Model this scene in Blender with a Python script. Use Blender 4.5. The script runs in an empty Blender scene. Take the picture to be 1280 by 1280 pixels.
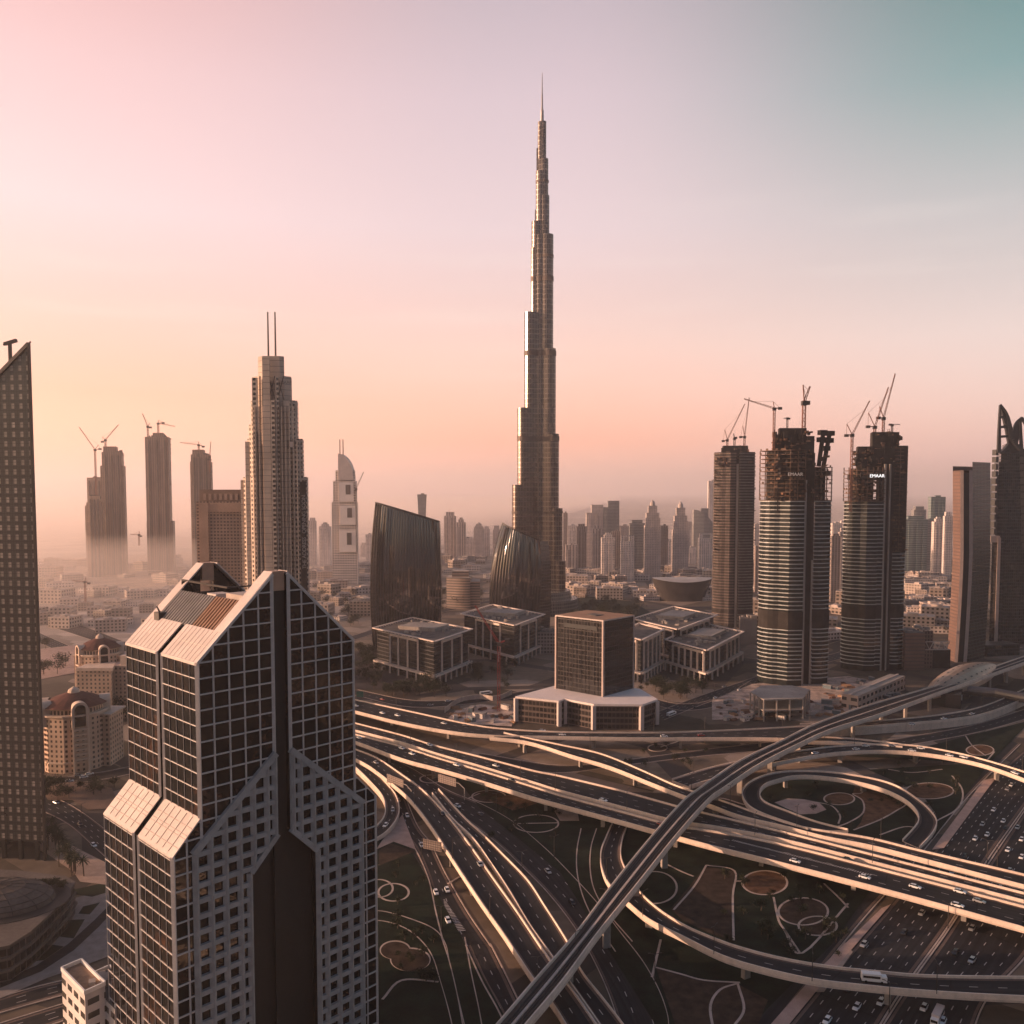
import bpy, math, random
from mathutils import Vector
R = math.radians
random.seed(7)
scn = bpy.context.scene
COL = scn.collection
# ------------------------------------------------------------------ camera
HC, FOC, PCX, PCY = 186.0, 1100.0, 640.0, 680.0
TP = 66.0/1100.0
CP, SP = 1/math.hypot(1, TP), TP/math.hypot(1, TP)
cam = bpy.data.objects.new('camera', bpy.data.cameras.new('camera'))
COL.objects.link(cam)
cam.location = (0, 0, HC)
cam.rotation_euler = (math.pi/2-math.atan(TP), 0, 0)
cam.data.sensor_width = 36.0
cam.data.lens = 36.0*FOC/1280
cam.data.shift_y = (PCY-640)/1280
cam.data.clip_start = 1.0
cam.data.clip_end = 120000
scn.camera = cam
# ------------------------------------------------------------------ exposure, sampling
scn.view_settings.view_transform = 'Standard'
scn.view_settings.look = 'None'
scn.view_settings.exposure = 0.74
scn.view_settings.gamma = 1.0
scn.view_settings.use_curve_mapping = False
scn.cycles.use_denoising = True
scn.cycles.max_bounces = 6
scn.cycles.diffuse_bounces = 2
scn.cycles.glossy_bounces = 3
scn.cycles.volume_bounces = 3
scn.cycles.sample_clamp_indirect = 4.0
# ------------------------------------------------------------------ sun and sky
SUN_AZ, SUN_EL = -93.0, 10.0          # azimuth clockwise from the view direction, elevation
SUN_DIR = Vector((math.sin(R(SUN_AZ))*math.cos(R(SUN_EL)), math.cos(R(SUN_AZ))*math.cos(R(SUN_EL)), math.sin(R(SUN_EL))))
sl = bpy.data.lights.new('sun', 'SUN')
sl.energy = 5.0
sl.angle = R(0.5)
sl.color = (1.0, 0.61, 0.41)
sun = bpy.data.objects.new('sun', sl)
COL.objects.link(sun)
sun.rotation_euler = SUN_DIR.to_track_quat('Z', 'Y').to_euler()

def lin(r, g, b):
    return tuple((c/12.92 if c <= .04045 else ((c+.055)/1.055)**2.4) for c in (r/255, g/255, b/255))

class NG:
    """a small node-graph writer"""
    def __init__(s, nt):
        s.nt = nt
    def n(s, typ, **kw):
        nd = s.nt.nodes.new(typ)
        for k, v in kw.items():
            setattr(nd, k, v)
        return nd
    def put(s, sock, v):
        if v is None:
            return
        if hasattr(v, 'is_linked'):
            s.nt.links.new(v, sock)
        else:
            if isinstance(v, (tuple, list)) and len(v) == 3 and sock.type == 'RGBA':
                v = (*v, 1)
            sock.default_value = v
    def m(s, op, a, b=None, c=None, clamp=False):
        nd = s.n('ShaderNodeMath', operation=op, use_clamp=clamp)
        s.put(nd.inputs[0], a); s.put(nd.inputs[1], b)
        if c is not None:
            s.put(nd.inputs[2], c)
        return nd.outputs[0]
    def mix(s, f, a, b, blend='MIX'):
        nd = s.n('ShaderNodeMix', data_type='RGBA', blend_type=blend)
        s.put(nd.inputs[0], f); s.put(nd.inputs[6], a); s.put(nd.inputs[7], b)
        return nd.outputs[2]
    def ramp(s, f, stops, interp='LINEAR'):
        nd = s.n('ShaderNodeValToRGB')
        cr = nd.color_ramp
        cr.interpolation = interp
        while len(cr.elements) < len(stops):
            cr.elements.new(0.5)
        for e, (p, c) in zip(cr.elements, stops):
            e.position = p
            e.color = (*c, 1) if len(c) == 3 else c
        s.put(nd.inputs[0], f)
        return nd.outputs[0]
    def smooth(s, v, a, b):
        nd = s.n('ShaderNodeMapRange', interpolation_type='SMOOTHSTEP')
        s.put(nd.inputs[0], v); nd.inputs[1].default_value = a; nd.inputs[2].default_value = b
        return nd.outputs[0]

w = bpy.data.worlds.new('World')
scn.world = w
w.use_nodes = True
w.node_tree.nodes.clear()
g = NG(w.node_tree)
tc = g.n('ShaderNodeTexCoord')
sx = g.n('ShaderNodeSeparateXYZ')
g.put(sx.inputs[0], tc.outputs['Generated'])
dx, dy, dz = sx.outputs
# elevation 0..1 over 0..45 degrees; a dawn gradient, warm towards the sun, teal away from it, dim behind
el = g.m('DIVIDE', g.m('ARCSINE', dz), R(45), clamp=True)
hor = g.m('SQRT', g.m('MAXIMUM', g.m('SUBTRACT', 1.0, g.m('MULTIPLY', dz, dz)), 1e-4))
side = g.m('DIVIDE', dx, hor)
ahead = g.m('DIVIDE', dy, hor)
warm = g.ramp(el, [(0.0, lin(255, 206, 176)), (0.13, lin(252, 168, 136)), (0.22, lin(248, 188, 168)), (0.36, lin(248, 208, 204)), (0.52, lin(240, 190, 184)), (0.66, lin(228, 162, 150)), (0.76, lin(66, 76, 104)), (1.0, lin(30, 68, 108))])
mid = g.ramp(el, [(0.0, lin(246, 186, 166)), (0.07, lin(250, 168, 140)), (0.20, lin(244, 196, 180)), (0.36, lin(230, 200, 199)), (0.52, lin(214, 187, 190)), (0.66, lin(188, 166, 170)), (0.76, lin(50, 72, 98)), (1.0, lin(26, 68, 110))])
cool = g.ramp(el, [(0.0, lin(232, 182, 176)), (0.08, lin(230, 186, 176)), (0.20, lin(226, 198, 190)), (0.34, lin(190, 180, 174)), (0.50, lin(106, 142, 132)), (0.66, lin(10, 96, 76)), (0.76, lin(24, 62, 66)), (1.0, lin(22, 68, 100))])
c = g.mix(g.smooth(side, -0.50, 0.02), warm, mid)
c = g.mix(g.smooth(side, 0.04, 0.54), c, cool)
low = g.m('MULTIPLY', g.smooth(el, 0.30, 0.0), g.smooth(ahead, -0.2, 0.5))
bs = g.n('ShaderNodeVectorMath', operation='SCALE')
g.put(bs.inputs[0], c); g.put(bs.inputs['Scale'], g.m('ADD', 1.0, g.m('MULTIPLY', low, 0.36)))
c = bs.outputs[0]
back = g.ramp(el, [(0.0, lin(58, 62, 74)), (0.3, lin(46, 60, 78)), (0.8, lin(30, 62, 98))])
c = g.mix(g.smooth(ahead, 0.62, -0.45), c, back)
wisp = g.n('ShaderNodeTexNoise')
mp = g.n('ShaderNodeMapping')
mp.inputs['Scale'].default_value = (2.2, 2.2, 26)
g.put(mp.inputs[0], tc.outputs['Generated']); g.put(wisp.inputs['Vector'], mp.outputs[0])
wisp.inputs['Scale'].default_value = 1.7; wisp.inputs['Detail'].default_value = 5
wf = g.m('MULTIPLY', g.smooth(wisp.outputs[0], 0.52, 0.78), g.m('MULTIPLY', g.smooth(dz, 0.05, 0.16), g.smooth(dz, 0.36, 0.2)))
c = g.mix(g.m('MULTIPLY', wf, 0.16), c, lin(255, 236, 222))
# the sun's own glow in the low air
dt = g.n('ShaderNodeVectorMath', operation='DOT_PRODUCT')
g.put(dt.inputs[0], tc.outputs['Generated']); dt.inputs[1].default_value = SUN_DIR
glow = g.m('POWER', g.m('MAXIMUM', dt.outputs['Value'], 0.0), 6.0)
c = g.mix(g.m('MULTIPLY', glow, 0.55, clamp=True), c, (1.1, 0.56, 0.40))
# bright misty air low on the left horizon
d2 = g.n('ShaderNodeVectorMath', operation='DOT_PRODUCT')
g.put(d2.inputs[0], tc.outputs['Generated'])
d2.inputs[1].default_value = (math.sin(R(-36)), math.cos(R(-36)), 0.0)
mist = g.m('MULTIPLY', g.m('POWER', g.m('MAXIMUM', d2.outputs['Value'], 0.0), 14.0), g.smooth(el, 0.20, 0.0))
c = g.mix(g.m('MULTIPLY', mist, 1.1, clamp=True), c, (1.7, 0.58, 0.34))
bg1 = g.n('ShaderNodeBackground')
g.put(bg1.inputs[0], c)
bg1.inputs[1].default_value = 0.60
sky = g.n('ShaderNodeTexSky', sky_type='NISHITA')
sky.sun_disc = False
sky.sun_elevation = R(SUN_EL)
sky.sun_rotation = R(SUN_AZ)
sky.dust_density = 4.0
bg2 = g.n('ShaderNodeBackground')
g.put(bg2.inputs[0], sky.outputs[0])
bg2.inputs[1].default_value = 0.05
ad = g.n('ShaderNodeAddShader')
g.put(ad.inputs[0], bg1.outputs[0]); g.put(ad.inputs[1], bg2.outputs[0])
wo = g.n('ShaderNodeOutputWorld')
g.put(wo.inputs[0], ad.outputs[0])

# ------------------------------------------------------------------ picture point -> place
def ray(px, py):
    a, b = (px-PCX)/FOC, (PCY-py)/FOC
    return Vector((a, CP+b*SP, -SP+b*CP))
def G(px, py, z=0.0):
    r = ray(px, py)
    t = (z-HC)/r.z
    return Vector((r.x*t, r.y*t, z))
def XW(px, Y, z):
    return (px-PCX)/FOC*(Y*CP+(HC-z)*SP)
def ZW(py, Y):
    r = ray(640, py)
    return HC+r.z/r.y*Y

# ------------------------------------------------------------------ mesh builder
class MB:
    def __init__(s):
        s.v, s.f, s.uv, s.mi = [], [], [], []
    def face(s, pts, uvs=None, mi=0):
        i = len(s.v)
        s.v.extend([tuple(p) for p in pts])
        s.f.append(tuple(range(i, i+len(pts))))
        s.uv.extend(uvs if uvs else [(p[0], p[1]) for p in pts])
        s.mi.append(mi)
    def quad_uv(s, a, b, c_, d, u0, u1, v0, v1, mi=0):
        s.face((a, b, c_, d), [(u0, v0), (u1, v0), (u1, v1), (u0, v1)], mi)
    def prism(s, pts, z0, z1, mw=0, mr=1, cap=True, bot=False):
        """vertical prism; z1 a number or a function of (x, y); uv in metres"""
        n = len(pts)
        zt = z1 if callable(z1) else (lambda x, y: z1)
        u = 0.0
        for i in range(n):
            a, b = pts[i], pts[(i+1) % n]
            L = math.hypot(b[0]-a[0], b[1]-a[1])
            za, zb = zt(*a), zt(*b)
            s.face(((a[0], a[1], z0), (b[0], b[1], z0), (b[0], b[1], zb), (a[0], a[1], za)), [(u, z0), (u+L, z0), (u+L, zb), (u, za)], mw)
            u += L
        if cap:
            s.face([(p[0], p[1], zt(*p)) for p in pts], None, mr)
        if bot:
            s.face([(p[0], p[1], z0) for p in reversed(pts)], None, mr)
    def box(s, cx, cy, hx, hy, z0, z1, ang=0.0, mw=0, mr=0, bot=True):
        ca, sa = math.cos(ang), math.sin(ang)
        P = [(cx+ca*i*hx-sa*j*hy, cy+sa*i*hx+ca*j*hy) for i, j in ((-1, -1), (1, -1), (1, 1), (-1, 1))]
        s.prism(P, z0, z1, mw, mr, True, bot)
    def beam(s, p0, p1, w, h=None, mi=0):
        p0, p1 = Vector(p0), Vector(p1)
        h = h or w
        d = p1-p0
        L = d.length
        if L < 1e-6:
            return
        d /= L
        up = Vector((0, 0, 1)) if abs(d.z) < .95 else Vector((0, 1, 0))
        sd = d.cross(up).normalized()
        up = sd.cross(d)
        q = [sd*(w/2)*i+up*(h/2)*j for i, j in ((-1, -1), (1, -1), (1, 1), (-1, 1))]
        for i in range(4):
            a, b = q[i], q[(i+1) % 4]
            s.quad_uv(p0+a, p0+b, p1+b, p1+a, 0, w, 0, L, mi)
        s.face([p0+k for k in reversed(q)], None, mi)
        s.face([p1+k for k in q], None, mi)
    def cyl(s, p0, p1, r0, r1, n=10, mi=0, cap=True):
        p0, p1 = Vector(p0), Vector(p1)
        d = (p1-p0)
        L = d.length
        d /= L
        up = Vector((0, 0, 1)) if abs(d.z) < .95 else Vector((1, 0, 0))
        a = d.cross(up).normalized()
        b = a.cross(d)
        A = [(a*math.cos(2*math.pi*i/n)+b*math.sin(2*math.pi*i/n)) for i in range(n)]
        c0 = 2*math.pi*max(r0, r1)/n
        for i in range(n):
            j = (i+1) % n
            s.quad_uv(p0+A[j]*r0, p0+A[i]*r0, p1+A[i]*r1, p1+A[j]*r1, c0*(i+1), c0*i, 0, L, mi)
        if cap:
            s.face([p1+k*r1 for k in reversed(A)], None, mi)
            s.face([p0+k*r0 for k in A], None, mi)
    def obj(s, name, mats, parent=None, loc=None, smooth=False):
        mats = mats if isinstance(mats, (list, tuple)) else [mats]
        me = bpy.data.meshes.new(name)
        off = Vector((0, 0, 0))
        p = parent
        if parent is not None:
            while p is not None:
                off += p.location
                p = p.parent
        elif loc is not None:
            off = Vector(loc)
        me.from_pydata([(a[0]-off.x, a[1]-off.y, a[2]-off.z) for a in s.v], [], s.f)
        ul = me.uv_layers.new(name='UVMap')
        flat = []
        for q in s.uv:
            flat.extend(q)
        ul.data.foreach_set('uv', flat)
        for m_ in mats:
            me.materials.append(m_)
        nm = len(mats)
        me.polygons.foreach_set('material_index', [min(k, nm-1) for k in s.mi])
        if smooth:
            me.polygons.foreach_set('use_smooth', [True]*len(s.f))
        me.update()
        o = bpy.data.objects.new(name, me)
        COL.objects.link(o)
        if parent is not None:
            o.parent = parent
        elif loc is not None:
            o.location = loc
        return o

def tag(o, label, cat, group=None):
    o['label'] = label
    o['category'] = cat
    if group:
        o['group'] = group
    return o
def thing(name, label, cat, loc, group=None):
    o = bpy.data.objects.new(name, None)
    COL.objects.link(o)
    o.location = loc
    o.empty_display_size = 1
    return tag(o, label, cat, group)
def struct(o):
    o['kind'] = 'structure'
    return o
def dup(root, loc, rotz=0.0, label=None, group=None, scale=1.0):
    r = root.copy()
    COL.objects.link(r)
    r.location = loc
    r.rotation_euler = (0, 0, rotz)
    r.scale = (scale, scale, scale)
    if label:
        r['label'] = label
    if group:
        r['group'] = group
    for ch in list(root.children):
        cc = ch.copy()
        COL.objects.link(cc)
        cc.parent = r
        for gc in list(ch.children):
            dd = gc.copy()
            COL.objects.link(dd)
            dd.parent = cc
    return r

# ------------------------------------------------------------------ materials
def mat(name, col, rough=0.8, metal=0.0, var=0.12, scale=0.05, stain=0.0, spec=0.5):
    """plain surface with two octaves of wear in object space"""
    m_ = bpy.data.materials.new(name)
    m_.use_nodes = True
    q = NG(m_.node_tree)
    b = m_.node_tree.nodes['Principled BSDF']
    t = q.n('ShaderNodeTexCoord')
    n1 = q.n('ShaderNodeTexNoise'); n1.inputs['Scale'].default_value = scale; n1.inputs['Detail'].default_value = 6
    q.put(n1.inputs['Vector'], t.outputs['Object'])
    n2 = q.n('ShaderNodeTexNoise'); n2.inputs['Scale'].default_value = scale*14; n2.inputs['Detail'].default_value = 3
    q.put(n2.inputs['Vector'], t.outputs['Object'])
    f = q.m('ADD', q.m('MULTIPLY', n1.outputs[0], 0.65), q.m('MULTIPLY', n2.outputs[0], 0.35))
    lo = tuple(k*(1-2.2*var) for k in col); hi = tuple(min(1, k*(1+2.2*var)) for k in col)
    cc = q.ramp(f, [(0.3, lo), (0.7, hi)])
    if stain:
        n3 = q.n('ShaderNodeTexNoise'); n3.inputs['Scale'].default_value = 0.25; n3.inputs['Detail'].default_value = 4
        mp_ = q.n('ShaderNodeMapping'); mp_.inputs['Scale'].default_value = (1, 1, 0.12)
        q.put(mp_.inputs[0], t.outputs['Object']); q.put(n3.inputs['Vector'], mp_.outputs[0])
        cc = q.mix(q.m('MULTIPLY', q.smooth(n3.outputs[0], 0.5, 0.75), stain), cc, tuple(k*0.45 for k in col))
    q.put(b.inputs['Base Color'], cc)
    b.inputs['Roughness'].default_value = rough
    b.inputs['Metallic'].default_value = metal
    b.inputs['Specular IOR Level'].default_value = spec if rough < .7 else min(spec, .12)
    return m_

def facade(name, wall, glass, fh=3.6, bw=3.0, wh=0.6, ww=0.6, grough=0.12, gmetal=0.0, wrough=0.75, rnd=0.5, band=None, wmetal=0.0, gspec=0.6, joint=None):
    """wall with window openings laid out in metres along the wall and up it"""
    m_ = bpy.data.materials.new(name)
    m_.use_nodes = True
    q = NG(m_.node_tree)
    b = m_.node_tree.nodes['Principled BSDF']
    uvn = q.n('ShaderNodeUVMap'); uvn.uv_map = 'UVMap'
    sp_ = q.n('ShaderNodeSeparateXYZ'); q.put(sp_.inputs[0], uvn.outputs[0])
    u = q.m('DIVIDE', sp_.outputs[0], bw); v = q.m('DIVIDE', sp_.outputs[1], fh)
    fu, fv = q.m('FRACT', u), q.m('FRACT', v)
    mk = q.m('MULTIPLY', q.m('LESS_THAN', q.m('ABSOLUTE', q.m('SUBTRACT', fu, 0.5)), ww/2), q.m('LESS_THAN', q.m('ABSOLUTE', q.m('SUBTRACT', fv, 0.5)), wh/2))
    if band:                         # every band[0] floors a blank plant floor
        k = q.m('LESS_THAN', q.m('FRACT', q.m('DIVIDE', v, band[0])), band[1]/band[0])
        mk = q.m('MULTIPLY', mk, q.m('SUBTRACT', 1.0, k))
    cb = q.n('ShaderNodeCombineXYZ'); q.put(cb.inputs[0], q.m('FLOOR', u)); q.put(cb.inputs[1], q.m('FLOOR', v))
    wn = q.n('ShaderNodeTexWhiteNoise', noise_dimensions='2D'); q.put(wn.inputs['Vector'], cb.outputs[0])
    t = q.n('ShaderNodeTexCoord')
    n1 = q.n('ShaderNodeTexNoise'); n1.inputs['Scale'].default_value = 0.06; n1.inputs['Detail'].default_value = 6
    q.put(n1.inputs['Vector'], t.outputs['Object'])
    wc = q.ramp(n1.outputs[0], [(0.3, tuple(k*0.78 for k in wall)), (0.7, tuple(min(1, k*1.2) for k in wall))])
    gc = q.mix(q.m('MULTIPLY', q.m('POWER', wn.outputs[0], 2.5), rnd), glass, tuple(min(1, k*3.5+0.015) for k in glass))
    colr = q.mix(mk, wc, gc)
    if joint:                        # panel joints, joint = (columns, rows) per bay
        ja = q.m('LESS_THAN', q.m('FRACT', q.m('MULTIPLY', u, joint[0])), .13*joint[0]*.5)
        jb = q.m('LESS_THAN', q.m('FRACT', q.m('MULTIPLY', v, joint[1])), .13*joint[1]*.6)
        colr = q.mix(q.m('MULTIPLY', q.m('MAXIMUM', ja, jb), .8), colr, tuple(k*.3 for k in wall))
    q.put(b.inputs['Base Color'], colr)
    q.put(b.inputs['Roughness'], q.m('ADD', q.m('MULTIPLY', mk, grough-wrough), wrough))
    q.put(b.inputs['Metallic'], q.m('ADD', q.m('MULTIPLY', mk, gmetal-wmetal), wmetal))
    b.inputs['Specular IOR Level'].default_value = gspec
    return m_

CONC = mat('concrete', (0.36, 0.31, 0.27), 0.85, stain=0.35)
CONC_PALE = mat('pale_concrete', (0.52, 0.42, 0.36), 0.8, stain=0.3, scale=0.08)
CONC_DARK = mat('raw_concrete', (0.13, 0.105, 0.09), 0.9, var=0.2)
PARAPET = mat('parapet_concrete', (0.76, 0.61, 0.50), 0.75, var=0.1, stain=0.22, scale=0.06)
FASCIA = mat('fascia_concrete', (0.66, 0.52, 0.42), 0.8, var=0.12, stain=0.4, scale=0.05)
ASPHALT = mat('asphalt', (0.036, 0.034, 0.035), 0.85, var=0.24, scale=0.05)
ASPHALT_WORN = mat('worn_asphalt', (0.06, 0.05, 0.046), 0.85, var=0.2, scale=0.04)
PAINT = mat('road_paint', (0.42, 0.38, 0.35), 0.6, var=0.15, scale=0.3)
KERB = mat('kerb_stone', (0.46, 0.36, 0.30), 0.8, var=0.15, scale=0.1)
SHOULDER = mat('road_shoulder', (0.15, 0.105, 0.085), 0.85, var=0.2, scale=0.05)
DGLASS = mat('dark_glass', (0.010, 0.011, 0.013), 0.06, 0.0, 0.25, 0.03, spec=0.45)
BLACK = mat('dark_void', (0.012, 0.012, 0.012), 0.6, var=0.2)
STEEL = mat('dark_steel', (0.06, 0.05, 0.045), 0.55, 0.4, 0.2, 0.2)
ROOFGREY = mat('roof_gravel', (0.14, 0.12, 0.105), 0.9, var=0.25, scale=0.12)
CREAM = mat('cream_panel', (0.58, 0.48, 0.43), 0.55, var=0.07, scale=0.1, stain=0.25)
WHITE = mat('white_paint', (0.78, 0.74, 0.7), 0.45, var=0.05, scale=0.2)
RUST = mat('rust_paint', (0.30, 0.12, 0.07), 0.65, var=0.2, scale=0.3)
CRANERED = mat('crane_red', (0.36, 0.05, 0.035), 0.55, var=0.12, scale=0.3)
def pane_glass(name, col, cell, ax, warm):
    """dark glazing whose panes differ a little in painted warm reflection, polish and tilt"""
    m_ = bpy.data.materials.new(name)
    m_.use_nodes = True
    q = NG(m_.node_tree)
    b = m_.node_tree.nodes['Principled BSDF']
    ge = q.n('ShaderNodeNewGeometry')
    sp_ = q.n('ShaderNodeSeparateXYZ'); q.put(sp_.inputs[0], ge.outputs['Position'])
    u = q.m('ADD', q.m('MULTIPLY', sp_.outputs[0], ax[0]), q.m('MULTIPLY', sp_.outputs[1], ax[1]))
    v_ = q.m('ADD', q.m('MULTIPLY', sp_.outputs[0], -ax[1]), q.m('MULTIPLY', sp_.outputs[1], ax[0]))
    cb = q.n('ShaderNodeCombineXYZ')
    q.put(cb.inputs[0], q.m('FLOOR', q.m('DIVIDE', u, cell))); q.put(cb.inputs[1], q.m('FLOOR', q.m('DIVIDE', sp_.outputs[2], cell))); q.put(cb.inputs[2], q.m('FLOOR', q.m('DIVIDE', v_, cell)))
    wn = q.n('ShaderNodeTexWhiteNoise', noise_dimensions='3D'); q.put(wn.inputs['Vector'], cb.outputs[0])
    n1 = q.n('ShaderNodeTexNoise'); n1.inputs['Scale'].default_value = .045; n1.inputs['Detail'].default_value = 5
    q.put(n1.inputs['Vector'], ge.outputs['Position'])
    f = q.m('MULTIPLY', q.m('POWER', wn.outputs[0], 1.6), q.smooth(n1.outputs[0], .42, .68))
    n3 = q.n('ShaderNodeTexNoise'); n3.inputs['Scale'].default_value = .9; n3.inputs['Detail'].default_value = 4
    q.put(n3.inputs['Vector'], ge.outputs['Position'])
    f = q.m('MULTIPLY', f, q.smooth(n3.outputs[0], .35, .65))
    q.put(b.inputs['Base Color'], q.mix(f, col, warm))  # patches of warm reflection painted into some panes
    q.put(b.inputs['Roughness'], q.m('ADD', .03, q.m('MULTIPLY', wn.outputs[0], .10)))
    bp = q.n('ShaderNodeBump'); bp.inputs['Strength'].default_value = .25; bp.inputs['Distance'].default_value = .25
    n2 = q.n('ShaderNodeTexNoise'); n2.inputs['Scale'].default_value = .22; n2.inputs['Detail'].default_value = 2
    q.put(n2.inputs['Vector'], ge.outputs['Position']); q.put(bp.inputs['Height'], n2.outputs[0]); q.put(b.inputs['Normal'], bp.outputs[0])
    b.inputs['Specular IOR Level'].default_value = .6
    return m_
def asphalt(name, col):
    """tar laid in lanes: wheel tracks and oil lines along it, joints and patches across"""
    m_ = bpy.data.materials.new(name)
    m_.use_nodes = True
    q = NG(m_.node_tree)
    b = m_.node_tree.nodes['Principled BSDF']
    uvn = q.n('ShaderNodeUVMap'); uvn.uv_map = 'UVMap'
    sp_ = q.n('ShaderNodeSeparateXYZ'); q.put(sp_.inputs[0], uvn.outputs[0])
    cb = q.n('ShaderNodeCombineXYZ'); q.put(cb.inputs[0], q.m('MULTIPLY', sp_.outputs[0], .012)); q.put(cb.inputs[1], q.m('MULTIPLY', sp_.outputs[1], .55))
    n1 = q.n('ShaderNodeTexNoise'); n1.inputs['Scale'].default_value = 1.0; n1.inputs['Detail'].default_value = 4
    q.put(n1.inputs['Vector'], cb.outputs[0])
    t = q.n('ShaderNodeTexCoord')
    n2 = q.n('ShaderNodeTexNoise'); n2.inputs['Scale'].default_value = .06; n2.inputs['Detail'].default_value = 8
    q.put(n2.inputs['Vector'], t.outputs['Object'])
    f = q.m('ADD', q.m('MULTIPLY', n1.outputs[0], .6), q.m('MULTIPLY', n2.outputs[0], .4))
    cc = q.ramp(f, [(.3, tuple(k*.5 for k in col)), (.5, col), (.72, tuple(k*1.9 for k in col))])
    jt = q.m('LESS_THAN', q.m('FRACT', q.m('DIVIDE', sp_.outputs[0], 38.0)), .014)
    cc = q.mix(q.m('MULTIPLY', jt, .7), cc, (.010, .010, .010))
    q.put(b.inputs['Base Color'], cc)
    b.inputs['Roughness'].default_value = .8
    b.inputs['Specular IOR Level'].default_value = .15
    return m_
ASPHALT = asphalt('asphalt', (0.024, 0.023, 0.024))
LAWN = mat('lawn_grass', (0.013, 0.019, 0.011), 0.95, var=0.34, scale=0.11)
LEAF = mat('leaf', (0.030, 0.034, 0.018), 0.8, var=0.3, scale=0.4)
BARK = mat('bark', (0.10, 0.07, 0.05), 0.9, var=0.2, scale=0.5)
# ------------------------------------------------------------------ ground, haze
def ground_material():
    m_ = bpy.data.materials.new('city_ground')
    m_.use_nodes = True
    q = NG(m_.node_tree)
    b = m_.node_tree.nodes['Principled BSDF']
    t = q.n('ShaderNodeTexCoord')
    mp_ = q.n('ShaderNodeMapping'); mp_.inputs['Rotation'].default_value = (0, 0, R(38))
    q.put(mp_.inputs[0], t.outputs['Object'])
    v1 = q.n('ShaderNodeTexVoronoi', distance='CHEBYCHEV'); v1.inputs['Scale'].default_value = 1/70
    q.put(v1.inputs['Vector'], mp_.outputs[0])
    v2 = q.n('ShaderNodeTexVoronoi', feature='DISTANCE_TO_EDGE'); v2.inputs['Scale'].default_value = 1/130
    q.put(v2.inputs['Vector'], mp_.outputs[0])
    n1 = q.n('ShaderNodeTexNoise'); n1.inputs['Scale'].default_value = 0.011; n1.inputs['Detail'].default_value = 10; n1.inputs['Roughness'].default_value = 0.65
    q.put(n1.inputs['Vector'], t.outputs['Object'])
    n2 = q.n('ShaderNodeTexNoise'); n2.inputs['Scale'].default_value = 0.12; n2.inputs['Detail'].default_value = 6
    q.put(n2.inputs['Vector'], t.outputs['Object'])
    sp_ = q.n('ShaderNodeSeparateColor'); q.put(sp_.inputs[0], v1.outputs['Color'])
    f = q.m('ADD', q.m('MULTIPLY', sp_.outputs[0], 0.45), q.m('ADD', q.m('MULTIPLY', n1.outputs[0], 0.45), q.m('MULTIPLY', n2.outputs[0], 0.2)))
    cc = q.ramp(f, [(0.25, (0.035, 0.032, 0.022)), (0.42, (0.09, 0.07, 0.05)), (0.58, (0.17, 0.125, 0.09)), (0.72, (0.28, 0.21, 0.16)), (0.88, (0.40, 0.31, 0.25))])
    rd = q.m('LESS_THAN', v2.outputs['Distance'], 0.05)
    cc = q.mix(q.m('MULTIPLY', rd, 0.85), cc, (0.06, 0.05, 0.045))
    # pale desert sand far off and at left, with haze put into the colour
    so = q.n('ShaderNodeSeparateXYZ'); q.put(so.inputs[0], t.outputs['Object'])
    dst = q.m('MAXIMUM', q.smooth(so.outputs[1], 1500, 3200), q.m('MULTIPLY', q.smooth(so.outputs[0], -60, -420), q.m('MULTIPLY', q.smooth(so.outputs[1], 700, 1150), 0.8)))
    sand = q.ramp(q.m('ADD', q.m('MULTIPLY', n1.outputs[0], 0.6), q.m('MULTIPLY', sp_.outputs[0], 0.4)), [(0.2, (0.30, 0.23, 0.18)), (0.5, (0.52, 0.41, 0.33)), (0.8, (0.68, 0.56, 0.47))])
    cc = q.mix(q.m('MULTIPLY', dst, 0.9), cc, sand)
    q.put(b.inputs['Base Color'], cc)
    b.inputs['Roughness'].default_value = 0.95
    b.inputs['Specular IOR Level'].default_value = 0.1
    return m_
mb = MB()
S = 30000
mb.face(((-S, -500, 0), (S, -500, 0), (S, 45000, 0), (-S, 45000, 0)))
struct(mb.obj('ground', ground_material()))

hm = bpy.data.materials.new('haze_air')
hm.use_nodes = True
hm.node_tree.nodes.clear()
q = NG(hm.node_tree)
pv = q.n('ShaderNodeVolumePrincipled')
pv.inputs['Color'].default_value = (1.0, 0.93, 0.92, 1)
pv.inputs['Density'].default_value = 0.8e-4
pv.inputs['Anisotropy'].default_value = 0.52
q.put(q.n('ShaderNodeOutputMaterial').inputs['Volume'], pv.outputs[0])
mb = MB()
mb.box(0, 22250, S+30, 22780, -1.0, 850.0)
o = mb.obj('haze', hm)
o['kind'] = 'stuff'

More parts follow.
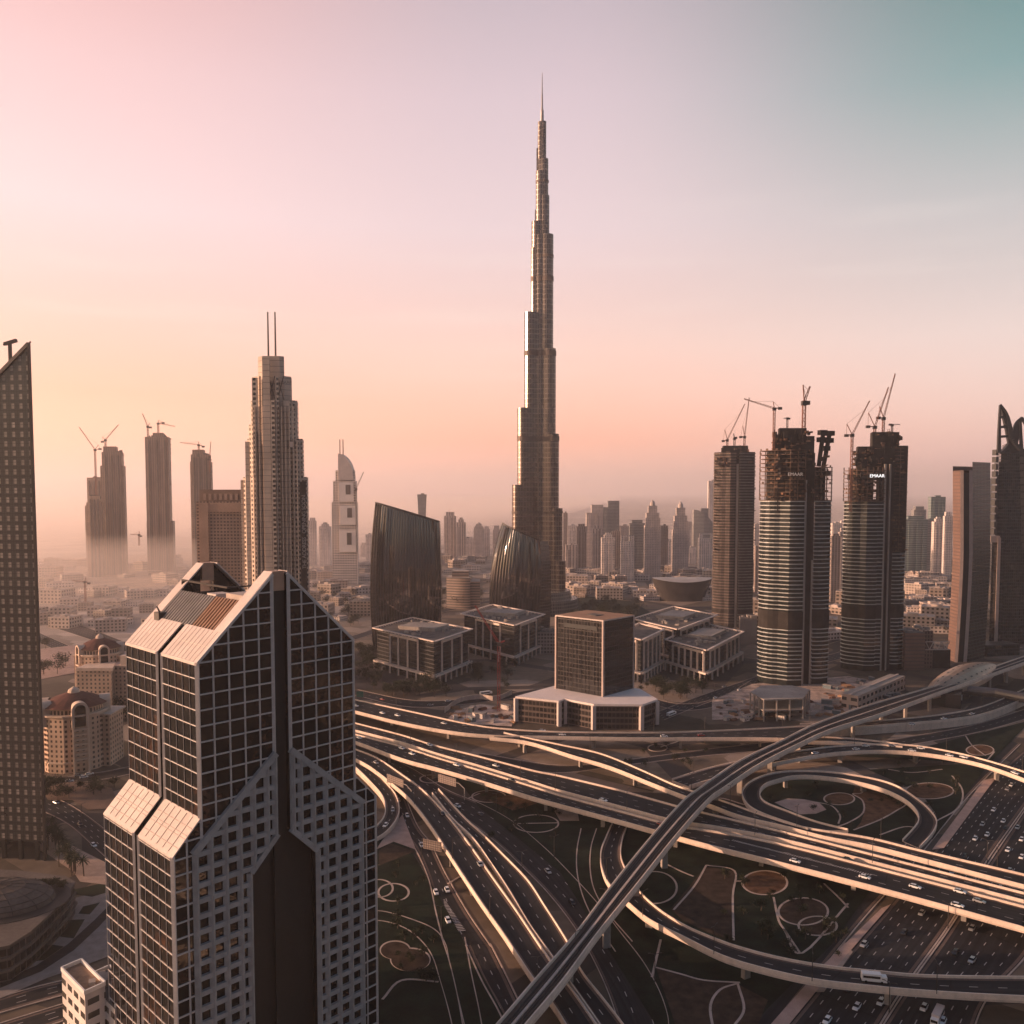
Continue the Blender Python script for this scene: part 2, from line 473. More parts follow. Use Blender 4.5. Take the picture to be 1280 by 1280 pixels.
# low bank of ground mist on the plain at left
mm_ = bpy.data.materials.new('ground_mist')
mm_.use_nodes = True
mm_.node_tree.nodes.clear()
q = NG(mm_.node_tree)
pv = q.n('ShaderNodeVolumePrincipled')
pv.inputs['Color'].default_value = (1.0, 0.90, 0.84, 1)
pv.inputs['Density'].default_value = 7e-4
pv.inputs['Anisotropy'].default_value = 0.45
q.put(q.n('ShaderNodeOutputMaterial').inputs['Volume'], pv.outputs[0])
mb = MB()
ol = [(-2600, 950), (-800, 900), (-430, 1150), (-330, 1700), (-260, 2600), (300, 6000), (2500, 20000), (-12000, 20000), (-5000, 5000)]
prof_ = [(0.5, 0), (30, 20), (62, 90), (92, 230)]
rings_ = []
cx_, cy_ = -1500, 3200
for z, ins in prof_:
    rr_ = []
    for x, y in ol:
        L_ = math.hypot(x-cx_, y-cy_)
        rr_.append((x-(x-cx_)/L_*ins, y-(y-cy_)/L_*ins, z))
    rings_.append(rr_)
for a, b in zip(rings_[:-1], rings_[1:]):
    for i in range(len(a)):
        j = (i+1) % len(a)
        mb.face((a[i], b[i], b[j], a[j]))
mb.face(rings_[0]); mb.face(list(reversed(rings_[-1])))
o = mb.obj('mist', mm_)
o['kind'] = 'stuff'
# make the shell watertight for the volume
import bmesh
bm_ = bmesh.new(); bm_.from_mesh(o.data); bmesh.ops.remove_doubles(bm_, verts=bm_.verts, dist=.01); bmesh.ops.recalc_face_normals(bm_, faces=bm_.faces); bm_.to_mesh(o.data); bm_.free()

LAYER = [0.05]
def patch(name, px, material, z=None, kind='structure', label=None):
    """flat sheet on the ground with its outline given as picture points"""
    if z is None:
        LAYER[0] += 0.006
        z = LAYER[0]
    m2 = MB()
    P = [G(a, b, z) for a, b in px]
    ar = sum(P[i].x*P[(i+1) % len(P)].y-P[(i+1) % len(P)].x*P[i].y for i in range(len(P)))
    if ar < 0:
        P.reverse()
    m2.face(P)
    o_ = m2.obj(name, material)
    o_['kind'] = kind
    return o_
def crom(P, n):
    """Catmull-Rom through tuples"""
    out = []
    k = len(P)
    for i in range(k-1):
        p0 = P[i-1] if i else tuple(2*a-b for a, b in zip(P[0], P[1]))
        p1, p2 = P[i], P[i+1]
        p3 = P[i+2] if i+2 < k else tuple(2*a-b for a, b in zip(P[-1], P[-2]))
        for j in range(n):
            t = j/n
            out.append(tuple(0.5*(2*b+(c_-a)*t+(2*a-5*b+4*c_-d)*t*t+(3*b-a-3*c_+d)*t**3) for a, b, c_, d in zip(p0, p1, p2, p3)))
    out.append(P[-1])
    return out
def kerb_line(px, w_=0.95, h_=0.3, close=False, z=0.06, n=5, material=None, mbx=None):
    P = crom([tuple(G(a, b, z)) for a, b in (list(px)+[px[0]] if close else px)], n)
    m2 = mbx or MB()
    for a, b in zip(P[:-1], P[1:]):
        m2.beam((a[0], a[1], z+h_/2), (b[0], b[1], z+h_/2), w_, h_)
    return m2
def ring_px(cx_, cy_, rx, ry, n=28):
    return [(cx_+rx*math.cos(2*math.pi*i/n), cy_+ry*math.sin(2*math.pi*i/n)) for i in range(n)]
# ------------------------------------------------------------------ roads and flyovers
ROADS = {}
RUN_ON = {'A': (110, 0), 'M1': (110, 320), 'M2': (110, 320), 'B': (0, 320), 'C2': (0, 260), 'N2': (0, 300), 'V': (150, 260), 'S_in': (300, 120), 'S_out': (300, 120), 'D': (0, 200), 'E': (0, 200), 'F1': (90, 120), 'F2': (0, 120), 'Gr': (60, 120)}
def sweep(m2, A, B, mi=0):
    """skin two polylines of equal length"""
    u = 0
    for i in range(len(A)-1):
        L = (Vector(A[i+1])-Vector(A[i])).length
        h_ = (Vector(B[i])-Vector(A[i])).length
        m2.quad_uv(A[i], A[i+1], B[i+1], B[i], u, u+L, 0, h_, mi)
        u += L
def lerp2(a, b, t):
    return (a[0]+(b[0]-a[0])*t, a[1]+(b[1]-a[1])*t)
def road(key, name, label, st, n=8, elevated=True, lanes=2, dash=True, pier=45, par=(1, 1), fas=1.7, wall=False, surf=None, kerbs=True, par_h=1.05, lod=0.0, pier0=0.5):
    W = []
    for xf, yf, xn, yn, z in st:
        if elevated:
            a, b = G(xf, yf, z+1.0), G(xn, yn, z-0.8)
        else:
            a, b = G(xf, yf, z), G(xn, yn, z)
        W.append((a.x, a.y, b.x, b.y, z))
    e0, e1 = RUN_ON.get(key, (0, 0))      # the road runs on beyond the traced stretch
    for e, i, j in ((e0, 0, 1), (e1, -1, -2)):
        if e:
            p, q_ = W[i], W[j]
            L = math.hypot((p[0]+p[2]-q_[0]-q_[2])/2, (p[1]+p[3]-q_[1]-q_[3])/2)
            mx, my = ((p[0]+p[2]-q_[0]-q_[2])/2/L*e, (p[1]+p[3]-q_[1]-q_[3])/2/L*e)
            nw = (p[0]+mx, p[1]+my, p[2]+mx, p[3]+my, p[4])
            if i == 0:
                W.insert(0, nw)
            else:
                W.append(nw)
    W = crom(W, n)
    F = [(q_[0], q_[1]) for q_ in W]; N = [(q_[2], q_[3]) for q_ in W]; Z = [q_[4] for q_ in W]
    LAYER[0] += 0.006
    zo = 0.0 if elevated else LAYER[0]
    mid = [((a[0]+b[0])/2, (a[1]+b[1])/2, z+zo) for a, b, z in zip(F, N, Z)]
    ROADS[key] = (F, N, [z+zo for z in Z], mid)
    k = len(mid)//2
    surf = surf or ASPHALT
    if elevated:
        root = thing(name, label, 'flyover', (mid[k][0], mid[k][1], 0))
    m2 = MB()
    wd = [max(2.0, math.hypot(a[0]-b[0], a[1]-b[1])) for a, b in zip(F, N)]
    def P(i, t, dz=0.0):
        a = lerp2(F[i], N[i], t)
        return (a[0], a[1], Z[i]+zo+dz)
    rng = range(len(F))
    sweep(m2, [P(i, 0) for i in rng], [P(i, 1) for i in rng], 0)
    if elevated:
        bt = (lambda i: -Z[i]+0.02) if wall else (lambda i: -fas)
        sweep(m2, [P(i, 0, bt(i)) for i in rng], [P(i, 1, bt(i)) for i in rng], 1)
        sweep(m2, [P(i, 0, bt(i)) for i in rng], [P(i, 0) for i in rng], 1)
        sweep(m2, [P(i, 1, bt(i)) for i in rng], [P(i, 1) for i in rng], 1)
        for i in (0, len(F)-1):
            m2.face((P(i, 0, bt(i)), P(i, 1, bt(i)), P(i, 1), P(i, 0)), None, 1)
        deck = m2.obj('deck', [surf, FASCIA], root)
    else:
        root = m2.obj(name, surf)
        root['kind'] = 'structure'
    for e in (0, 1):
        sh = MB()
        s0 = [(0.5/wd[i] if e == 0 else 1-0.5/wd[i]) for i in rng]
        s1 = [(min(.3, 1.7/wd[i]) if e == 0 else 1-min(.3, 1.7/wd[i])) for i in rng]
        sweep(sh, [P(i, s0[i], .012) for i in rng], [P(i, s1[i], .012) for i in rng])
        sh.obj('road_shoulder', SHOULDER, root)
    if elevated:
        for e in (0, 1):
            if not par[e]:
                continue
            m3 = MB()
            t0 = [(-.12/wd[i] if e == 0 else 1+.12/wd[i]) for i in rng]
            t1 = [(.38/wd[i] if e == 0 else 1-.38/wd[i]) for i in rng]
            lo = [P(i, t0[i], -0.9) for i in rng]; o1 = [P(i, t0[i], par_h) for i in rng]
            i1 = [P(i, t1[i], par_h) for i in rng]; i0 = [P(i, t1[i], 0.01) for i in rng]
            sweep(m3, lo, o1); sweep(m3, o1, i1); sweep(m3, i1, i0)
            for i in (0, len(F)-1):
                m3.face((lo[i], o1[i], i1[i], i0[i]))
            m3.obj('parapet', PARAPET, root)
    elif kerbs:
        for e in (0, 1):
            if par[e]:
                m3 = MB()
                sweep(m3, [P(i, e, .0) for i in rng], [P(i, e, .2) for i in rng])
                t_ = [(-.6/wd[i] if e == 0 else 1+.6/wd[i]) for i in rng]
                sweep(m3, [P(i, e, .2) for i in rng], [P(i, t_[i], .2) for i in rng])
                sweep(m3, [P(i, t_[i], .2) for i in rng], [P(i, t_[i], -.05) for i in rng])
                m3.obj('kerb', KERB, root)
    if dash:
        m4 = MB()
        for l in range(1, lanes):
            s = 0.0; on = True
            for i in range(len(F)-1):
                a, b = Vector(P(i, l/lanes, .03)), Vector(P(i+1, l/lanes, .03))
                L = (b-a).length
                if L < .01:
                    continue
                x = 0.0
                d_ = (b-a)/L
                nn = Vector((-d_.y, d_.x, 0))*0.16
                while x < L:
                    rem = (3.2 if on else 7.0)-s
                    st_ = min(rem, L-x)
                    if on:
                        p, q_ = a+d_*x, a+d_*(x+st_)
                        m4.face((p-nn, q_-nn, q_+nn, p+nn))
                    x += st_; s += st_
                    if s >= (3.2 if on else 7.0)-1e-6:
                        s = 0.0; on = not on
        if m4.f:
            m4.obj('lane_marking', PAINT, root)
    if elevated and pier and not wall:
        s = pier*pier0
        for i in range(len(F)-1):
            a, b = Vector(mid[i]), Vector(mid[i+1])
            L = (b-a).length
            s += L
            if s >= pier and Z[i] > 3.5:
                s = 0
                m5 = MB()
                c_ = a
                zc = Z[i]-fas
                d_ = (Vector(F[i])-Vector(N[i])).normalized()
                hw = min(wd[i]*.32, 6)
                m5.box(c_.x, c_.y, 1.0, 1.5, 0, zc-1.6, math.atan2(d_.y, d_.x)+math.pi/2)
                ca = math.atan2(d_.y, d_.x)
                e1 = (d_.x*hw, d_.y*hw)
                sdv = (-d_.y*1.1, d_.x*1.1)
                for sg in (-1, 1):
                    m5.face(((c_.x-e1[0]*.35+sg*sdv[0], c_.y-e1[1]*.35+sg*sdv[1], zc-2.2), (c_.x+e1[0]*.35+sg*sdv[0], c_.y+e1[1]*.35+sg*sdv[1], zc-2.2), (c_.x+e1[0]+sg*sdv[0], c_.y+e1[1]+sg*sdv[1], zc), (c_.x-e1[0]+sg*sdv[0], c_.y-e1[1]+sg*sdv[1], zc)))
                for sg in (-1, 1):
                    m5.face(((c_.x+sg*e1[0]*.35+sdv[0], c_.y+sg*e1[1]*.35+sdv[1], zc-2.2), (c_.x+sg*e1[0]*.35-sdv[0], c_.y+sg*e1[1]*.35-sdv[1], zc-2.2), (c_.x+sg*e1[0]-sdv[0], c_.y+sg*e1[1]-sdv[1], zc), (c_.x+sg*e1[0]+sdv[0], c_.y+sg*e1[1]+sdv[1], zc)))
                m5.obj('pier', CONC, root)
    return root

# ---- ground-level carriageways first
H9 = 0.0
road('S_in', 'motorway', '', [(1330, 893, 1345, 902, 0), (1245, 970, 1300, 979, 0), (1170, 1060, 1232, 1077, 0), (1114, 1130, 1188, 1152, 0), (1045, 1210, 1125, 1240, 0), (985, 1282, 1072, 1325, 0), (880, 1405, 985, 1460, 0)], elevated=False, lanes=6, par=(0, 1), n=10)
road('S_out', 'motorway', '', [(1350, 903, 1400, 925, 0), (1303, 981, 1375, 1003, 0), (1237, 1079, 1330, 1110, 0), (1193, 1153, 1285, 1190, 0), (1130, 1243, 1232, 1250, 0), (1077, 1327, 1200, 1330, 0), (990, 1462, 1120, 1480, 0)], elevated=False, lanes=6, par=(1, 1), n=10)
road('T', 'service_road', '', [(1260, 925, 1275, 930, 0), (1196, 985, 1213, 992, 0), (1120, 1070, 1140, 1080, 0), (1057, 1131, 1084, 1142, 0), (1001, 1192, 1030, 1208, 0), (930, 1275, 965, 1290, 0), (840, 1390, 880, 1410, 0)], elevated=False, lanes=2, n=8, dash=False)
road('E', 'service_road', '', [(1035, 936, 1030, 946, 0), (1080, 930, 1080, 939, 0), (1150, 919, 1155, 928, 0), (1230, 903, 1240, 911, 0), (1330, 870, 1340, 880, 0)], elevated=False, lanes=2, n=6)
road('Q', 'service_road', '', [(600, 942, 590, 950, 0), (700, 957, 690, 966, 0), (783, 950, 785, 956, 0), (875, 938, 880, 945, 0), (960, 928, 965, 938, 0), (1040, 922, 1045, 930, 0)], elevated=False, lanes=2, n=6, dash=False)
road('Gr', 'slip_road', '', [(430, 925, 430, 940, 0), (505, 956, 490, 966, 0), (557, 987, 530, 996, 0), (600, 1005, 575, 1020, 0), (640, 1027, 620, 1052, 0), (680, 1060, 655, 1085, 0), (712, 1092, 687, 1118, 0), (745, 1128, 718, 1158, 0), (775, 1166, 745, 1205, 0), (808, 1210, 768, 1260, 0), (832, 1262, 786, 1330, 0), (840, 1330, 790, 1400, 0)], elevated=False, lanes=3, n=8)
road('N1', 'slip_road', '', [(745, 1036, 727, 1036, 0), (738, 1060, 722, 1062, 0), (737, 1088, 722, 1090, 0), (743, 1115, 729, 1120, 0), (760, 1143, 743, 1150, 0), (790, 1178, 770, 1190, 0)], elevated=False, lanes=1, n=7)
road('H', 'slip_road', '', [(502, 985, 486, 990, 0), (520, 1030, 497, 1030, 0), (538, 1055, 519, 1060, 0), (555, 1090, 536, 1098, 0), (582, 1138, 546, 1142, 0), (613, 1184, 556, 1182, 0)], elevated=False, lanes=2, n=7)
road('Ha', 'slip_road', '', [(580, 1172, 553, 1172, 0), (588, 1215, 563, 1205, 0), (598, 1262, 573, 1248, 0), (606, 1310, 582, 1300, 0), (614, 1360, 590, 1360, 0)], elevated=False, lanes=2, n=6)
road('Hb', 'slip_road', '', [(612, 1180, 583, 1182, 0), (632, 1220, 603, 1226, 0), (652, 1262, 626, 1268, 0), (680, 1320, 652, 1330, 0)], elevated=False, lanes=2, n=6)
road('K', 'slip_road', '', [(440, 1140, 430, 1152, 0), (478, 1140, 475, 1151, 0), (517, 1151, 506, 1160, 0), (543, 1163, 527, 1176, 0), (556, 1180, 541, 1196, 0), (562, 1205, 550, 1224, 0), (572, 1248, 561, 1262, 0), (584, 1300, 572, 1310, 0)], elevated=False, lanes=1, n=7, dash=False)
# streets of the district behind the interchange
road('B1', 'street', '', [(445, 862, 440, 868, 0), (520, 876, 515, 884, 0), (600, 872, 605, 878, 0), (680, 860, 685, 866, 0), (760, 905, 760, 909, 0)][:4], elevated=False, lanes=2, n=6)
road('B2', 'street', '', [(822, 890, 830, 900, 0), (870, 872, 880, 880, 0), (925, 853, 938, 860, 0), (985, 833, 998, 839, 0), (1050, 815, 1060, 821, 0)], elevated=False, lanes=4, n=6)
road('B3', 'street', '', [(800, 868, 798, 874, 0), (850, 880, 850, 888, 0), (900, 872, 905, 880, 0), (940, 850, 950, 856, 0)], elevated=False, lanes=2, n=5)
# left side, beyond the near hotel tower
road('L1', 'street', '', [(40, 985, 40, 1008, 0), (90, 1008, 85, 1030, 0), (135, 1040, 128, 1068, 0), (180, 1075, 175, 1105, 0)], elevated=False, lanes=4, n=6)
road('L2', 'street', '', [(20, 968, 20, 974, 0), (75, 972, 75, 980, 0), (130, 965, 132, 974, 0), (180, 955, 185, 963, 0)], elevated=False, lanes=2, n=5, dash=False)
road('L3', 'highway', '', [(20, 752, 20, 764, 0), (60, 768, 55, 780, 0), (110, 785, 105, 797, 0), (165, 806, 165, 818, 0), (230, 830, 230, 845, 0)], elevated=False, lanes=5, n=5)
road('L4', 'highway', '', [(20, 778, 20, 788, 0), (60, 796, 55, 806, 0), (110, 818, 105, 828, 0), (165, 846, 165, 858, 0)], elevated=False, lanes=5, n=5)
road('L5', 'street', '', [(-20, 1255, -20, 1272, 0), (40, 1236, 50, 1252, 0), (100, 1222, 110, 1236, 0), (160, 1210, 170, 1222, 0)], elevated=False, lanes=3, n=5)
road('L6', 'street', '', [(-30, 1290, -20, 1310, 0), (40, 1268, 50, 1286, 0), (100, 1250, 110, 1266, 0), (160, 1235, 170, 1250, 0)], elevated=False, lanes=3, n=5)
road('X1', 'avenue', '', [(440, 795, 440, 801, 0), (560, 760, 560, 764, 0), (640, 747, 640, 750, 0), (760, 735, 760, 738, 0), (900, 745, 900, 748, 0)], elevated=False, lanes=3, n=5, dash=False)
road('X2', 'avenue', '', [(1040, 800, 1036, 805, 0), (1110, 780, 1110, 784, 0), (1190, 765, 1190, 769, 0), (1290, 745, 1290, 749, 0)], elevated=False, lanes=3, n=5, dash=False)

# ---- flyovers
A_st = [(400, 864, 400, 881, 9), (440, 873, 440, 890, 9), (515, 889, 500, 905, 9), (590, 905, 565, 917, 9), (640, 911, 620, 922, 9), (700, 914, 680, 923, 9), (800, 915, 790, 925, 9), (860, 914, 860, 925, 9), (950, 910, 950, 925, 9), (1020, 906, 1015, 927, 9)]
road('A', 'flyover', 'topmost flyover of the interchange passing just below the white podium of the dark office cube', A_st, lanes=3, pier=55)
road('C1', 'flyover', 'short flyover deck leaving the topmost flyover just right of the metro viaduct', [(1022, 920, 1010, 929, 8.8), (1060, 922, 1060, 930, 8.6), (1100, 926, 1095, 933, 8.4), (1130, 930, 1128, 936, 8.4)], lanes=2, pier=0)
road('C2', 'flyover', 'curved flyover arching over the loop ramp and the motorway at right', [(840, 973, 862, 985, 2), (895, 957, 925, 967, 5), (960, 944, 990, 952, 7.5), (1010, 936, 1050, 943, 8.4), (1060, 931, 1110, 941, 8.4), (1130, 930, 1160, 945, 8.4), (1190, 939, 1215, 955, 8.4), (1245, 953, 1260, 969, 8.4), (1300, 971, 1310, 990, 8.4), (1380, 1005, 1385, 1030, 8.4)], lanes=3, pier=50)
road('D', 'flyover', 'walled ramp curving up towards the golden metro station shell', [(1000, 904, 1000, 915, 6), (1050, 903, 1050, 912, 6), (1110, 899, 1110, 908, 6), (1180, 892, 1190, 901, 6), (1235, 880, 1240, 891, 6), (1300, 852, 1305, 864, 6)], lanes=2, pier=0, wall=True)
road('L', 'loop_ramp', 'loop ramp circling the round brown and green lawn', [(1150, 1058, 1128, 1053, 0.6), (1166, 1040, 1142, 1038, 1.5), (1171, 1025, 1148, 1028, 2.5), (1162, 1011, 1145, 1016, 3.5), (1147, 998, 1130, 1002, 4.5), (1120, 981, 1100, 988, 5.8), (1085, 971, 1060, 978, 7), (1035, 964, 1020, 973, 8), (990, 963, 992, 973, 8), (960, 967, 974, 977, 8), (938, 976, 957, 983, 8), (928, 988, 950, 993, 8), (932, 1002, 956, 1005, 8), (945, 1012, 985, 1017, 8), (970, 1022, 1020, 1030, 8), (1010, 1035, 1060, 1040, 8)], lanes=1, dash=False, pier=45, n=6)
road('B', 'flyover', 'branch flyover splitting from the topmost one and dipping under the metro viaduct', [(630, 915, 612, 924, 9), (652, 920, 660, 930, 9), (700, 930, 715, 947, 8.8), (750, 941, 762, 961, 8.4), (800, 961, 812, 981, 8), (840, 979, 850, 996, 8), (872, 990, 885, 1008, 8), (900, 999, 925, 1023, 8), (960, 1020, 980, 1036, 8), (1010, 1034, 1030, 1049, 8), (1085, 1046, 1090, 1061, 8), (1151, 1062, 1160, 1079, 8), (1280, 1092, 1285, 1112, 8), (1400, 1121, 1410, 1143, 8)], lanes=2, pier=48)
road('M1', 'flyover', 'inner carriageway of the long main flyover, between two bright parapets', [(390, 889, 390, 900, 9), (440, 902, 440, 914, 9), (502, 918, 501, 930, 9), (540, 930, 545, 944, 9), (600, 945, 600, 960, 8.6), (665, 962, 665, 980, 8.2), (700, 969, 700, 991, 8), (775, 987, 775, 1011, 8), (840, 1005, 840, 1028, 8), (897, 1019, 897, 1037, 8), (980, 1039, 980, 1053, 8), (1130, 1077, 1130, 1091, 8), (1280, 1115, 1280, 1130, 8), (1400, 1145, 1400, 1161, 8)], lanes=3, pier=0)
road('M2', 'flyover', 'outer carriageway of the long main flyover, lowest of its three parallel decks', [(390, 902, 390, 914, 9), (440, 916, 440, 928, 9), (501, 932, 502, 951, 9), (545, 946, 546, 963, 9), (600, 962, 601, 979, 8.6), (665, 982, 664, 999, 8.2), (700, 993, 700, 1009, 8), (775, 1013, 770, 1028, 8), (840, 1030, 835, 1046, 8), (897, 1039, 890, 1061, 8), (980, 1055, 975, 1082, 8), (1130, 1093, 1125, 1121, 8), (1280, 1132, 1280, 1164, 8), (1400, 1163, 1400, 1197, 8)], lanes=3, pier=42)
road('F1', 'flyover', 'left flyover of the fan of roads sweeping down beside the dark gabled tower', [(420, 925, 415, 937, 5), (440, 934, 438, 948, 5), (470, 946, 462, 961, 5.5), (502, 967, 487, 980, 6), (530, 988, 510, 1000, 6.5), (562, 1022, 534, 1030, 7), (589, 1057, 558, 1066, 7), (615, 1094, 580, 1100, 7), (643, 1133, 604, 1136, 7), (668, 1170, 630, 1173, 7), (692, 1205, 662, 1222, 7), (722, 1245, 692, 1262, 7), (760, 1300, 728, 1320, 7)], lanes=2, pier=45, n=9)
road('F2', 'flyover', 'right flyover of the fan, with an orange-lit wall, beside the wide slip road', [(548, 985, 540, 994, 6.8), (580, 1020, 565, 1026, 7), (604, 1042, 592, 1052, 7), (628, 1066, 619, 1090, 7), (659, 1098, 637, 1118, 7), (681, 1131, 662, 1160, 7), (709, 1175, 690, 1200, 7), (727, 1212, 712, 1232, 7), (755, 1248, 740, 1272, 7), (795, 1300, 780, 1330, 7)], lanes=2, pier=45, n=9)
road('I', 'ramp', 'curving ramp hugging the right side of the dark gabled tower', [(425, 930, 420, 945, 3), (452, 948, 440, 958, 3), (485, 980, 464, 981, 3), (497, 998, 479, 1000, 3), (498, 1018, 481, 1020, 2.5), (484, 1038, 470, 1036, 2), (462, 1052, 452, 1046, 1)], lanes=2, pier=0, wall=True)
road('N2', 'flyover', 'long curved ramp crossing above the motorway at the bottom right', [(783, 1034, 766, 1030, 0.5), (778, 1048, 758, 1048, 1.2), (776, 1066, 751, 1067, 2.4), (781, 1083, 752, 1088, 3.6), (798, 1111, 762, 1110, 5), (822, 1134, 786, 1133, 6.5), (853, 1154, 812, 1154, 7.5), (886, 1169, 853, 1175, 8), (925, 1183, 899, 1198, 8), (980, 1197, 945, 1213, 8), (1039, 1207, 1015, 1229, 8), (1097, 1213, 1090, 1238, 8), (1158, 1218, 1156, 1244, 8), (1280, 1220, 1282, 1251, 8), (1420, 1218, 1430, 1254, 8)], lanes=2, pier=50, n=7)
# metro viaduct
V_st = [(558, 1352, 594, 1362, 16), (619, 1282, 654, 1291, 16), (672, 1220, 704, 1231, 16), (720, 1165, 750, 1168, 16), (766, 1104, 798, 1108, 16), (814, 1045, 847, 1046, 16), (853, 1001, 886, 1002, 16), (875, 984, 905, 988, 16), (925, 950, 950, 958, 16), (975, 926, 1000, 932, 16), (1020, 904, 1040, 914, 16), (1085, 881, 1100, 895, 16), (1165, 858, 1178, 866, 16), (1230, 837, 1244, 843, 16), (1320, 806, 1330, 812, 16)]
vr = road('V', 'metro_viaduct', 'pale metro viaduct sweeping over every road up to the golden station shell', V_st, lanes=1, dash=False, pier=38, fas=2.2, surf=ASPHALT_WORN, n=8, par_h=1.3)
vr['category'] = 'viaduct'
F, N, Z, mid = ROADS['V']
m2 = MB()
for t in (0.22, 0.36, 0.64, 0.78):
    for i in range(len(F)-1):
        a, b = lerp2(F[i], N[i], t), lerp2(F[i+1], N[i+1], t)
        m2.beam((a[0], a[1], Z[i]+.2), (b[0], b[1], Z[i+1]+.2), 0.22, 0.25)
m2.obj('rail', STEEL, vr)
m2 = MB()
for t in (0.5,):
    for i in range(len(F)-1):
        a, b = lerp2(F[i], N[i], t), lerp2(F[i+1], N[i+1], t)
        m2.beam((a[0], a[1], Z[i]+.3), (b[0], b[1], Z[i+1]+.3), 0.9, 0.6)
m2.obj('walkway', CONC_PALE, vr)

# ---- lawns, sand and kerbs of the interchange
patch('lawn', [(380, 1000), (500, 1040), (560, 1140), (620, 1250), (700, 1400), (330, 1450)], LAWN)
patch('lawn', [(560, 960), (700, 1000), (760, 1020), (900, 1060), (1090, 1110), (1040, 1180), (960, 1260), (900, 1330), (850, 1330), (700, 1090), (600, 1010)], LAWN)
patch('lawn', [(930, 1005), (945, 975), (1000, 966), (1060, 975), (1120, 995), (1145, 1018), (1140, 1055), (1000, 1030)], LAWN)
patch('lawn', [(1085, 962), (1200, 955), (1232, 960), (1165, 1050), (1172, 1020), (1150, 990)], LAWN)
patch('lawn', [(1060, 945), (1150, 935), (1230, 915), (1290, 900), (1235, 955), (1160, 950)], LAWN)
SOIL = mat('ploughed_soil', (0.115, 0.060, 0.034), 0.95, var=0.32, scale=0.25)
SOIL_D = mat('dark_soil', (0.055, 0.036, 0.025), 0.95, var=0.3, scale=0.25)
SAND = mat('pink_sand', (0.46, 0.31, 0.25), 0.95, var=0.1, scale=0.2)
PAVE = mat('pale_paving', (0.36, 0.27, 0.22), 0.85, var=0.12, scale=0.15)
patch('flower_bed', [(1070, 978), (1102, 988), (1132, 1003), (1120, 1014), (1098, 1026), (1067, 1038), (1076, 1028), (1081, 1014), (1078, 1000), (1066, 992)], SOIL)
patch('flower_bed', ring_px(1049, 999, 19, 7.5), SOIL)
patch('flower_bed', ring_px(1162, 989, 30, 10), SOIL)
patch('flower_bed', ring_px(1225, 938, 17, 6.5), SOIL)
patch('sand_ground', [(968, 1003), (985, 998), (1005, 999), (1024, 1003), (1033, 1012), (1020, 1017), (1000, 1018), (982, 1010)], SAND)
patch('flower_bed', [(882, 1083), (918, 1089), (915, 1125), (917, 1176), (886, 1166), (853, 1150), (838, 1136), (860, 1110)], SOIL_D)
patch('flower_bed', ring_px(956, 1104, 28, 15), SOIL)
patch('flower_bed', ring_px(1004, 1140, 31, 17), SOIL_D)
patch('flower_bed', ring_px(1022, 1158, 24, 12), SOIL_D)
patch('flower_bed', ring_px(611, 996, 21, 7.5), SOIL_D)
patch('flower_bed', [(820, 1210), (880, 1226), (920, 1229), (960, 1250), (940, 1300), (850, 1300), (838, 1262)], SOIL_D)
patch('flower_bed', ring_px(494, 1188, 18, 11), SOIL_D)
patch('flower_bed', ring_px(513, 1200, 24, 14), SOIL_D)
patch('paving', [(470, 1062), (478, 1050), (503, 1018), (520, 1062), (492, 1052)], SAND)
patch('paving', [(474, 1063), (488, 1054), (519, 1064), (474, 1082)], SOIL_D)
patch('paving', [(610, 1000), (648, 990), (672, 1004), (642, 1013)], SOIL)
patch('paving', [(560, 1008), (590, 1046), (618, 1086), (634, 1092), (598, 1044), (572, 1018)], SAND)
patch('concrete_apron', [(688, 1005), (720, 1003), (724, 1026), (700, 1026)], PAVE)
patch('concrete_apron', [(1055, 1176), (1066, 1190), (1030, 1240), (1010, 1240)], PAVE)
patch('road_verge', [(1230, 975), (1245, 972), (1180, 1060), (1165, 1062)], SAND)
patch('road_verge', [(1102, 1135), (1114, 1130), (1044, 1210), (985, 1282), (960, 1284), (1030, 1205)], SAND)
mk = MB()
for px_, cl in [(ring_px(1049, 999, 19, 7.5), 1), (ring_px(1162, 989, 30, 10), 1), (ring_px(956, 1104, 28, 15), 1), (ring_px(1004, 1140, 31, 17), 1), (ring_px(1022, 1158, 24, 12), 1),
                (ring_px(611, 996, 21, 7.5), 1), (ring_px(670, 1030, 28, 11), 1), (ring_px(494, 1188, 18, 11), 1), (ring_px(513, 1200, 24, 14), 1), (ring_px(492, 1116, 19, 11), 1), (ring_px(474, 1111, 17, 11), 1), (ring_px(538, 974, 13, 5), 1), (ring_px(1225, 938, 17, 6.5), 1), (ring_px(822, 935, 12, 4.5), 1), (ring_px(818, 1110, 28, 20), 1)]:
    kerb_line(px_, close=True, n=2, mbx=mk)
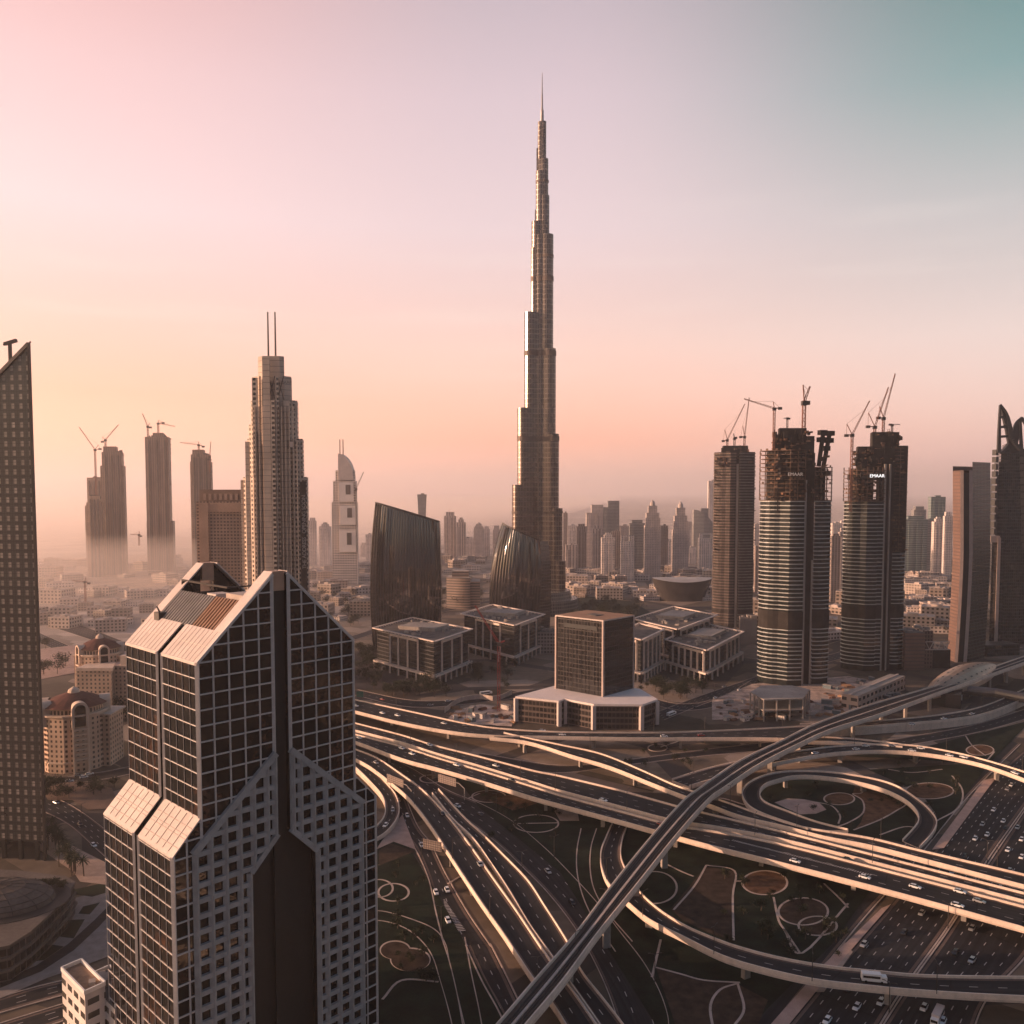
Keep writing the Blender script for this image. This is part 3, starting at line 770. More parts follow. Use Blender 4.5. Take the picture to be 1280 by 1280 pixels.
for px_ in [[(1070, 978), (1102, 988), (1132, 1003), (1120, 1014), (1098, 1026), (1067, 1038)], [(1040, 1036), (1062, 1028), (1079, 1016), (1078, 1001), (1066, 993), (1076, 992), (1081, 986), (1080, 978)],
            [(1020, 1003), (1040, 1008), (1050, 1020), (1048, 1030)], [(1190, 970), (1203, 988), (1198, 1010), (1170, 1027)], [(883, 1082), (918, 1089), (916, 1120), (917, 1176)], [(883, 1082), (868, 1108), (842, 1138)],
            [(918, 1102), (928, 1102)], [(967, 1122), (973, 1150), (980, 1162), (1000, 1192)], [(826, 1077), (850, 1089), (867, 1096)], [(820, 1210), (850, 1218), (880, 1226), (925, 1229)], [(922, 1230), (900, 1238), (888, 1258), (892, 1290)],
            [(922, 1230), (930, 1262), (917, 1284)], [(815, 1222), (826, 1175)], [(478, 1250), (502, 1226), (548, 1228)], [(474, 1082), (512, 1063)], [(640, 1013), (660, 1006), (668, 994)], [(586, 998), (600, 992)], [(642, 1030), (698, 1029)], [(545, 1012), (565, 1014)],
            [(1060, 1135), (1048, 1122), (1030, 1105)], [(980, 1162), (1003, 1192), (1060, 1130)], [(700, 1004), (706, 1000), (730, 1020)], [(1110, 962), (1140, 966), (1178, 962)], [(1100, 1044), (1130, 1034), (1150, 1036)], [(560, 1105), (580, 1096), (590, 1120)],
            [(880, 1006), (900, 998), (930, 1006)], [(826, 934), (850, 926), (860, 920)], [(1232, 945), (1215, 932), (1207, 920)], [(1243, 940), (1232, 952), (1222, 955)]]:
    kerb_line(px_, mbx=mk)
o = mk.obj('lawn_kerb', KERB)
o['kind'] = 'structure'
# hatched gores painted where lanes split
mg = MB()
def hatch(px0, px1, w0, w1, n, z):
    a, b = G(*px0, z), G(*px1, z)
    d_ = (b-a)
    nn = Vector((-d_.y, d_.x, 0)).normalized()
    for i in range(n):
        t = i/n
        c_ = a+d_*t
        e = d_*(0.45/n)
        w_ = w0+(w1-w0)*t
        mg.face((c_-nn*w_, c_+e*1.0-nn*w_, c_+e*1.8+nn*w_, c_+e*.8+nn*w_))
hatch((555, 1124), (571, 1165), 0.3, 4.0, 22, 0.25)
hatch((575, 1180), (620, 1262), 0.5, 2.0, 40, 0.25)
hatch((915, 1050), (1090, 1094), 0.9, 0.8, 60, 8.05)
o = mg.obj('road_marking', PAINT)
o['kind'] = 'structure'
# ------------------------------------------------------------------ the dark gabled twin-leg tower in front
U2 = Vector((0.700, 0.714, 0)); V2 = Vector((-0.714, 0.700, 0))
Y0 = 330.0
KS = 0.76                          # whole tower drawn in towards the camera so that it stands on the ground
ZB = HC-HC/KS
ZE = ZW(829, Y0)
C0 = Vector((XW(246, Y0, ZE), Y0, 0))
LS, WT = 71.5, 65.5               # front width, depth
CS = 35.8                         # centre line
SLW = 3.2                         # half width of the central slot
KG = 1.0
ZAP = ZE+KG*(CS-SLW)-1.0
ZS_T, ZS_B, SH = ZE-60.0, ZE-72.0, 11.2   # shoulders
def Q(s, t, z):
    p = C0+U2*s+V2*t
    return (p.x*KS, p.y*KS, max(0.0, HC-(HC-z)*KS))
DT = thing('office_tower', 'dark glass twin-leg tower with gabled roof and white window grid in the foreground', 'tower', Q(LS/2, WT/2, 0))
GL_D = pane_glass('tower_glass', (0.006, 0.007, 0.008), 6.12*KS/2, (0.700, 0.714), (0.13, 0.055, 0.03))
FRAME_W = mat('window_frame', (0.60, 0.54, 0.50), 0.5, var=0.08, scale=0.2)
GRID_ST = mat('grid_stone', (0.36, 0.35, 0.34), 0.7, var=0.12, scale=0.35, stain=0.2)
TAN = mat('tan_cladding', (0.50, 0.29, 0.19), 0.6, var=0.08, scale=0.3)
LOUV_G = mat('grey_louvre', (0.20, 0.18, 0.17), 0.5, 0.2, 0.12, 0.3)
LOUV_T = mat('tan_louvre', (0.26, 0.14, 0.08), 0.5, 0.2, 0.12, 0.3)

def ext(m2, poly, t0, t1, mi=0):
    """extrude an outline (s, z) from depth t0 to t1"""
    m2.face([Q(s, t0, z) for s, z in poly], None, mi)
    m2.face([Q(s, t1, z) for s, z in reversed(poly)], None, mi)
    n = len(poly)
    for i in range(n):
        a, b = poly[i], poly[(i+1) % n]
        m2.face((Q(a[0], t0, a[1]), Q(a[0], t1, a[1]), Q(b[0], t1, b[1]), Q(b[0], t0, b[1])), None, mi)
def mir(poly):
    return [(2*CS-s, z) for s, z in reversed(poly)]
ZA_T, ZA_B, HA = 46.0, 33.5, 15.5   # arch: springing of the slot and of the void
left = [(-SH, ZB), (-SH, ZS_B), (0, ZS_T), (0, ZE), (CS-SLW, ZAP), (CS-SLW, ZA_T), (CS-HA, ZA_B), (CS-HA, ZB)]
m2 = MB()
ext(m2, left, 0, 3); ext(m2, mir(left), 0, 3)
bk = [(0, ZB), (0, ZE), (CS-SLW, ZAP), (CS-SLW, ZB)]
ext(m2, bk, WT-3, WT); ext(m2, mir(bk), WT-3, WT)
# side walls
for (t0, t1) in ((3, 30.6), (34.4, WT-3)):
    ext(m2, [(0, ZS_T-14), (0, ZE), (1.2, ZE+1.2*KG), (1.2, ZS_T-14)], t0, t1)
    ext(m2, [(-SH, ZB), (-SH, ZS_B), (-0.02, ZS_T-.4), (-0.02, ZB)], t0, t1)
    a = mir([(0, ZB), (0, ZE), (1.2, ZE), (1.2, ZB)]); ext(m2, a, t0, t1)
    a = mir([(-SH, ZB), (-SH, ZS_B), (-0.02, ZS_T-.4), (-0.02, ZB)]); ext(m2, a, t0, t1)
m2.obj('glass_wall', GL_D, DT)
# recessed slots and void
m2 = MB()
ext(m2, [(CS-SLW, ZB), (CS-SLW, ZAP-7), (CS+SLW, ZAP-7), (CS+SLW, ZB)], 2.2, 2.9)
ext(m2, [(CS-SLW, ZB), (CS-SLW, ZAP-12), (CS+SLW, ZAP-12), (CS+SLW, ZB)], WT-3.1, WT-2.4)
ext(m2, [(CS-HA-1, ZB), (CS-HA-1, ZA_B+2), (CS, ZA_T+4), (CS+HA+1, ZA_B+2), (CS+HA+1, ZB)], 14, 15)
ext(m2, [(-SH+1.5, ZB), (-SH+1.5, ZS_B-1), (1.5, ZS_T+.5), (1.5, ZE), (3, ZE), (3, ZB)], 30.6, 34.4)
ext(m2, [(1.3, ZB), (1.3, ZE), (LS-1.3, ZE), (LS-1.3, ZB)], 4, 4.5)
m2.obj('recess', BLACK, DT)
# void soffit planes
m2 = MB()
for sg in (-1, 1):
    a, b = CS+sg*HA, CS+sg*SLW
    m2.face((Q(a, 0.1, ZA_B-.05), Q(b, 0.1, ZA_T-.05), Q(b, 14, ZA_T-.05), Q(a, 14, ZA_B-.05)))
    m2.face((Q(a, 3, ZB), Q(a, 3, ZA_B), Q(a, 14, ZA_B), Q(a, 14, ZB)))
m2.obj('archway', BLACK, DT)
# tan lift boxes at the gable tops
for t in (1.2, WT-4.2):
    m2 = MB()
    ext(m2, [(CS-SLW+.4, ZAP-7), (CS-SLW+.4, ZAP+1.0), (CS+SLW-.4, ZAP+1.0), (CS+SLW-.4, ZAP-7)], t, t+3.4)
    m2.obj('lift_housing', TAN, DT)
# roof: eave panels, rakes, louvres, pit
def roof_pt(s, t, dz=0.0):
    ss = min(s, 2*CS-s)
    return Q(s, t, ZE+KG*ss+dz)
def slab(m2, s0, s1, t0, t1, dz=0.15, th=0.6, mi=0):
    a = [roof_pt(s0, t0, dz), roof_pt(s1, t0, dz), roof_pt(s1, t1, dz), roof_pt(s0, t1, dz)]
    b = [(p[0], p[1], p[2]-th) for p in a]
    m2.face(a, None, mi); m2.face(list(reversed(b)), None, mi)
    for i in range(4):
        j = (i+1) % 4
        m2.face((b[i], b[j], a[j], a[i]), None, mi)
for sgn in (0, 1):
    f = (lambda s: s) if not sgn else (lambda s: 2*CS-s)
    for t0, t1 in ((-.3, 30.6), (34.4, WT+.3)):
        m2 = MB(); slab(m2, f(-.4), f(10.5), t0, t1)
        for k in range(1, 9):      # standing seams
            tt = t0+(t1-t0)*k/9
            m2.beam(roof_pt(f(0), tt, .2), roof_pt(f(10.2), tt, .2), .12, .12)
        m2.beam(roof_pt(f(5.2), t0, .2), roof_pt(f(5.2), t1, .2), .12, .12)
        m2.obj('roof_panel', CREAM, DT)
    for t0, t1 in ((-.3, 6.5), (WT-6.5, WT+.3)):
        m2 = MB(); slab(m2, f(10.6), f(CS-SLW-.1), t0, t1)
        for k in range(1, 5):
            ss = 10.6+k*4.4
            m2.beam(roof_pt(f(ss), t0, .2), roof_pt(f(ss), t1, .2), .12, .12)
        m2.obj('roof_rake', CREAM, DT)
for (t0, t1, mm, nm) in ((6.6, 26, LOUV_T, 'roof_louvre'), (26, WT-6.6, LOUV_G, 'roof_louvre')):
    m2 = MB()
    slab(m2, 10.6, 22, t0, t1, dz=-1.6)
    n = int((t1-t0)/2.3)
    for k in range(n):
        tt = t0+1.15+k*(t1-t0)/n
        m2.beam(roof_pt(10.7, tt, -.9), roof_pt(21.9, tt, -.9), .9, 1.1)
    m2.obj(nm, mm, DT)
m2 = MB()
m2.face((Q(11, 3.1, ZE+11), Q(2*CS-10.7, 3.1, ZE+11), Q(2*CS-10.7, WT-3.1, ZE+11), Q(11, WT-3.1, ZE+11)))
m2.face((Q(22, 6.6, ZE+11), Q(22, WT-6.6, ZE+11), Q(22, WT-6.6, ZE+20.5), Q(22, 6.6, ZE+20.5)))
m2.obj('roof_pit', ROOFGREY, DT)
for s, t, a, b, h_, mm in ((30, 40, 3.5, 4, 8, CREAM), (33, 22, 5, 8, 9, CONC_PALE), (27, 26, 2.5, 3, 6, BLACK)):
    m2 = MB(); c_ = Q(s, t, 0)
    m2.box(c_[0], c_[1], a*KS, b*KS, Q(0, 0, ZE+11.02)[2], Q(0, 0, ZE+13+h_)[2], math.atan2(U2.y, U2.x))
    m2.obj('plant_room', mm, DT)
m2 = MB()
m2.beam(Q(24, WT-3, ZE+25.5), Q(34, 40, ZE+23), .6); m2.beam(Q(24, WT-4, ZE+20), Q(24, WT-4, ZE+25), .8)
m2.beam(Q(34, 40, ZE+23), Q(50, 40, ZE+23), .5)
m2.obj('cleaning_gantry', STEEL, DT)
m2 = MB()
m2.box(*Q(11, WT-9, 0)[:2], 1.2, 1.8, Q(0, 0, ZE+9.5)[2], Q(0, 0, ZE+13)[2], .8); m2.beam(Q(11, WT-9, ZE+13), Q(11, WT-6, ZE+15), .4); m2.beam(Q(10.5, WT-10, ZE+13), Q(9, WT-12, ZE+14.5), .3)
m2.obj('cleaning_cradle', STEEL, DT)
# sloping shoulder panels on both legs
for sgn in (0, 1):
    f = (lambda s: s) if not sgn else (lambda s: 2*CS-s)
    for t0, t1 in ((-.3, 30.6), (34.4, WT+.3)):
        def P(s, t, dz=.2):
            return Q(f(s), t, ZS_T+(s)/SH*(ZS_T-ZS_B)+dz)
        m2 = MB()
        a = [P(-SH-.3, t0), P(0, t0), P(0, t1), P(-SH-.3, t1)]
        b = [(p[0], p[1], p[2]-.5) for p in a]
        m2.face(a); m2.face(list(reversed(b)))
        for i in range(4):
            j = (i+1) % 4
            m2.face((b[i], b[j], a[j], a[i]))
        for k in range(1, 6):
            tt = t0+(t1-t0)*k/6
            m2.beam(P(-SH+.6, tt, .3), P(-.6, tt, .3), .14, .22)
        for ss in (-SH*.3, -SH*.48, -SH*.56, -SH*.8):
            m2.beam(P(ss, t0+.6, .3), P(ss, t1-.6, .3), .14, .22)
        m2.obj('shoulder_panel', CREAM, DT)
# mullions of the front
FH = 6.12
def zlow_upper(s):                 # lower limit of the fine grid: the top edge of the A-frame
    ss = min(s, 2*CS-s)
    return 48.0+(ss+3.6)*0.87 if ss > -3.6 else ZB
def ztop(s):
    ss = min(s, 2*CS-s)
    if ss < 0:
        return ZS_B+(ss+SH)/SH*(ZS_T-ZS_B)
    return min(ZAP, ZE+KG*ss)
ROWS = [ZE-FH*k for k in range(-5, 31)]
for side in (0, 1):
    f = (lambda s: s) if not side else (lambda s: 2*CS-s)
    m2 = MB()
    for s in (-SH+.3, -SH/2, 0.3, 6.4, 12.9, 19.4, 25.9, CS-SLW-.6):
        wd = 0.7 if s in (-SH+.3, 0.3) else (1.0 if s > CS-SLW-1 else .42)
        z0 = zlow_upper(s) if s > -3.6 else ZB
        z1 = ztop(s)-.2
        if z1 > z0:
            m2.beam(Q(f(s), -.2, z0), Q(f(s), -.2, z1), wd, .5)
    for z in ROWS:
        if z < ZB+1:
            continue
        s0 = -SH if z <= ZS_B else ((z-ZS_T)/(ZS_T-ZS_B)*SH if z < ZS_T else (0 if z <= ZE else (z-ZE)/KG))
        s1 = CS-SLW
        if z < 80.5:
            s1 = min(s1, max(-3.6, (z-48)/.87-3.6)) if z > 48 else -3.6
        if s1-s0 > .6:
            m2.beam(Q(f(s0+.1), -.17, z), Q(f(s1), -.17, z), .5, .4)
    m2.obj('window_grid', FRAME_W, DT)
    m2 = MB()                      # gable edge trim
    m2.beam(Q(f(0), -.25, ZE), Q(f(CS-SLW), -.25, ZAP), .7, .8)
    m2.obj('gable_trim', FRAME_W, DT)
    # heavy stone grid of the A-frame
    m2 = MB()
    zt = lambda s: 48.0+(s+3.6)*.87
    zl = lambda s: ZB if s < CS-HA else ZA_B+(s-(CS-HA))*(ZA_T-ZA_B)/(HA-SLW)
    sv = [-3.6+1.0]+[-3.6+1.0+6.12*k for k in range(1, 6)]+[CS-SLW-1.0]
    for s in sv:
        m2.beam(Q(f(s), -.75, zl(s)), Q(f(s), -.75, zt(s)-.6), 1.55, 1.3)
    m2.beam(Q(f(CS-HA-.5), -.76, ZB), Q(f(CS-HA-.5), -.76, ZA_B), 1.5, 1.3)
    for z in ROWS:
        if z < ZB+1 or z > 76:
            continue
        a = -3.0 if z < 48 else (z-48)/.87-3.6+.8
        b = CS-HA if z < ZA_B else min(CS-SLW, CS-HA+(z-ZA_B)*(HA-SLW)/(ZA_T-ZA_B))
        if b-a > 1:
            m2.beam(Q(f(a), -.72, z), Q(f(b), -.72, z), 1.2, 1.5)
    m2.beam(Q(f(-3.6), -.8, 48.0), Q(f(CS-SLW-.2), -.8, zt(CS-SLW)), 1.5, 1.9)
    m2.beam(Q(f(CS-HA), -.8, ZA_B), Q(f(CS-SLW), -.8, ZA_T), 1.5, 1.7)
    m2.obj('stone_grid', GRID_ST, DT)
# left side grid
for t0, t1 in ((0, 30.6), (34.4, WT)):
    m2 = MB()
    for (s, z0, z1) in ((-.15, ZS_T, ZE), (-SH-.15, ZB, ZS_B)):
        for k in range(6):
            tt = t0+(t1-t0)*k/5
            e = .8 if (tt in (30.6, 34.4) or tt == 0) else .13
            m2.beam(Q(s, min(max(tt, t0+.3), t1-.3), z0), Q(s, min(max(tt, t0+.3), t1-.3), z1), e, .4)
    for z in ROWS:
        if z < ZB+1 or z > ZE:
            continue
        s = -.15 if z > ZS_T else (-SH-.15 if z < ZS_B else None)
        if s is not None:
            m2.beam(Q(s, t0, z), Q(s, t1, z), .22, .24)
    m2.obj('window_grid', FRAME_W, DT)
m2 = MB()
for z in ROWS:
    if ZB+1 < z < ZS_B:
        m2.beam(Q(2*CS+SH+.15, 0, z), Q(2*CS+SH+.15, WT, z), .4, .4)
m2.obj('window_grid', FRAME_W, DT)
# ------------------------------------------------------------------ the tallest spire
BY = 1353.0
bx0 = XW(674, BY, 100)
SPIRE_M = facade('spire_cladding', (0.21, 0.175, 0.155), (0.085, 0.07, 0.062), fh=7.4, bw=2.6, wh=0.8, ww=0.66, grough=0.2, gmetal=0.9, wrough=0.34, wmetal=0.85, rnd=0.12)
BAND_M = mat('plant_floor', (0.10, 0.075, 0.06), 0.6, 0.3, 0.2, 0.1)
bk_ = thing('skyscraper', 'tallest tower, a slender stepped silver spire tapering to a needle in the middle', 'skyscraper', (bx0, BY, 0))
PXM = BY/FOC
def capsule(L, r, ang, n=9):
    """plan outline of a wing: straight flanks and a rounded nose; ang = direction"""
    ca, sa = math.cos(ang), math.sin(ang)
    pts = [(0, -r)]
    for i in range(n+1):
        t = -math.pi/2+math.pi*i/n
        pts.append((L+r*math.cos(t), r*math.sin(t)))
    pts.append((0, r))
    return [(bx0+x*ca-y*sa, BY+x*sa+y*ca) for x, y in pts]
AL, AR, AB = R(180+28), R(-28), R(92)
def wing(ang, ext_px, ypx, r, proj):
    L = max(0.1, (ext_px*PXM-r)/proj)
    m3 = MB()
    m3.prism(capsule(L, r, ang), 0, ZW(ypx, BY))
    m3.obj('wing_tier', [SPIRE_M, CONC_PALE], bk_, smooth=False)
pj = math.cos(R(28))
for e, y, r in ((34.0, 606, 9.5), (27.5, 511, 9.2), (19, 392, 9.5), (10.2, 278, 7.5), (10.8, 311, 5.5), (4.6, 215, 4.6), (2.2, 170, 3.4)):
    wing(AL, e, y, r, pj)
for e, y, r in ((32.5, 700, 8.5), (28.5, 635, 9.0), (24, 543, 9.6), (20, 437, 9.4), (16.6, 295, 8.8), (11.6, 246, 6.6), (10.2, 200, 5.6), (7.6, 153, 4.0)):
    wing(AR, e, y, r, pj)
for L, y, r in ((38, 560, 9), (28, 470, 9), (20, 345, 9), (12, 262, 7), (6, 185, 5)):
    m3 = MB(); m3.prism(capsule(L, r, AB), 0, ZW(y, BY)); m3.obj('wing_tier', [SPIRE_M, CONC_PALE], bk_)
m3 = MB()                              # central core
for z0, z1, r in ((0, 437, 13), (437, 295, 11.5), (295, 215, 8.0), (215, 153, 5.0)):
    za = 0 if z0 == 0 else ZW(z0, BY)
    m3.cyl((bx0+1.5*PXM, BY-1, za), (bx0+1.5*PXM, BY-1, ZW(z1, BY)), r, r, 18)
m3.obj('core', SPIRE_M, bk_)
m3 = MB()
sxp = bx0+2.6*PXM
m3.cyl((sxp, BY, ZW(180, BY)), (sxp, BY, ZW(138, BY)), 3.2, 2.4, 10)
m3.cyl((sxp, BY, ZW(138, BY)), (sxp, BY, ZW(118, BY)), 1.5, 1.1, 8)
m3.cyl((sxp, BY, ZW(118, BY)), (sxp, BY, ZW(91, BY)), 0.9, 0.4, 8)
m3.obj('spire', mat('spire_steel', (0.35, 0.31, 0.29), 0.4, 0.7, 0.1, 0.1), bk_)
def bands(ang, ext_px, ypx, r, hpx):
    L = max(0.1, (ext_px*PXM-r)/pj)
    m3.prism(capsule(L, r+.5, ang), ZW(ypx+hpx/2, BY), ZW(ypx-hpx/2, BY), 0, 0, True, True)
for ypx, L_, R_ in ((350, (10.8, 5.6), (16.6, 8.9)), (443, (19, 9.6), (20, 9.4)), (549, (27.5, 9.3), (24, 9.7)), (640, (34.0, 9.6), (28.5, 9.1)), (228, (4.6, 4.7), (10.4, 5.7)), (322, None, (16.6, 8.9))):
    m3 = MB()
    h_ = 6 if ypx in (350, 443, 549) else 3
    if L_:
        bands(AL, L_[0], ypx, L_[1], h_)
    bands(AR, R_[0], ypx, R_[1], h_)
    m3.cyl((bx0+1.5*PXM, BY-1, ZW(ypx+h_/2, BY)), (bx0+1.5*PXM, BY-1, ZW(ypx-h_/2, BY)), 13.4 if ypx > 400 else (11.8 if ypx > 300 else 8.4), 13.4 if ypx > 400 else (11.8 if ypx > 300 else 8.4), 18)
    m3.obj('plant_band', BAND_M, bk_)
m3 = MB()
m3.cyl((bx0, BY, 0), (bx0, BY, 22), 62, 60, 30); m3.cyl((bx0, BY, 22), (bx0, BY, 34), 50, 48, 30)
m3.obj('podium', facade('podium_cladding', (0.16, 0.13, 0.11), (0.05, 0.045, 0.04), 5, 4), bk_)

# ------------------------------------------------------------------ stepped hotel tower with twin masts
AY = 850.0
HOT = facade('hotel_stone', (0.52, 0.41, 0.33), (0.018, 0.015, 0.013), fh=4.6, bw=4.6, wh=0.55, ww=0.6, rnd=0.15)
HOT2 = facade('hotel_blank_stone', (0.50, 0.39, 0.31), (0.16, 0.12, 0.10), fh=5.5, bw=60, wh=0.08, ww=1.0, rnd=0.0, grough=.7)
ad_ = thing('hotel_tower', 'tall stepped stone hotel tower with twin masts, behind the gabled dark tower', 'tower', (XW(343, AY, 150), AY, 0))
def pbox(m3, x0, x1, y0, y1, Y, dep, rot=0, mw=0, mr=1):
    """block seen between picture columns x0..x1, top row y0, foot row y1 (None = ground), front face at depth Y"""
    zt = ZW(y0, Y)
    zb = 0 if y1 is None else ZW(y1, Y)
    zm = (zt+max(zb, 0))/2
    a, b = XW(x0, Y, zm), XW(x1, Y, zm)
    if rot:
        m3.box((a+b)/2, Y+dep/2, (b-a)/2, dep/2, zb, zt, rot, mw, mr)
        return
    # flanks drawn in towards the back, so that a block keeps the width it shows
    a2 = a+max(0.0, a)/Y*dep*.75; b2 = b+min(0.0, b)/Y*dep*.75
    m3.prism([(a, Y), (b, Y), (max(b2, a2+1), Y+dep), (a2, Y+dep)] if b2 > a2+1 else [(a, Y), (b, Y), (b, Y+2), (a, Y+2)], zb, zt, mw, mr, True, True)
for i, (x0, x1, y0, dy, dep, mt) in enumerate([(301, 383, 596, 0, 52, HOT), (307, 378, 548, -2, 50, HOT), (304.5, 381, 600, 2, 46, HOT), (313, 372, 500, -4, 46, HOT), (310, 371, 530, -3, 47, HOT), (316, 365, 470, -6, 40, HOT2), (324, 357, 445, -8, 30, HOT2)]):
    m3 = MB()
    zt_ = ZW(y0, AY+dy+8); Yq = AY+dy+8
    a, b = XW(x0, Yq, zt_/2), XW(x1, Yq, zt_/2)
    cc = (b-a)*.20
    m3.prism([(a, Yq+cc), (a+cc*1.1, Yq), (b-cc*.7, Yq), (b, Yq+cc*.7), (b-4, Yq+dep*.6), (a, Yq+dep*.6)], 0, zt_, 0, 1)
    m3.obj('tower_tier', [mt, CONC], ad_)
for i_b, (x0, x1, y0, y1, dY) in enumerate(((309, 314, 552, None, -4), (318, 325, 472, None, -7), (331, 340, 446, None, -10), (347, 351, 470, None, -9), (357, 364, 500, None, -6), (369, 373, 550, None, -2), (303, 306, 600, None, 1), (378, 382, 600, None, 1), (324, 329, 540, None, -7), (341, 346, 500, None, -10))):
    m3 = MB(); pbox(m3, x0, x1, y0, y1, AY+dY, 8)
    m3.obj('buttress', [HOT if i_b % 2 else HOT2, CONC], ad_)
m3 = MB()
for k in range(4, 16):
    xx = 302+k*4.7
    top_ = 598 if xx < 307 or xx > 378 else (552 if xx < 313 or xx > 371 else 508)
    pbox(m3, xx, xx+1.2, top_, None, AY-9, 12)
m3.obj('rib', [HOT2, CONC], ad_)
m3 = MB()
for (x0, x1, y0, y1) in ((336, 344, 470, 500), (347, 355, 470, 500)):
    z0, z1 = ZW(y1, AY-6), ZW(y0, AY-6)
    a, b = XW(x0, AY-6, z0), XW(x1, AY-6, z0)
    m3.beam((a, AY-6, z0), (b, AY-6, z1), .8); m3.beam((a, AY-6, z1), (b, AY-6, z0), .8)
m3.obj('lattice', STEEL, ad_)
for x in (335.5, 344.5):
    m3 = MB(); z0 = ZW(447, AY+10)
    xx = XW(x, AY+10, z0)
    m3.cyl((xx, AY+10, z0-10), (xx, AY+10, ZW(390, AY+10)), 1.0, .7, 8)
    m3.obj('mast', STEEL, ad_)
m3 = MB(); pbox(m3, 376.5, 384, 602, None, AY-3, 3, 0, 0, 0)
bn = m3.obj('banner', mat('black_banner', (0.018, 0.018, 0.018), 0.7, var=.1), ad_)
def text_obj(name, txt, loc, size, rot, material, parent=None, align='CENTER', ext_=0.05, spacing=1.0):
    cu = bpy.data.curves.new(name, 'FONT')
    cu.body = txt; cu.size = size; cu.align_x = align; cu.align_y = 'CENTER'; cu.extrude = ext_; cu.space_character = spacing
    cu.materials.append(material)
    o_ = bpy.data.objects.new(name, cu)
    COL.objects.link(o_)
    o_.rotation_euler = rot
    off = Vector((0, 0, 0)); p = parent
    while p is not None:
        off += p.location; p = p.parent
    dg = bpy.context.evaluated_depsgraph_get()
    me = bpy.data.meshes.new_from_object(o_.evaluated_get(dg))
    ob = bpy.data.objects.new(name, me)
    bpy.data.objects.remove(o_)
    COL.objects.link(ob)
    ob.rotation_euler = rot
    ob.parent = parent
    ob.location = Vector(loc)-off
    return ob
WLET = mat('sign_letters', (0.85, 0.82, 0.78), 0.5, var=.02)
WLIT = mat('lit_letters', (0.9, 0.9, 0.9), 0.5, var=.02)
WLIT.node_tree.nodes['Principled BSDF'].inputs['Emission Color'].default_value = (1, .97, .95, 1)
WLIT.node_tree.nodes['Principled BSDF'].inputs['Emission Strength'].default_value = 0.8
zb_ = ZW(665, AY-3)
text_obj('lettering', 'THE ADDRESS   OPENING SOON', (XW(380.3, AY-3, zb_), AY-3.4, zb_), 5.2, (math.pi/2, -math.pi/2, 0), mat('banner_letters', (.55, .5, .46), .6, var=.02), bn, spacing=.92)
zt_ = ZW(478, AY-8)
text_obj('lettering', 'EMAAR', (XW(356.5, AY-8, zt_), AY-8.3, zt_), 4.0, (math.pi/2, 0, 0), STEEL, ad_)
m3 = MB(); z0, z1 = ZW(561, AY-8), ZW(550, AY-8)
m3.box(XW(364.5, AY-8, z0), AY-8, 3.6, .4, z0, z1)
m3.obj('logo_panel', STEEL, ad_)
m3 = MB(); m3.box(XW(364.5, AY-8, z0), AY-8.5, 2.3, .2, z0+1.6, z1-1.6); m3.box(XW(364.5, AY-8, z0), AY-8.8, .9, .2, z0+3, z1-3)
m3.obj('logo', CREAM, ad_)
# slab block just left of it
sb_ = thing('mall_block', 'broad brown hotel block with a plain band on top, left of the twin-masted tower', 'building', (XW(274, 950, 60), 950, 0))
m3 = MB(); pbox(m3, 247, 303, 627, None, 950, 40); m3.obj('wall', [facade('mall_stone', (0.34, 0.22, 0.16), (0.06, 0.045, 0.04), 3.6, 3.6, .5, .6, rnd=.2), CONC], sb_)
m3 = MB(); pbox(m3, 249.5, 303, 612, 629, 951, 36); m3.obj('attic', mat('attic_stone', (0.24, 0.16, 0.12), .8), sb_)
m3 = MB(); pbox(m3, 251, 262, 629, None, 947.5, 3); pbox(m3, 251, 303, 629, 640, 948, 2.5); m3.obj('pilaster', mat('mall_plain', (0.36, 0.24, 0.18), .8), sb_)
m3 = MB()
for k in range(7):
    pbox(m3, 254+k*6.6, 257.5+k*6.6, 617, 625, 949.5, 1)
m3.obj('frieze_panel', mat('bronze_panel', (.36, .24, .18), .6), sb_)

# second, smaller hotel tower with a curved crown
ZY = 1750.0
s2 = thing('hotel_tower', 'distant hotel tower with a quarter-round crown and two thin masts', 'tower', (XW(431, ZY, 100), ZY, 0))
ST2 = facade('pale_stone', (0.66, 0.56, 0.50), (0.10, 0.08, 0.07), 5.0, 5.0, .5, .6, rnd=.2)
BILL = mat('billboard_sheet', (0.82, 0.72, 0.65), .6, var=.04)
for x0, x1, y0, dep in ((415, 447, 628, 40), (417, 446, 601, 34), (420, 444, 588, 30)):
    m3 = MB(); pbox(m3, x0, x1, y0, None, ZY+(447-x1), dep); m3.obj('tower_tier', [ST2, CONC], s2)
m3 = MB()
zc = ZW(600, ZY); z1 = ZW(567, ZY); xa, xb = XW(423, ZY, zc), XW(442, ZY, zc)
prof = [(xa, zc)]+[(xa+(xb-xa)*math.sin(t*math.pi/24), zc+(z1-zc)*math.cos(t*math.pi/24)) for t in range(13)]
for y in (ZY-2, ZY+24):
    m3.face([(x, y, z) for x, z in prof])
for i in range(len(prof)):
    a, b = prof[i], prof[(i+1) % len(prof)]
    m3.face(((a[0], ZY-2, a[1]), (b[0], ZY-2, b[1]), (b[0], ZY+24, b[1]), (a[0], ZY+24, a[1])))
m3.obj('crown', [CREAM], s2)
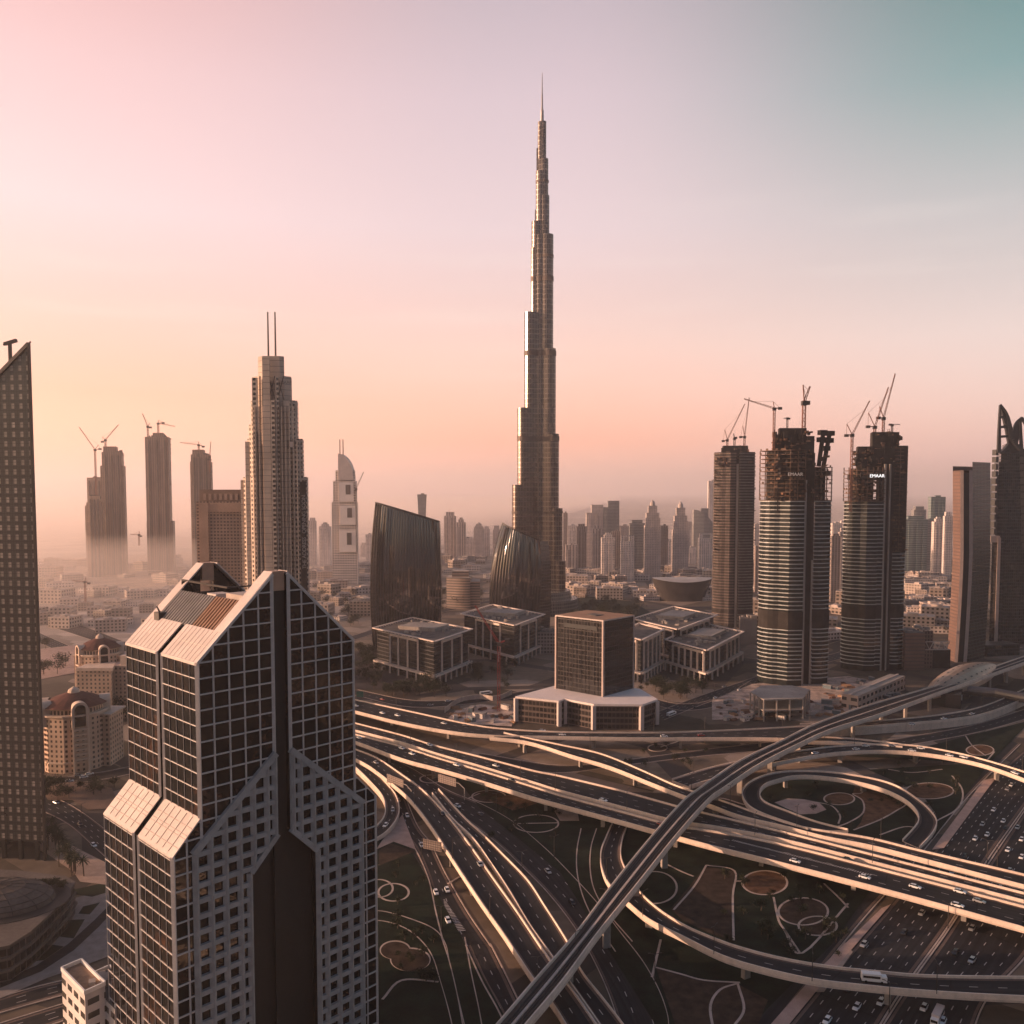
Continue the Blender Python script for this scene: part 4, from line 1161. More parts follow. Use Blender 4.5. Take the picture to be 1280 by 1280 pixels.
for x0, x1, y0, y1 in ((424, 442, 603, 627), (425, 445, 632, 656), (424, 445, 663, 690)):
    m3 = MB(); pbox(m3, x0, x1, y0, y1, ZY-4, 3, 0, 0, 0); b_ = m3.obj('billboard', BILL, s2)
    m3 = MB(); pbox(m3, (x0+x1)/2-1, (x0+x1)/2+5, y0+3, y1-9, ZY-4.4, .6, 0, 0, 0); m3.obj('billboard_print', BAND_M, b_)
for x in (424, 428):
    m3 = MB(); m3.cyl((XW(x, ZY, 250), ZY+8, ZW(575, ZY)), (XW(x, ZY, 250), ZY+8, ZW(549, ZY)), 1.3, 1.0, 6); m3.obj('mast', STEEL, s2)

# ------------------------------------------------------------------ the two curved glass office towers
FIN = mat('glass_fin', (0.04, 0.04, 0.04), 0.4, 0.3, 0.15, 0.1)
CURVE_G = mat('mirror_glass', (0.20, 0.19, 0.19), 0.06, 0.95, 0.02, 0.02)
CURVE_S = facade('mirror_glass_side', (0.05, 0.045, 0.045), (0.12, 0.11, 0.105), 4.2, 3.0, .82, .9, grough=.08, gmetal=.92, wrough=.4, rnd=.05)
def sail(label, Y, xs, tops, base_y, yaw, bulge, thick, nf):
    """xs: picture columns (left, right) at foot / belly / top; tops: roof rows at left and right"""
    (xl0, xr0), (xl1, xr1), (xl2, xr2) = xs
    zl, zr = ZW(tops[0], Y), ZW(tops[1], Y)
    root = thing('office_tower', label, 'tower', (XW((xl0+xr0)/2, Y, 0), Y, 0))
    NV, NU = 24, nf
    H = max(zl, zr)
    def edge(k, f):                       # f 0..1 of height, quadratic through foot/belly/top
        a, b, c_ = (xs[0][k], xs[1][k], xs[2][k])
        return a*(1-f)*(1-2*f)+b*4*f*(1-f)+c_*f*(2*f-1)
    ca, sa = math.cos(yaw), math.sin(yaw)
    def S(u, f, d):
        """u 0..1 across, f 0..1 up (of the sloped roof line), d offset outwards"""
        zt = zl+(zr-zl)*u
        z = zt*f
        fl = z/H
        X0, X1 = XW(edge(0, fl), Y, z), XW(edge(1, fl), Y, z)
        cx_, hw = (X0+X1)/2, (X1-X0)/2
        t = (u*2-1)
        lean = bulge*.5*math.sin(math.pi*min(1, fl*1.02))
        return Vector((cx_+hw*t+(d*t*.25), Y+yaw*t*hw-bulge*(1-t*t)-lean-d, z))
    front = MB()
    rj = random.Random(nf)
    jit = [(rj.uniform(-.28, .28), rj.uniform(-.28, .28)) for i in range(NU)]
    for i in range(NU):
        for j in range(NV):
            u0, u1, f0, f1 = i/NU, (i+1)/NU, j/NV, (j+1)/NV
            um = u0+(u1-u0)*(.26+jit[i][0]*.05)      # saw-tooth bays: a narrow cheek turned to the sun, a wide pane
            dd = .40+jit[i][1]*.14
            front.quad_uv(S(u0, f0, 0), S(um, f0, dd), S(um, f1, dd), S(u0, f1, 0), u0*60, um*60, f0*H, f1*H)
            front.quad_uv(S(um, f0, dd), S(u1, f0, 0), S(u1, f1, 0), S(um, f1, dd), um*60, u1*60, f0*H, f1*H)
    front.obj('curtain_wall', CURVE_G, root)
    bkm = MB()
    def Bp(u, f):
        p = S(u, f, 0); t = u*2-1
        return Vector((p.x, p.y+bulge*(1-t*t)*2+thick, p.z))
    for i in range(NU):
        bkm.quad_uv(Bp((i+1)/NU, 0), Bp(i/NU, 0), Bp(i/NU, 1), Bp((i+1)/NU, 1), 0, 3, 0, H)
    for u in (0.0, 1.0):
        for j in range(NV):
            a, b = S(u, j/NV, 0), S(u, (j+1)/NV, 0)
            c_, d = Bp(u, (j+1)/NV), Bp(u, j/NV)
            bkm.quad_uv(a, d, c_, b, 0, thick, a.z, b.z)
    bkm.obj('side_wall', CURVE_S, root)
    rf = MB()
    for i in range(NU):
        u0, u1 = i/NU, (i+1)/NU
        a, b, c_, d = S(u0, 1, 0), S(u1, 1, 0), Bp(u1, 1), Bp(u0, 1)
        for p in (a, b, c_, d):
            p.z -= 2.5
        rf.face((a, b, c_, d))
    rf.obj('roof', ROOFGREY, root)
    fm = MB()
    for i in range(NU+1):
        u = i/NU
        for j in range(NV):
            a, b = S(u, j/NV, .35), S(u, (j+1)/NV, .35)
            fm.beam(a, b, .3, .4)
    fm.obj('fin', FIN, root)
    tm = MB()
    for i in range(NU):
        tm.beam(S(i/NU, 1, .4), S((i+1)/NU, 1, .4), 1.2, 1.2)
    tm.obj('roof_trim', STEEL, root)
    return root
sail('broad dark glass tower with vertical fins and a slanting roof, left of the tallest spire', 1010, ((468, 549), (464.5, 551), (470, 547)), (628, 652), 815, .10, 9, 16, 26)
s3 = sail('smaller curved glass tower with a bulging left edge, in front of the tallest spire', 1130, ((616, 668), (613, 676), (628, 672)), (654, 675), 790, -.10, 9, 10, 18)
m3 = MB()
Yb = 1130
for j in range(14):
    f0, f1 = j/14, (j+1)/14
    z0, z1 = ZW(677, Yb)*f0, ZW(677, Yb)*f1
    def xe(f, k):
        return (668 if k == 0 else 687)+(5.5 if k == 0 else 3)*4*f*(1-f)+(2.5 if k == 0 else -1)*f
    a = (XW(xe(f0, 0), Yb, z0), Yb-1, z0); b = (XW(xe(f0, 1), Yb, z0), Yb+14, z0)
    c_ = (XW(xe(f1, 1), Yb, z1), Yb+14, z1); d = (XW(xe(f1, 0), Yb, z1), Yb-1, z1)
    m3.quad_uv(a, b, c_, d, 0, 20, z0, z1)
    m3.quad_uv(b, (b[0], b[1]+16, b[2]), (c_[0], c_[1]+16, c_[2]), c_, 20, 40, z0, z1)
m3.obj('end_wall', CURVE_S, s3)
# ------------------------------------------------------------------ grey hotel tower at the left edge
HY = 434.0
ht = thing('hotel_tower', 'grey gridded tower with a slanted roof cut off by the left edge', 'tower', (XW(10, HY, 0), HY, 0))
HTM = facade('grid_cladding', (0.075, 0.076, 0.078), (0.15, 0.13, 0.115), fh=4.6, bw=4.4, wh=0.56, ww=0.40, grough=.35, rnd=0.35, wrough=.2, wmetal=.5, joint=(3, 2))
zr = ZW(432, HY)
xr = XW(35.5, HY, zr)
hp = [(xr-90, HY+12), (xr, HY), (xr-27, HY+42), (xr-100, HY+60)]
def htop(x, y):
    return zr-max(0, (xr-x))*0.90 if x < xr else zr
m3 = MB(); m3.prism(hp, 9, htop, 0, 1); m3.obj('tower_wall', [HTM, STEEL], ht)
m3 = MB(); m3.beam((xr+.3, HY-.3, 0), (xr+.3, HY-.3, zr+1), 1.2, 1.2); m3.beam((xr+.3, HY-.3, zr+1), (xr-80, HY+10, zr+1-72), 1.2, 1.6); m3.obj('corner_trim', STEEL, ht)
m3 = MB()
for k in range(9):
    m3.beam((xr-4-k*9, HY+.6+k*1.1, 0), (xr-4-k*9, HY+.6+k*1.1, 10), 1.8)
m3.box(xr-70, HY+30, 40, 14, 0.1, 8.9)
m3.obj('podium', [BLACK], ht)
m3 = MB()
for k in range(30):
    m3.beam((xr-2-k*2.6, HY+4+k*.4, htop(xr-2-k*2.6, 0)+.3), (xr-2-k*2.6, HY+4+k*.4, htop(xr-2-k*2.6, 0)+3.2), .35)
m3.beam((xr-1, HY+4, zr+2.6), (xr-70, HY+14, zr-59.5), .6); m3.obj('roof_railing', STEEL, ht)
m3 = MB()
xc, zc_ = XW(12.5, HY+8, zr), ZW(450, HY+8)
m3.beam((xc, HY+8, zc_-5), (xc, HY+8, ZW(430, HY+8)), 1.3); m3.beam((xc-2.6, HY+8, ZW(430, HY+8)), (xc+3.4, HY+8, ZW(425.5, HY+8)), 1.7, 1.5); m3.beam((xc-2.6, HY+8, ZW(429, HY+8)), (xc-2.9, HY+8, ZW(432, HY+8)), .8)
m3.obj('cleaning_crane', STEEL, ht)

# ------------------------------------------------------------------ cream apartment blocks with red roofs
APT = facade('cream_stucco', (0.55, 0.38, 0.27), (0.07, 0.05, 0.04), 3.3, 3.4, .5, .42, rnd=.25)
TILE = mat('red_tile', (0.12, 0.050, 0.038), .8, var=.15, scale=.3)
STUC = mat('pale_stucco', (0.66, 0.50, 0.39), .8, var=.07, scale=.2, stain=.2)
def apartment(label, cxp, Y, rad, z_e, z_a, base=0, wings=True):
    cx_ = XW(cxp, Y, z_e)
    root = thing('apartment_block', label, 'apartment block', (cx_, Y, base))
    def ng(r, n=12, a0=.13):
        return [(cx_+r*math.cos(a0+2*math.pi*i/n), Y+r*math.sin(a0+2*math.pi*i/n)) for i in range(n)]
    m4 = MB(); m4.prism(ng(rad), base, z_e, 0, 1); m4.obj('wall', [APT, STUC], root)
    m4 = MB(); m4.prism(ng(rad*.9), z_e, z_e+4.2, 0, 1); m4.obj('attic_wall', [facade('attic_stucco', (0.5, 0.36, .27), (.06, .045, .04), 4.2, 2.6, .7, .6, rnd=.1), STUC], root)
    m4 = MB()
    P = ng(rad*1.02, 20); A = ng(rad*.62, 20); B_ = ng(rad*.22, 20)
    z1, z2, z3 = z_e+4.2, z_e+4.2+(z_a-z_e-4.2)*.62, z_a
    for i in range(20):
        j = (i+1) % 20
        m4.face(((*P[i], z1), (*P[j], z1), (*A[j], z2), (*A[i], z2)))
        m4.face(((*A[i], z2), (*A[j], z2), (*B_[j], z3), (*B_[i], z3)))
    m4.face([(*p, z3) for p in B_]); m4.face([(*p, z1) for p in reversed(P)])
    m4.obj('roof', TILE, root)
    m4 = MB(); m4.cyl((cx_, Y, z3-.5), (cx_, Y, z3+2), rad*.2, rad*.16, 10); m4.cyl((cx_, Y, z3+2), (cx_, Y, z3+4), rad*.16, .2, 10); m4.obj('roof_lantern', STUC, root)
    for a in (-2.35, -0.95, .5, 2.0, -1.65 if not wings else 3.4):
        dx_, dy_ = math.cos(a), math.sin(a)
        tx, ty = -dy_, dx_
        m4 = MB()
        def pt(r, t, z):
            return (cx_+dx_*r+tx*t, Y+dy_*r+ty*t, z)
        hw = rad*.2
        zs = z_e+3.5
        prof = [(-hw*1.25, z_e-8), (-hw*1.25, zs)]+[(hw*1.25*math.cos(math.pi-math.pi*k/10), zs+hw*1.25*math.sin(math.pi*k/10)) for k in range(11)]+[(hw*1.25, z_e-8)]
        inn = [(-hw*.85, z_e-8), (-hw*.85, zs)]+[(hw*.85*math.cos(math.pi-math.pi*k/10), zs+hw*.85*math.sin(math.pi*k/10)) for k in range(11)]+[(hw*.85, z_e-8)]
        r1, r0 = rad*1.08, rad*.75
        for k in range(len(prof)-1):
            a1, a2, b1, b2 = prof[k], prof[k+1], inn[k], inn[k+1]
            m4.face((pt(r1, *a1), pt(r1, *a2), pt(r1, *b2), pt(r1, *b1)))
            m4.face((pt(r1, *a1), pt(r0, *a1), pt(r0, *a2), pt(r1, *a2)))
            m4.face((pt(r1, *b1), pt(r1, *b2), pt(r0, *b2), pt(r0, *b1)))
        ar = m4.obj('dormer', STUC, root)
        m4 = MB(); m4.face([pt(rad*1.0, *p) for p in inn]); m4.obj('arched_window', DGLASS, ar)
        m4 = MB()
        zb = base+9
        while zb < z_e-9:
            m4.beam(pt(rad*1.04, -hw*1.1, zb), pt(rad*1.04, hw*1.1, zb), 2.0, 1.0)
            zb += 3.3
        for t in (-hw*1.1, hw*1.1):
            m4.beam(pt(rad*1.06, t, base), pt(rad*1.06, t, z_e-7), 1.0, 1.0)
        m4.obj('balcony_stack', STUC, root)
    m4 = MB(); m4.prism(ng(rad*1.07), z_e-1, z_e+.1, 0, 0, True, True); m4.prism(ng(rad*1.04), base+6.5, base+7.5, 0, 0, True, True)
    m4.obj('cornice', STUC, root)
    if wings:
        m4 = MB()
        for sg in (1, -1):
            m4.box(cx_+sg*rad*.8, Y+rad*.35, rad*.42, rad*.5, base, z_e-3.5, 0, 0, 1)
            m4.box(cx_+sg*rad*.8, Y+rad*.35, rad*.5, rad*.58, z_e-3.5, z_e-2.5, 0, 1, 1)
        m4.obj('side_wing', [APT, STUC], root)
apartment('nearer cream apartment block with a round red roof and arched dormers', 93, 590, 20.5, 38.5, 50)
apartment('farther cream apartment block with a red roof, rising behind its twin', 125, 735, 17, 51, 62.5, wings=True)
zz = thing('apartment_wing', 'stepped cream apartment wing between the red-roofed block and the gabled tower', 'apartment block', (XW(140, 705, 30), 705, 0))
m3 = MB(); pbox(m3, 96, 140, 838, None, 700, 24); pbox(m3, 138, 175, 832, None, 712, 20); m3.obj('wall', [APT, STUC], zz)
m3 = MB(); pbox(m3, 95, 141, 835, 839, 699, 26, 0, 0, 0); pbox(m3, 150, 168, 820, 833, 714, 12, 0, 0, 0); m3.obj('roof_parapet', STUC, zz)

# ------------------------------------------------------------------ cranes
def crane(label, Y, base, top, tip, tail, apex=None, material=None, w_=2.0, group='tower cranes', lat=True):
    """all picture points, set at depth Y"""
    material = material or RUST
    zb, zt = ZW(base[1], Y), ZW(top[1], Y)
    x = XW(base[0], Y, zb)
    root = thing('tower_crane', label, 'crane', (x, Y, zb), group)
    m4 = MB()
    if lat:
        h_ = w_/2
        for i in (-h_, h_):
            for j in (-h_, h_):
                m4.beam((x+i, Y+j, zb), (x+i, Y+j, zt), w_*.22)
        n = max(2, int((zt-zb)/(w_*1.3)))
        for k in range(n):
            za, zc_ = zb+(zt-zb)*k/n, zb+(zt-zb)*(k+1)/n
            s_ = 1 if k % 2 else -1
            m4.beam((x-h_*s_, Y-h_, za), (x+h_*s_, Y-h_, zc_), w_*.16); m4.beam((x-h_, Y-h_*s_, za), (x-h_, Y+h_*s_, zc_), w_*.16)
    else:
        m4.beam((x, Y, zb), (x, Y, zt), w_)
    m4.obj('mast', material, root)
    m4 = MB(); m4.box(x, Y, w_*.9, w_*.9, zt-w_*.5, zt+w_*1.1); m4.obj('cab', STEEL, root)
    P = lambda p: Vector((XW(p[0], Y, ZW(p[1], Y)), Y, ZW(p[1], Y)))
    a, b = Vector((x, Y, zt+w_*.7)), P(tip)
    m4 = MB()
    d = (b-a).normalized()
    nn = Vector((-d.z, 0, d.x))*w_*.38
    m4.beam(a+nn, b+nn*.4, w_*.24); m4.beam(a-nn, b-nn*.4, w_*.24)
    n = max(3, int((b-a).length/(w_*1.4)))
    for k in range(n):
        p, q_ = a.lerp(b, k/n), a.lerp(b, (k+1)/n)
        s_ = 1 if k % 2 else -1
        m4.beam(p+nn*s_, q_-nn*s_, w_*.16)
    m4.obj('jib', material, root)
    m4 = MB(); c_ = P(tail)
    m4.beam(a, c_, w_*.5); m4.obj('counter_jib', material, root)
    m4 = MB(); m4.box(c_.x, Y, w_*1.0, w_*.8, c_.z-w_*.9, c_.z+w_*.5); m4.obj('counterweight', STEEL, root)
    if apex:
        m4 = MB(); ap = P(apex)
        m4.beam(a, ap, w_*.35); m4.beam(ap, c_, w_*.12); m4.beam(ap, a.lerp(b, .75), w_*.1)
        m4.obj('a_frame', material, root)
    return root

# ------------------------------------------------------------------ hazy towers under construction at left
SITE = facade('site_concrete', (0.30, 0.20, 0.145), (0.07, 0.05, 0.04), 3.9, 5.0, .62, .55, grough=.6, rnd=.3)
SITE2 = facade('site_concrete_pale', (0.40, 0.27, 0.19), (0.16, 0.11, 0.08), 3.9, 4.0, .5, .5, grough=.6, rnd=.3)
def site_far(label, Y, blocks, m_=SITE, fins=3):
    x = XW((blocks[0][0]+blocks[0][1])/2, Y, 100)
    root = thing('unfinished_tower', label, 'tower', (x, Y, 0))
    for k, (x0, x1, y0, dep) in enumerate(blocks):
        m4 = MB(); pbox(m4, x0, x1, y0, None, Y+k*1.5, dep); m4.obj('tower_tier', [m_, CONC_DARK], root)
    m4 = MB()
    x0, x1, y0, dep = blocks[0]
    for i in range(fins):
        xx = x0+(x1-x0)*(i+.5)/fins
        pbox(m4, xx-.8, xx+.8, y0+4, None, Y-2.5, 3)
    rnd_ = random.Random(int(x0))
    for i in range(14):                     # formwork and edge platforms
        xx = rnd_.uniform(x0, x1-2); yy = y0-rnd_.uniform(-1, 2.5)
        pbox(m4, xx, xx+rnd_.uniform(1.5, 5), yy, y0+3, Y+rnd_.uniform(-1, dep*.6), 8)
    for i in range(16):
        side = rnd_.choice((x0-1, x1)); yy = y0+rnd_.uniform(2, 70)
        pbox(m4, side, side+1.2, yy, yy+1.2, Y+2, 10)
    m4.obj('formwork', CONC_DARK, root)
    return root
site_far('left unfinished tower of the hazy pair at left', 1950, [(129, 153.5, 565, 50), (131, 147, 558, 40), (127, 156, 582, 46), (127.5, 156.5, 640, 50)])
site_far('short pale tower half hidden behind the hazy pair of unfinished towers', 2150, [(110, 128, 597, 40), (107, 130, 632, 44)], SITE2)
site_far('rounded low tower in front of the hazy unfinished pair', 1900, [(112, 126, 620, 30), (109, 128, 628, 34)], SITE2)
site_far('unfinished slab tower with two cranes standing alone in the orange haze', 1950, [(183, 212.5, 546, 50), (193, 206, 541, 40), (184, 216.5, 652, 54)])
site_far('unfinished tower half hidden by the brown hotel block', 1800, [(240, 263, 568, 46), (242, 256, 562, 40), (239, 265, 577, 40)])
crane('luffing crane with a long raised jib left of the hazy tower pair', 1940, (121, 640), (121, 563), (99, 534), (125, 561), (123, 556), RUST, 2.6)
crane('luffing crane on top of the left hazy tower pair', 1945, (132, 560), (132, 551), (148, 531), (128, 552), (128, 546), RUST, 2.6)
crane('left luffing crane on the lone hazy tower', 1945, (185, 546), (185, 534), (178, 517), (188, 534), (187, 529), RUST, 2.6)
crane('flat jib crane on the lone hazy tower', 1950, (198, 542), (198, 530), (219, 533), (204, 528.5), (198, 525), RUST, 2.6)
crane('small flat crane on the tower behind the brown hotel block', 1795, (248.5, 563), (248.5, 557), (225, 553), (254, 558), (248, 552), RUST, 2.4)
crane('thin crane mast on the right side of the tower behind the brown hotel block', 1795, (262.5, 590), (262.5, 572), (263.5, 552), (261, 574), None, RUST, 2.2)
crane('small crane in the orange haze between two unfinished towers', 1900, (174, 682), (174, 669), (163, 668), (176, 670), (174, 664), RUST, 2.2)
crane('lone crane on the hazy plain at left', 1300, (107, 752), (107, 728), (90, 726), (111, 729), (107, 722), RUST, 1.8)
crane('thin crane beside the distant hotel tower with the curved crown', 1740, (446, 690), (446, 612), (454.5, 590), (444, 613), (445, 607), CONC, 2.4)

# ------------------------------------------------------------------ the three big towers under construction at right
SPAN = mat('spandrel_panel', (0.34, 0.345, 0.33), 0.42, var=.16, scale=.2)
TGLASS = mat('new_glazing', (0.022, 0.028, 0.027), 0.12, 0.3, .2, .05)
RAW = mat('raw_slab', (0.13, 0.085, 0.062), .9, var=.25, scale=.15)
RAWD = mat('raw_core', (0.035, 0.030, 0.027), .9, var=.25, scale=.15)
NET = mat('safety_net', (0.14, 0.075, 0.045), .9, var=.3, scale=.2)
def wing_plan(x0, x1, Y, bulge, dep, zref=120, la=0.0, lb=1.0, n=10, nose=0):
    a, b = XW(x0, Y, zref), XW(x1, Y, zref)
    pts = []
    for i in range(n+1):
        t = i/n
        tt = la+(lb-la)*t
        pts.append((a+(b-a)*t, Y-bulge*math.sin(math.pi*tt)))
    pts += [(b, Y+dep), (a+max(0.0, a)/Y*dep*.8, Y+dep)]
    if nose:                         # round off the left corner
        a0 = pts[0]
        arc = [(a+nose-nose*math.cos(k*math.pi/12), Y+nose-nose*math.sin(k*math.pi/12)) for k in range(6)]
        pts = arc+[p for p in pts if p[0] > a+nose*1.02 or p[1] >= Y+dep]
    return pts
def grow(pts, d):
    cx_ = sum(p[0] for p in pts)/len(pts); cy_ = sum(p[1] for p in pts)/len(pts)
    out = []
    for x, y in pts:
        l_ = math.hypot(x-cx_, y-cy_)
        out.append((x+(x-cx_)/l_*d, y+(y-cy_)/l_*d))
    return out
def site_wing(root, pl, z_glass, z_top, mech, fh, cols=True, glazed=True, spmat=None):
    m4 = MB(); m4.prism(grow(pl, -.5), 0, z_glass, 0, 1); m4.obj('curtain_wall', [TGLASS if glazed else RAWD, RAWD], root)
    m4 = MB(); z = 6.0
    P = grow(pl, .25)
    while z < z_glass:
        if not (mech[0] < z < mech[1]):
            m4.prism(P, z, z+(.95 if glazed else 1.5), 0, 0, True, True)
        z += fh
    m4.obj('spandrel', spmat or SPAN, root)
    m4 = MB(); m4.prism(grow(pl, .1), mech[0], mech[1], 0, 0); m4.obj('plant_floor', RAWD, root)
    if z_top > z_glass:
        m4 = MB(); rr = random.Random(int(z_top*10)+len(pl))
        m4.prism(grow(pl, -6), z_glass, z_top-1, 0, 0)
        m4.obj('inner_core', RAWD, root)
        m4 = MB(); z = z_glass
        while z < z_top:
            m4.prism(grow(pl, .4), z, z+.55, 0, 0, True, True)
            n = len(pl)
            for i in range(n-2):
                p = pl[i]
                if z+fh < z_top+1 and i % 2 == 0:
                    m4.box(p[0], p[1]+1.2, .4, .4, z+.55, min(z_top, z+fh))
                if rr.random() < .32:      # netting, stacked boards
                    q_ = pl[i+1] if i+1 < n-2 else pl[i]
                    m4.beam((p[0], p[1]+.5, z+1.4), ((p[0]+q_[0])/2, (p[1]+q_[1])/2+.5, z+1.4), .3, 1.8)
            z += fh
        m4.obj('raw_floor', RAW, root)
def formwork(root, x0, x1, y0, y1, Y, dep, n, seed, mats=(RAWD, NET, RAW)):
    rr = random.Random(seed)
    for mi_, mm in enumerate(mats):
        m4 = MB()
        for i in range(n):
            x = rr.uniform(x0, x1); yb = rr.uniform(y0, y1)
            w_ = rr.uniform(1.2, 5.5); h_ = rr.uniform(.6, 3.2) if mi_ else rr.uniform(2, 7)
            pbox(m4, x-w_/2, x+w_/2, yb, yb+h_, Y+rr.uniform(0, dep), rr.uniform(2, 8), rr.uniform(-.2, .2), 0, 0)
            if rr.random() < .4:
                X, Z = XW(x, Y, ZW(yb, Y)), ZW(yb, Y)
                m4.beam((X, Y+3, Z-1), (X+rr.uniform(-1, 1), Y+3, Z+rr.uniform(1, 4)), .35)
        m4.obj('formwork', mm, root)
Y2, Y3, Y1 = 835.0, 905.0, 1195.0
t2 = thing('unfinished_tower', 'middle unfinished tower with white glazed curve and ragged top, left of its twin', 'tower', (XW(996, Y2, 0), Y2, 0))
zm2 = (ZW(787, Y2), ZW(764, Y2))
site_wing(t2, wing_plan(955.5, 1003, Y2, 6, 30, la=0, lb=.7, nose=19), ZW(626, Y2), ZW(563, Y2), zm2, 3.95)
site_wing(t2, wing_plan(1015, 1038, Y2+8, 5, 26, la=.35, lb=1.0, n=6), ZW(626, Y2), ZW(582, Y2), zm2, 3.95)
m3 = MB(); pbox(m3, 1002, 1016, 566, None, Y2+3, 24); pbox(m3, 972, 1004, 566, 640, Y2+1, 26); m3.obj('core_wall', RAWD, t2)
m3 = MB(); pbox(m3, 1004, 1006.5, 600, None, Y2-2, 3); pbox(m3, 1013, 1014.5, 700, None, Y2-1, 3); m3.obj('hoist_mast', CONC, t2)
m3 = MB(); pbox(m3, 974, 1008, 535, 566, Y2+8, 20); pbox(m3, 1004, 1018, 545, 566, Y2+6, 20); pbox(m3, 967, 976, 543, 566, Y2+6, 14); m3.obj('jump_form', RAWD, t2)
formwork(t2, 968, 1018, 538, 566, Y2+2, 12, 26, 3)
formwork(t2, 957, 1037, 566, 622, Y2-6, 4, 22, 4)
m3 = MB()
for (xa, ya, xb, yb) in ((1023, 583, 1028, 540), (1029, 583, 1036, 541)):
    m3.beam((XW(xa, Y2+8, 200), Y2+8, ZW(ya, Y2+8)), (XW(xb, Y2+8, 200), Y2+8, ZW(yb, Y2+8)), 3.2)
for (xa, ya) in ((1027, 540), (1036, 541), (1026, 549), (1035, 550), (1031, 560)):
    m3.box(XW(xa, Y2+8, 200), Y2+8, 3.6, 3, ZW(ya+3, Y2), ZW(ya-3, Y2), .2)
m3.obj('climbing_form', RAWD, t2)
text_obj('lettering', 'EMAAR', (XW(994, Y2-10, 210), Y2-11.2, ZW(593, Y2-10)), 4.4, (math.pi/2, 0, 0), WLET, t2, ext_=.2)
t3 = thing('unfinished_tower', 'right unfinished tower with a bright name sign and dark right flank', 'tower', (XW(1097, Y3, 0), Y3, 0))
zm3 = (ZW(774, Y3), ZW(757, Y3))
site_wing(t3, wing_plan(1060.5, 1094, Y3, 5, 30, la=0, lb=.6, nose=16), ZW(627, Y3), ZW(584, Y3), zm3, 3.95)
site_wing(t3, wing_plan(1094.4, 1103, Y3+1, 3, 24, la=.3, lb=.6, n=3), ZW(627, Y3), ZW(584, Y3), zm3, 3.95)
site_wing(t3, wing_plan(1113, 1131.5, Y3+8, 5, 26, la=.3, lb=1.0, n=5), ZW(690, Y3), ZW(557, Y3), zm3, 3.95)
m3 = MB(); pbox(m3, 1102, 1115, 560, None, Y3+3, 24); pbox(m3, 1090, 1113, 545, 600, Y3+5, 20); pbox(m3, 1112.5, 1133.5, 557, 690, Y3+4, 28); m3.obj('core_wall', RAWD, t3)
m3 = MB(); pbox(m3, 1103, 1105, 580, None, Y3-2, 3); pbox(m3, 1109.5, 1111, 580, None, Y3-1, 3); m3.obj('hoist_mast', CONC, t3)
m3 = MB(); pbox(m3, 1090, 1124, 540, 560, Y3+8, 20); pbox(m3, 1072, 1094, 558, 586, Y3+7, 18); m3.obj('jump_form', RAWD, t3)
formwork(t3, 1068, 1112, 560, 588, Y3+1, 10, 26, 13)
formwork(t3, 1092, 1126, 539, 556, Y3+4, 10, 14, 14)
formwork(t3, 1062, 1100, 588, 624, Y3-6, 4, 14, 15)
formwork(t3, 1114, 1133, 562, 690, Y3+1, 4, 12, 16)
text_obj('lettering', 'EMAAR', (XW(1096, Y3-10, 210), Y3-11.5, ZW(595, Y3-10)), 4.7, (math.pi/2, 0, 0), WLIT, t3, ext_=.2)
t1 = thing('unfinished_tower', 'leftmost and farthest of the three big unfinished towers, all raw concrete floors', 'tower', (XW(919, Y1, 0), Y1, 0))
site_wing(t1, wing_plan(894.5, 918, Y1, 4, 36, la=0, lb=.6, nose=17), ZW(565, Y1), ZW(572, Y1), (ZW(768, Y1), ZW(762, Y1)), 3.9, glazed=False, spmat=mat('shuttered_slab', (.15, .115, .10), .9, var=.25, scale=.15))
site_wing(t1, wing_plan(922, 942.5, Y1, 6, 36, la=.5, lb=1.0), ZW(565, Y1), ZW(572, Y1), (ZW(768, Y1), ZW(762, Y1)), 3.9, glazed=False, spmat=mat('grey_slab', (.15, .14, .13), .8, var=.2, scale=.2))
m3 = MB(); pbox(m3, 917.5, 922.5, 572, None, Y1+4, 30); pbox(m3, 904, 935, 557, 574, Y1+6, 26); m3.obj('core_wall', [RAWD], t1)
m3 = MB(); pbox(m3, 919.3, 922, 580, None, Y1-3, 4); m3.obj('hoist_mast', CONC, t1)
formwork(t1, 904, 936, 557, 570, Y1+4, 8, 18, 21)
formwork(t1, 894, 943, 571, 580, Y1-4, 6, 14, 22)
m3 = MB()
rr = random.Random(5)
for i in range(26):
    sd = rr.choice((893, 942.5)); yy = rr.uniform(575, 690)
    pbox(m3, sd, sd+2.2, yy, yy+1, Y1+3, 8)
m3.obj('edge_platform', RAWD, t1)
crane('left luffing crane on the farthest raw concrete tower', Y1+6, (909, 558), (909, 551), (931, 505), (904, 551), (906, 537), RUST, 1.9)
crane('upright luffing crane on the farthest raw concrete tower', Y1+6, (930.5, 558), (930.5, 547), (936.5, 497), (926, 546), (928.5, 532), RUST, 1.9)
crane('short crane stub in the middle of the farthest raw concrete tower', Y1+6, (918, 558), (918, 549), (917, 542), (919.5, 547), None, STEEL, 1.9)
crane('level jib crane reaching left from the middle unfinished tower', Y2+5, (967, 562), (967, 512), (930, 498.5), (975, 510), (966.5, 502), RUST, 1.7)
crane('tall red crane with paired masts on the middle unfinished tower', Y2+12, (1004.5, 540), (1004.5, 505), (1012.5, 483), (1008.5, 503), (1003.8, 481), RUST, 2.6)
crane('short crane with a flat head on the middle unfinished tower', Y2+12, (984, 536), (984, 523.5), (979.5, 523), (986, 523), None, STEEL, 1.2)
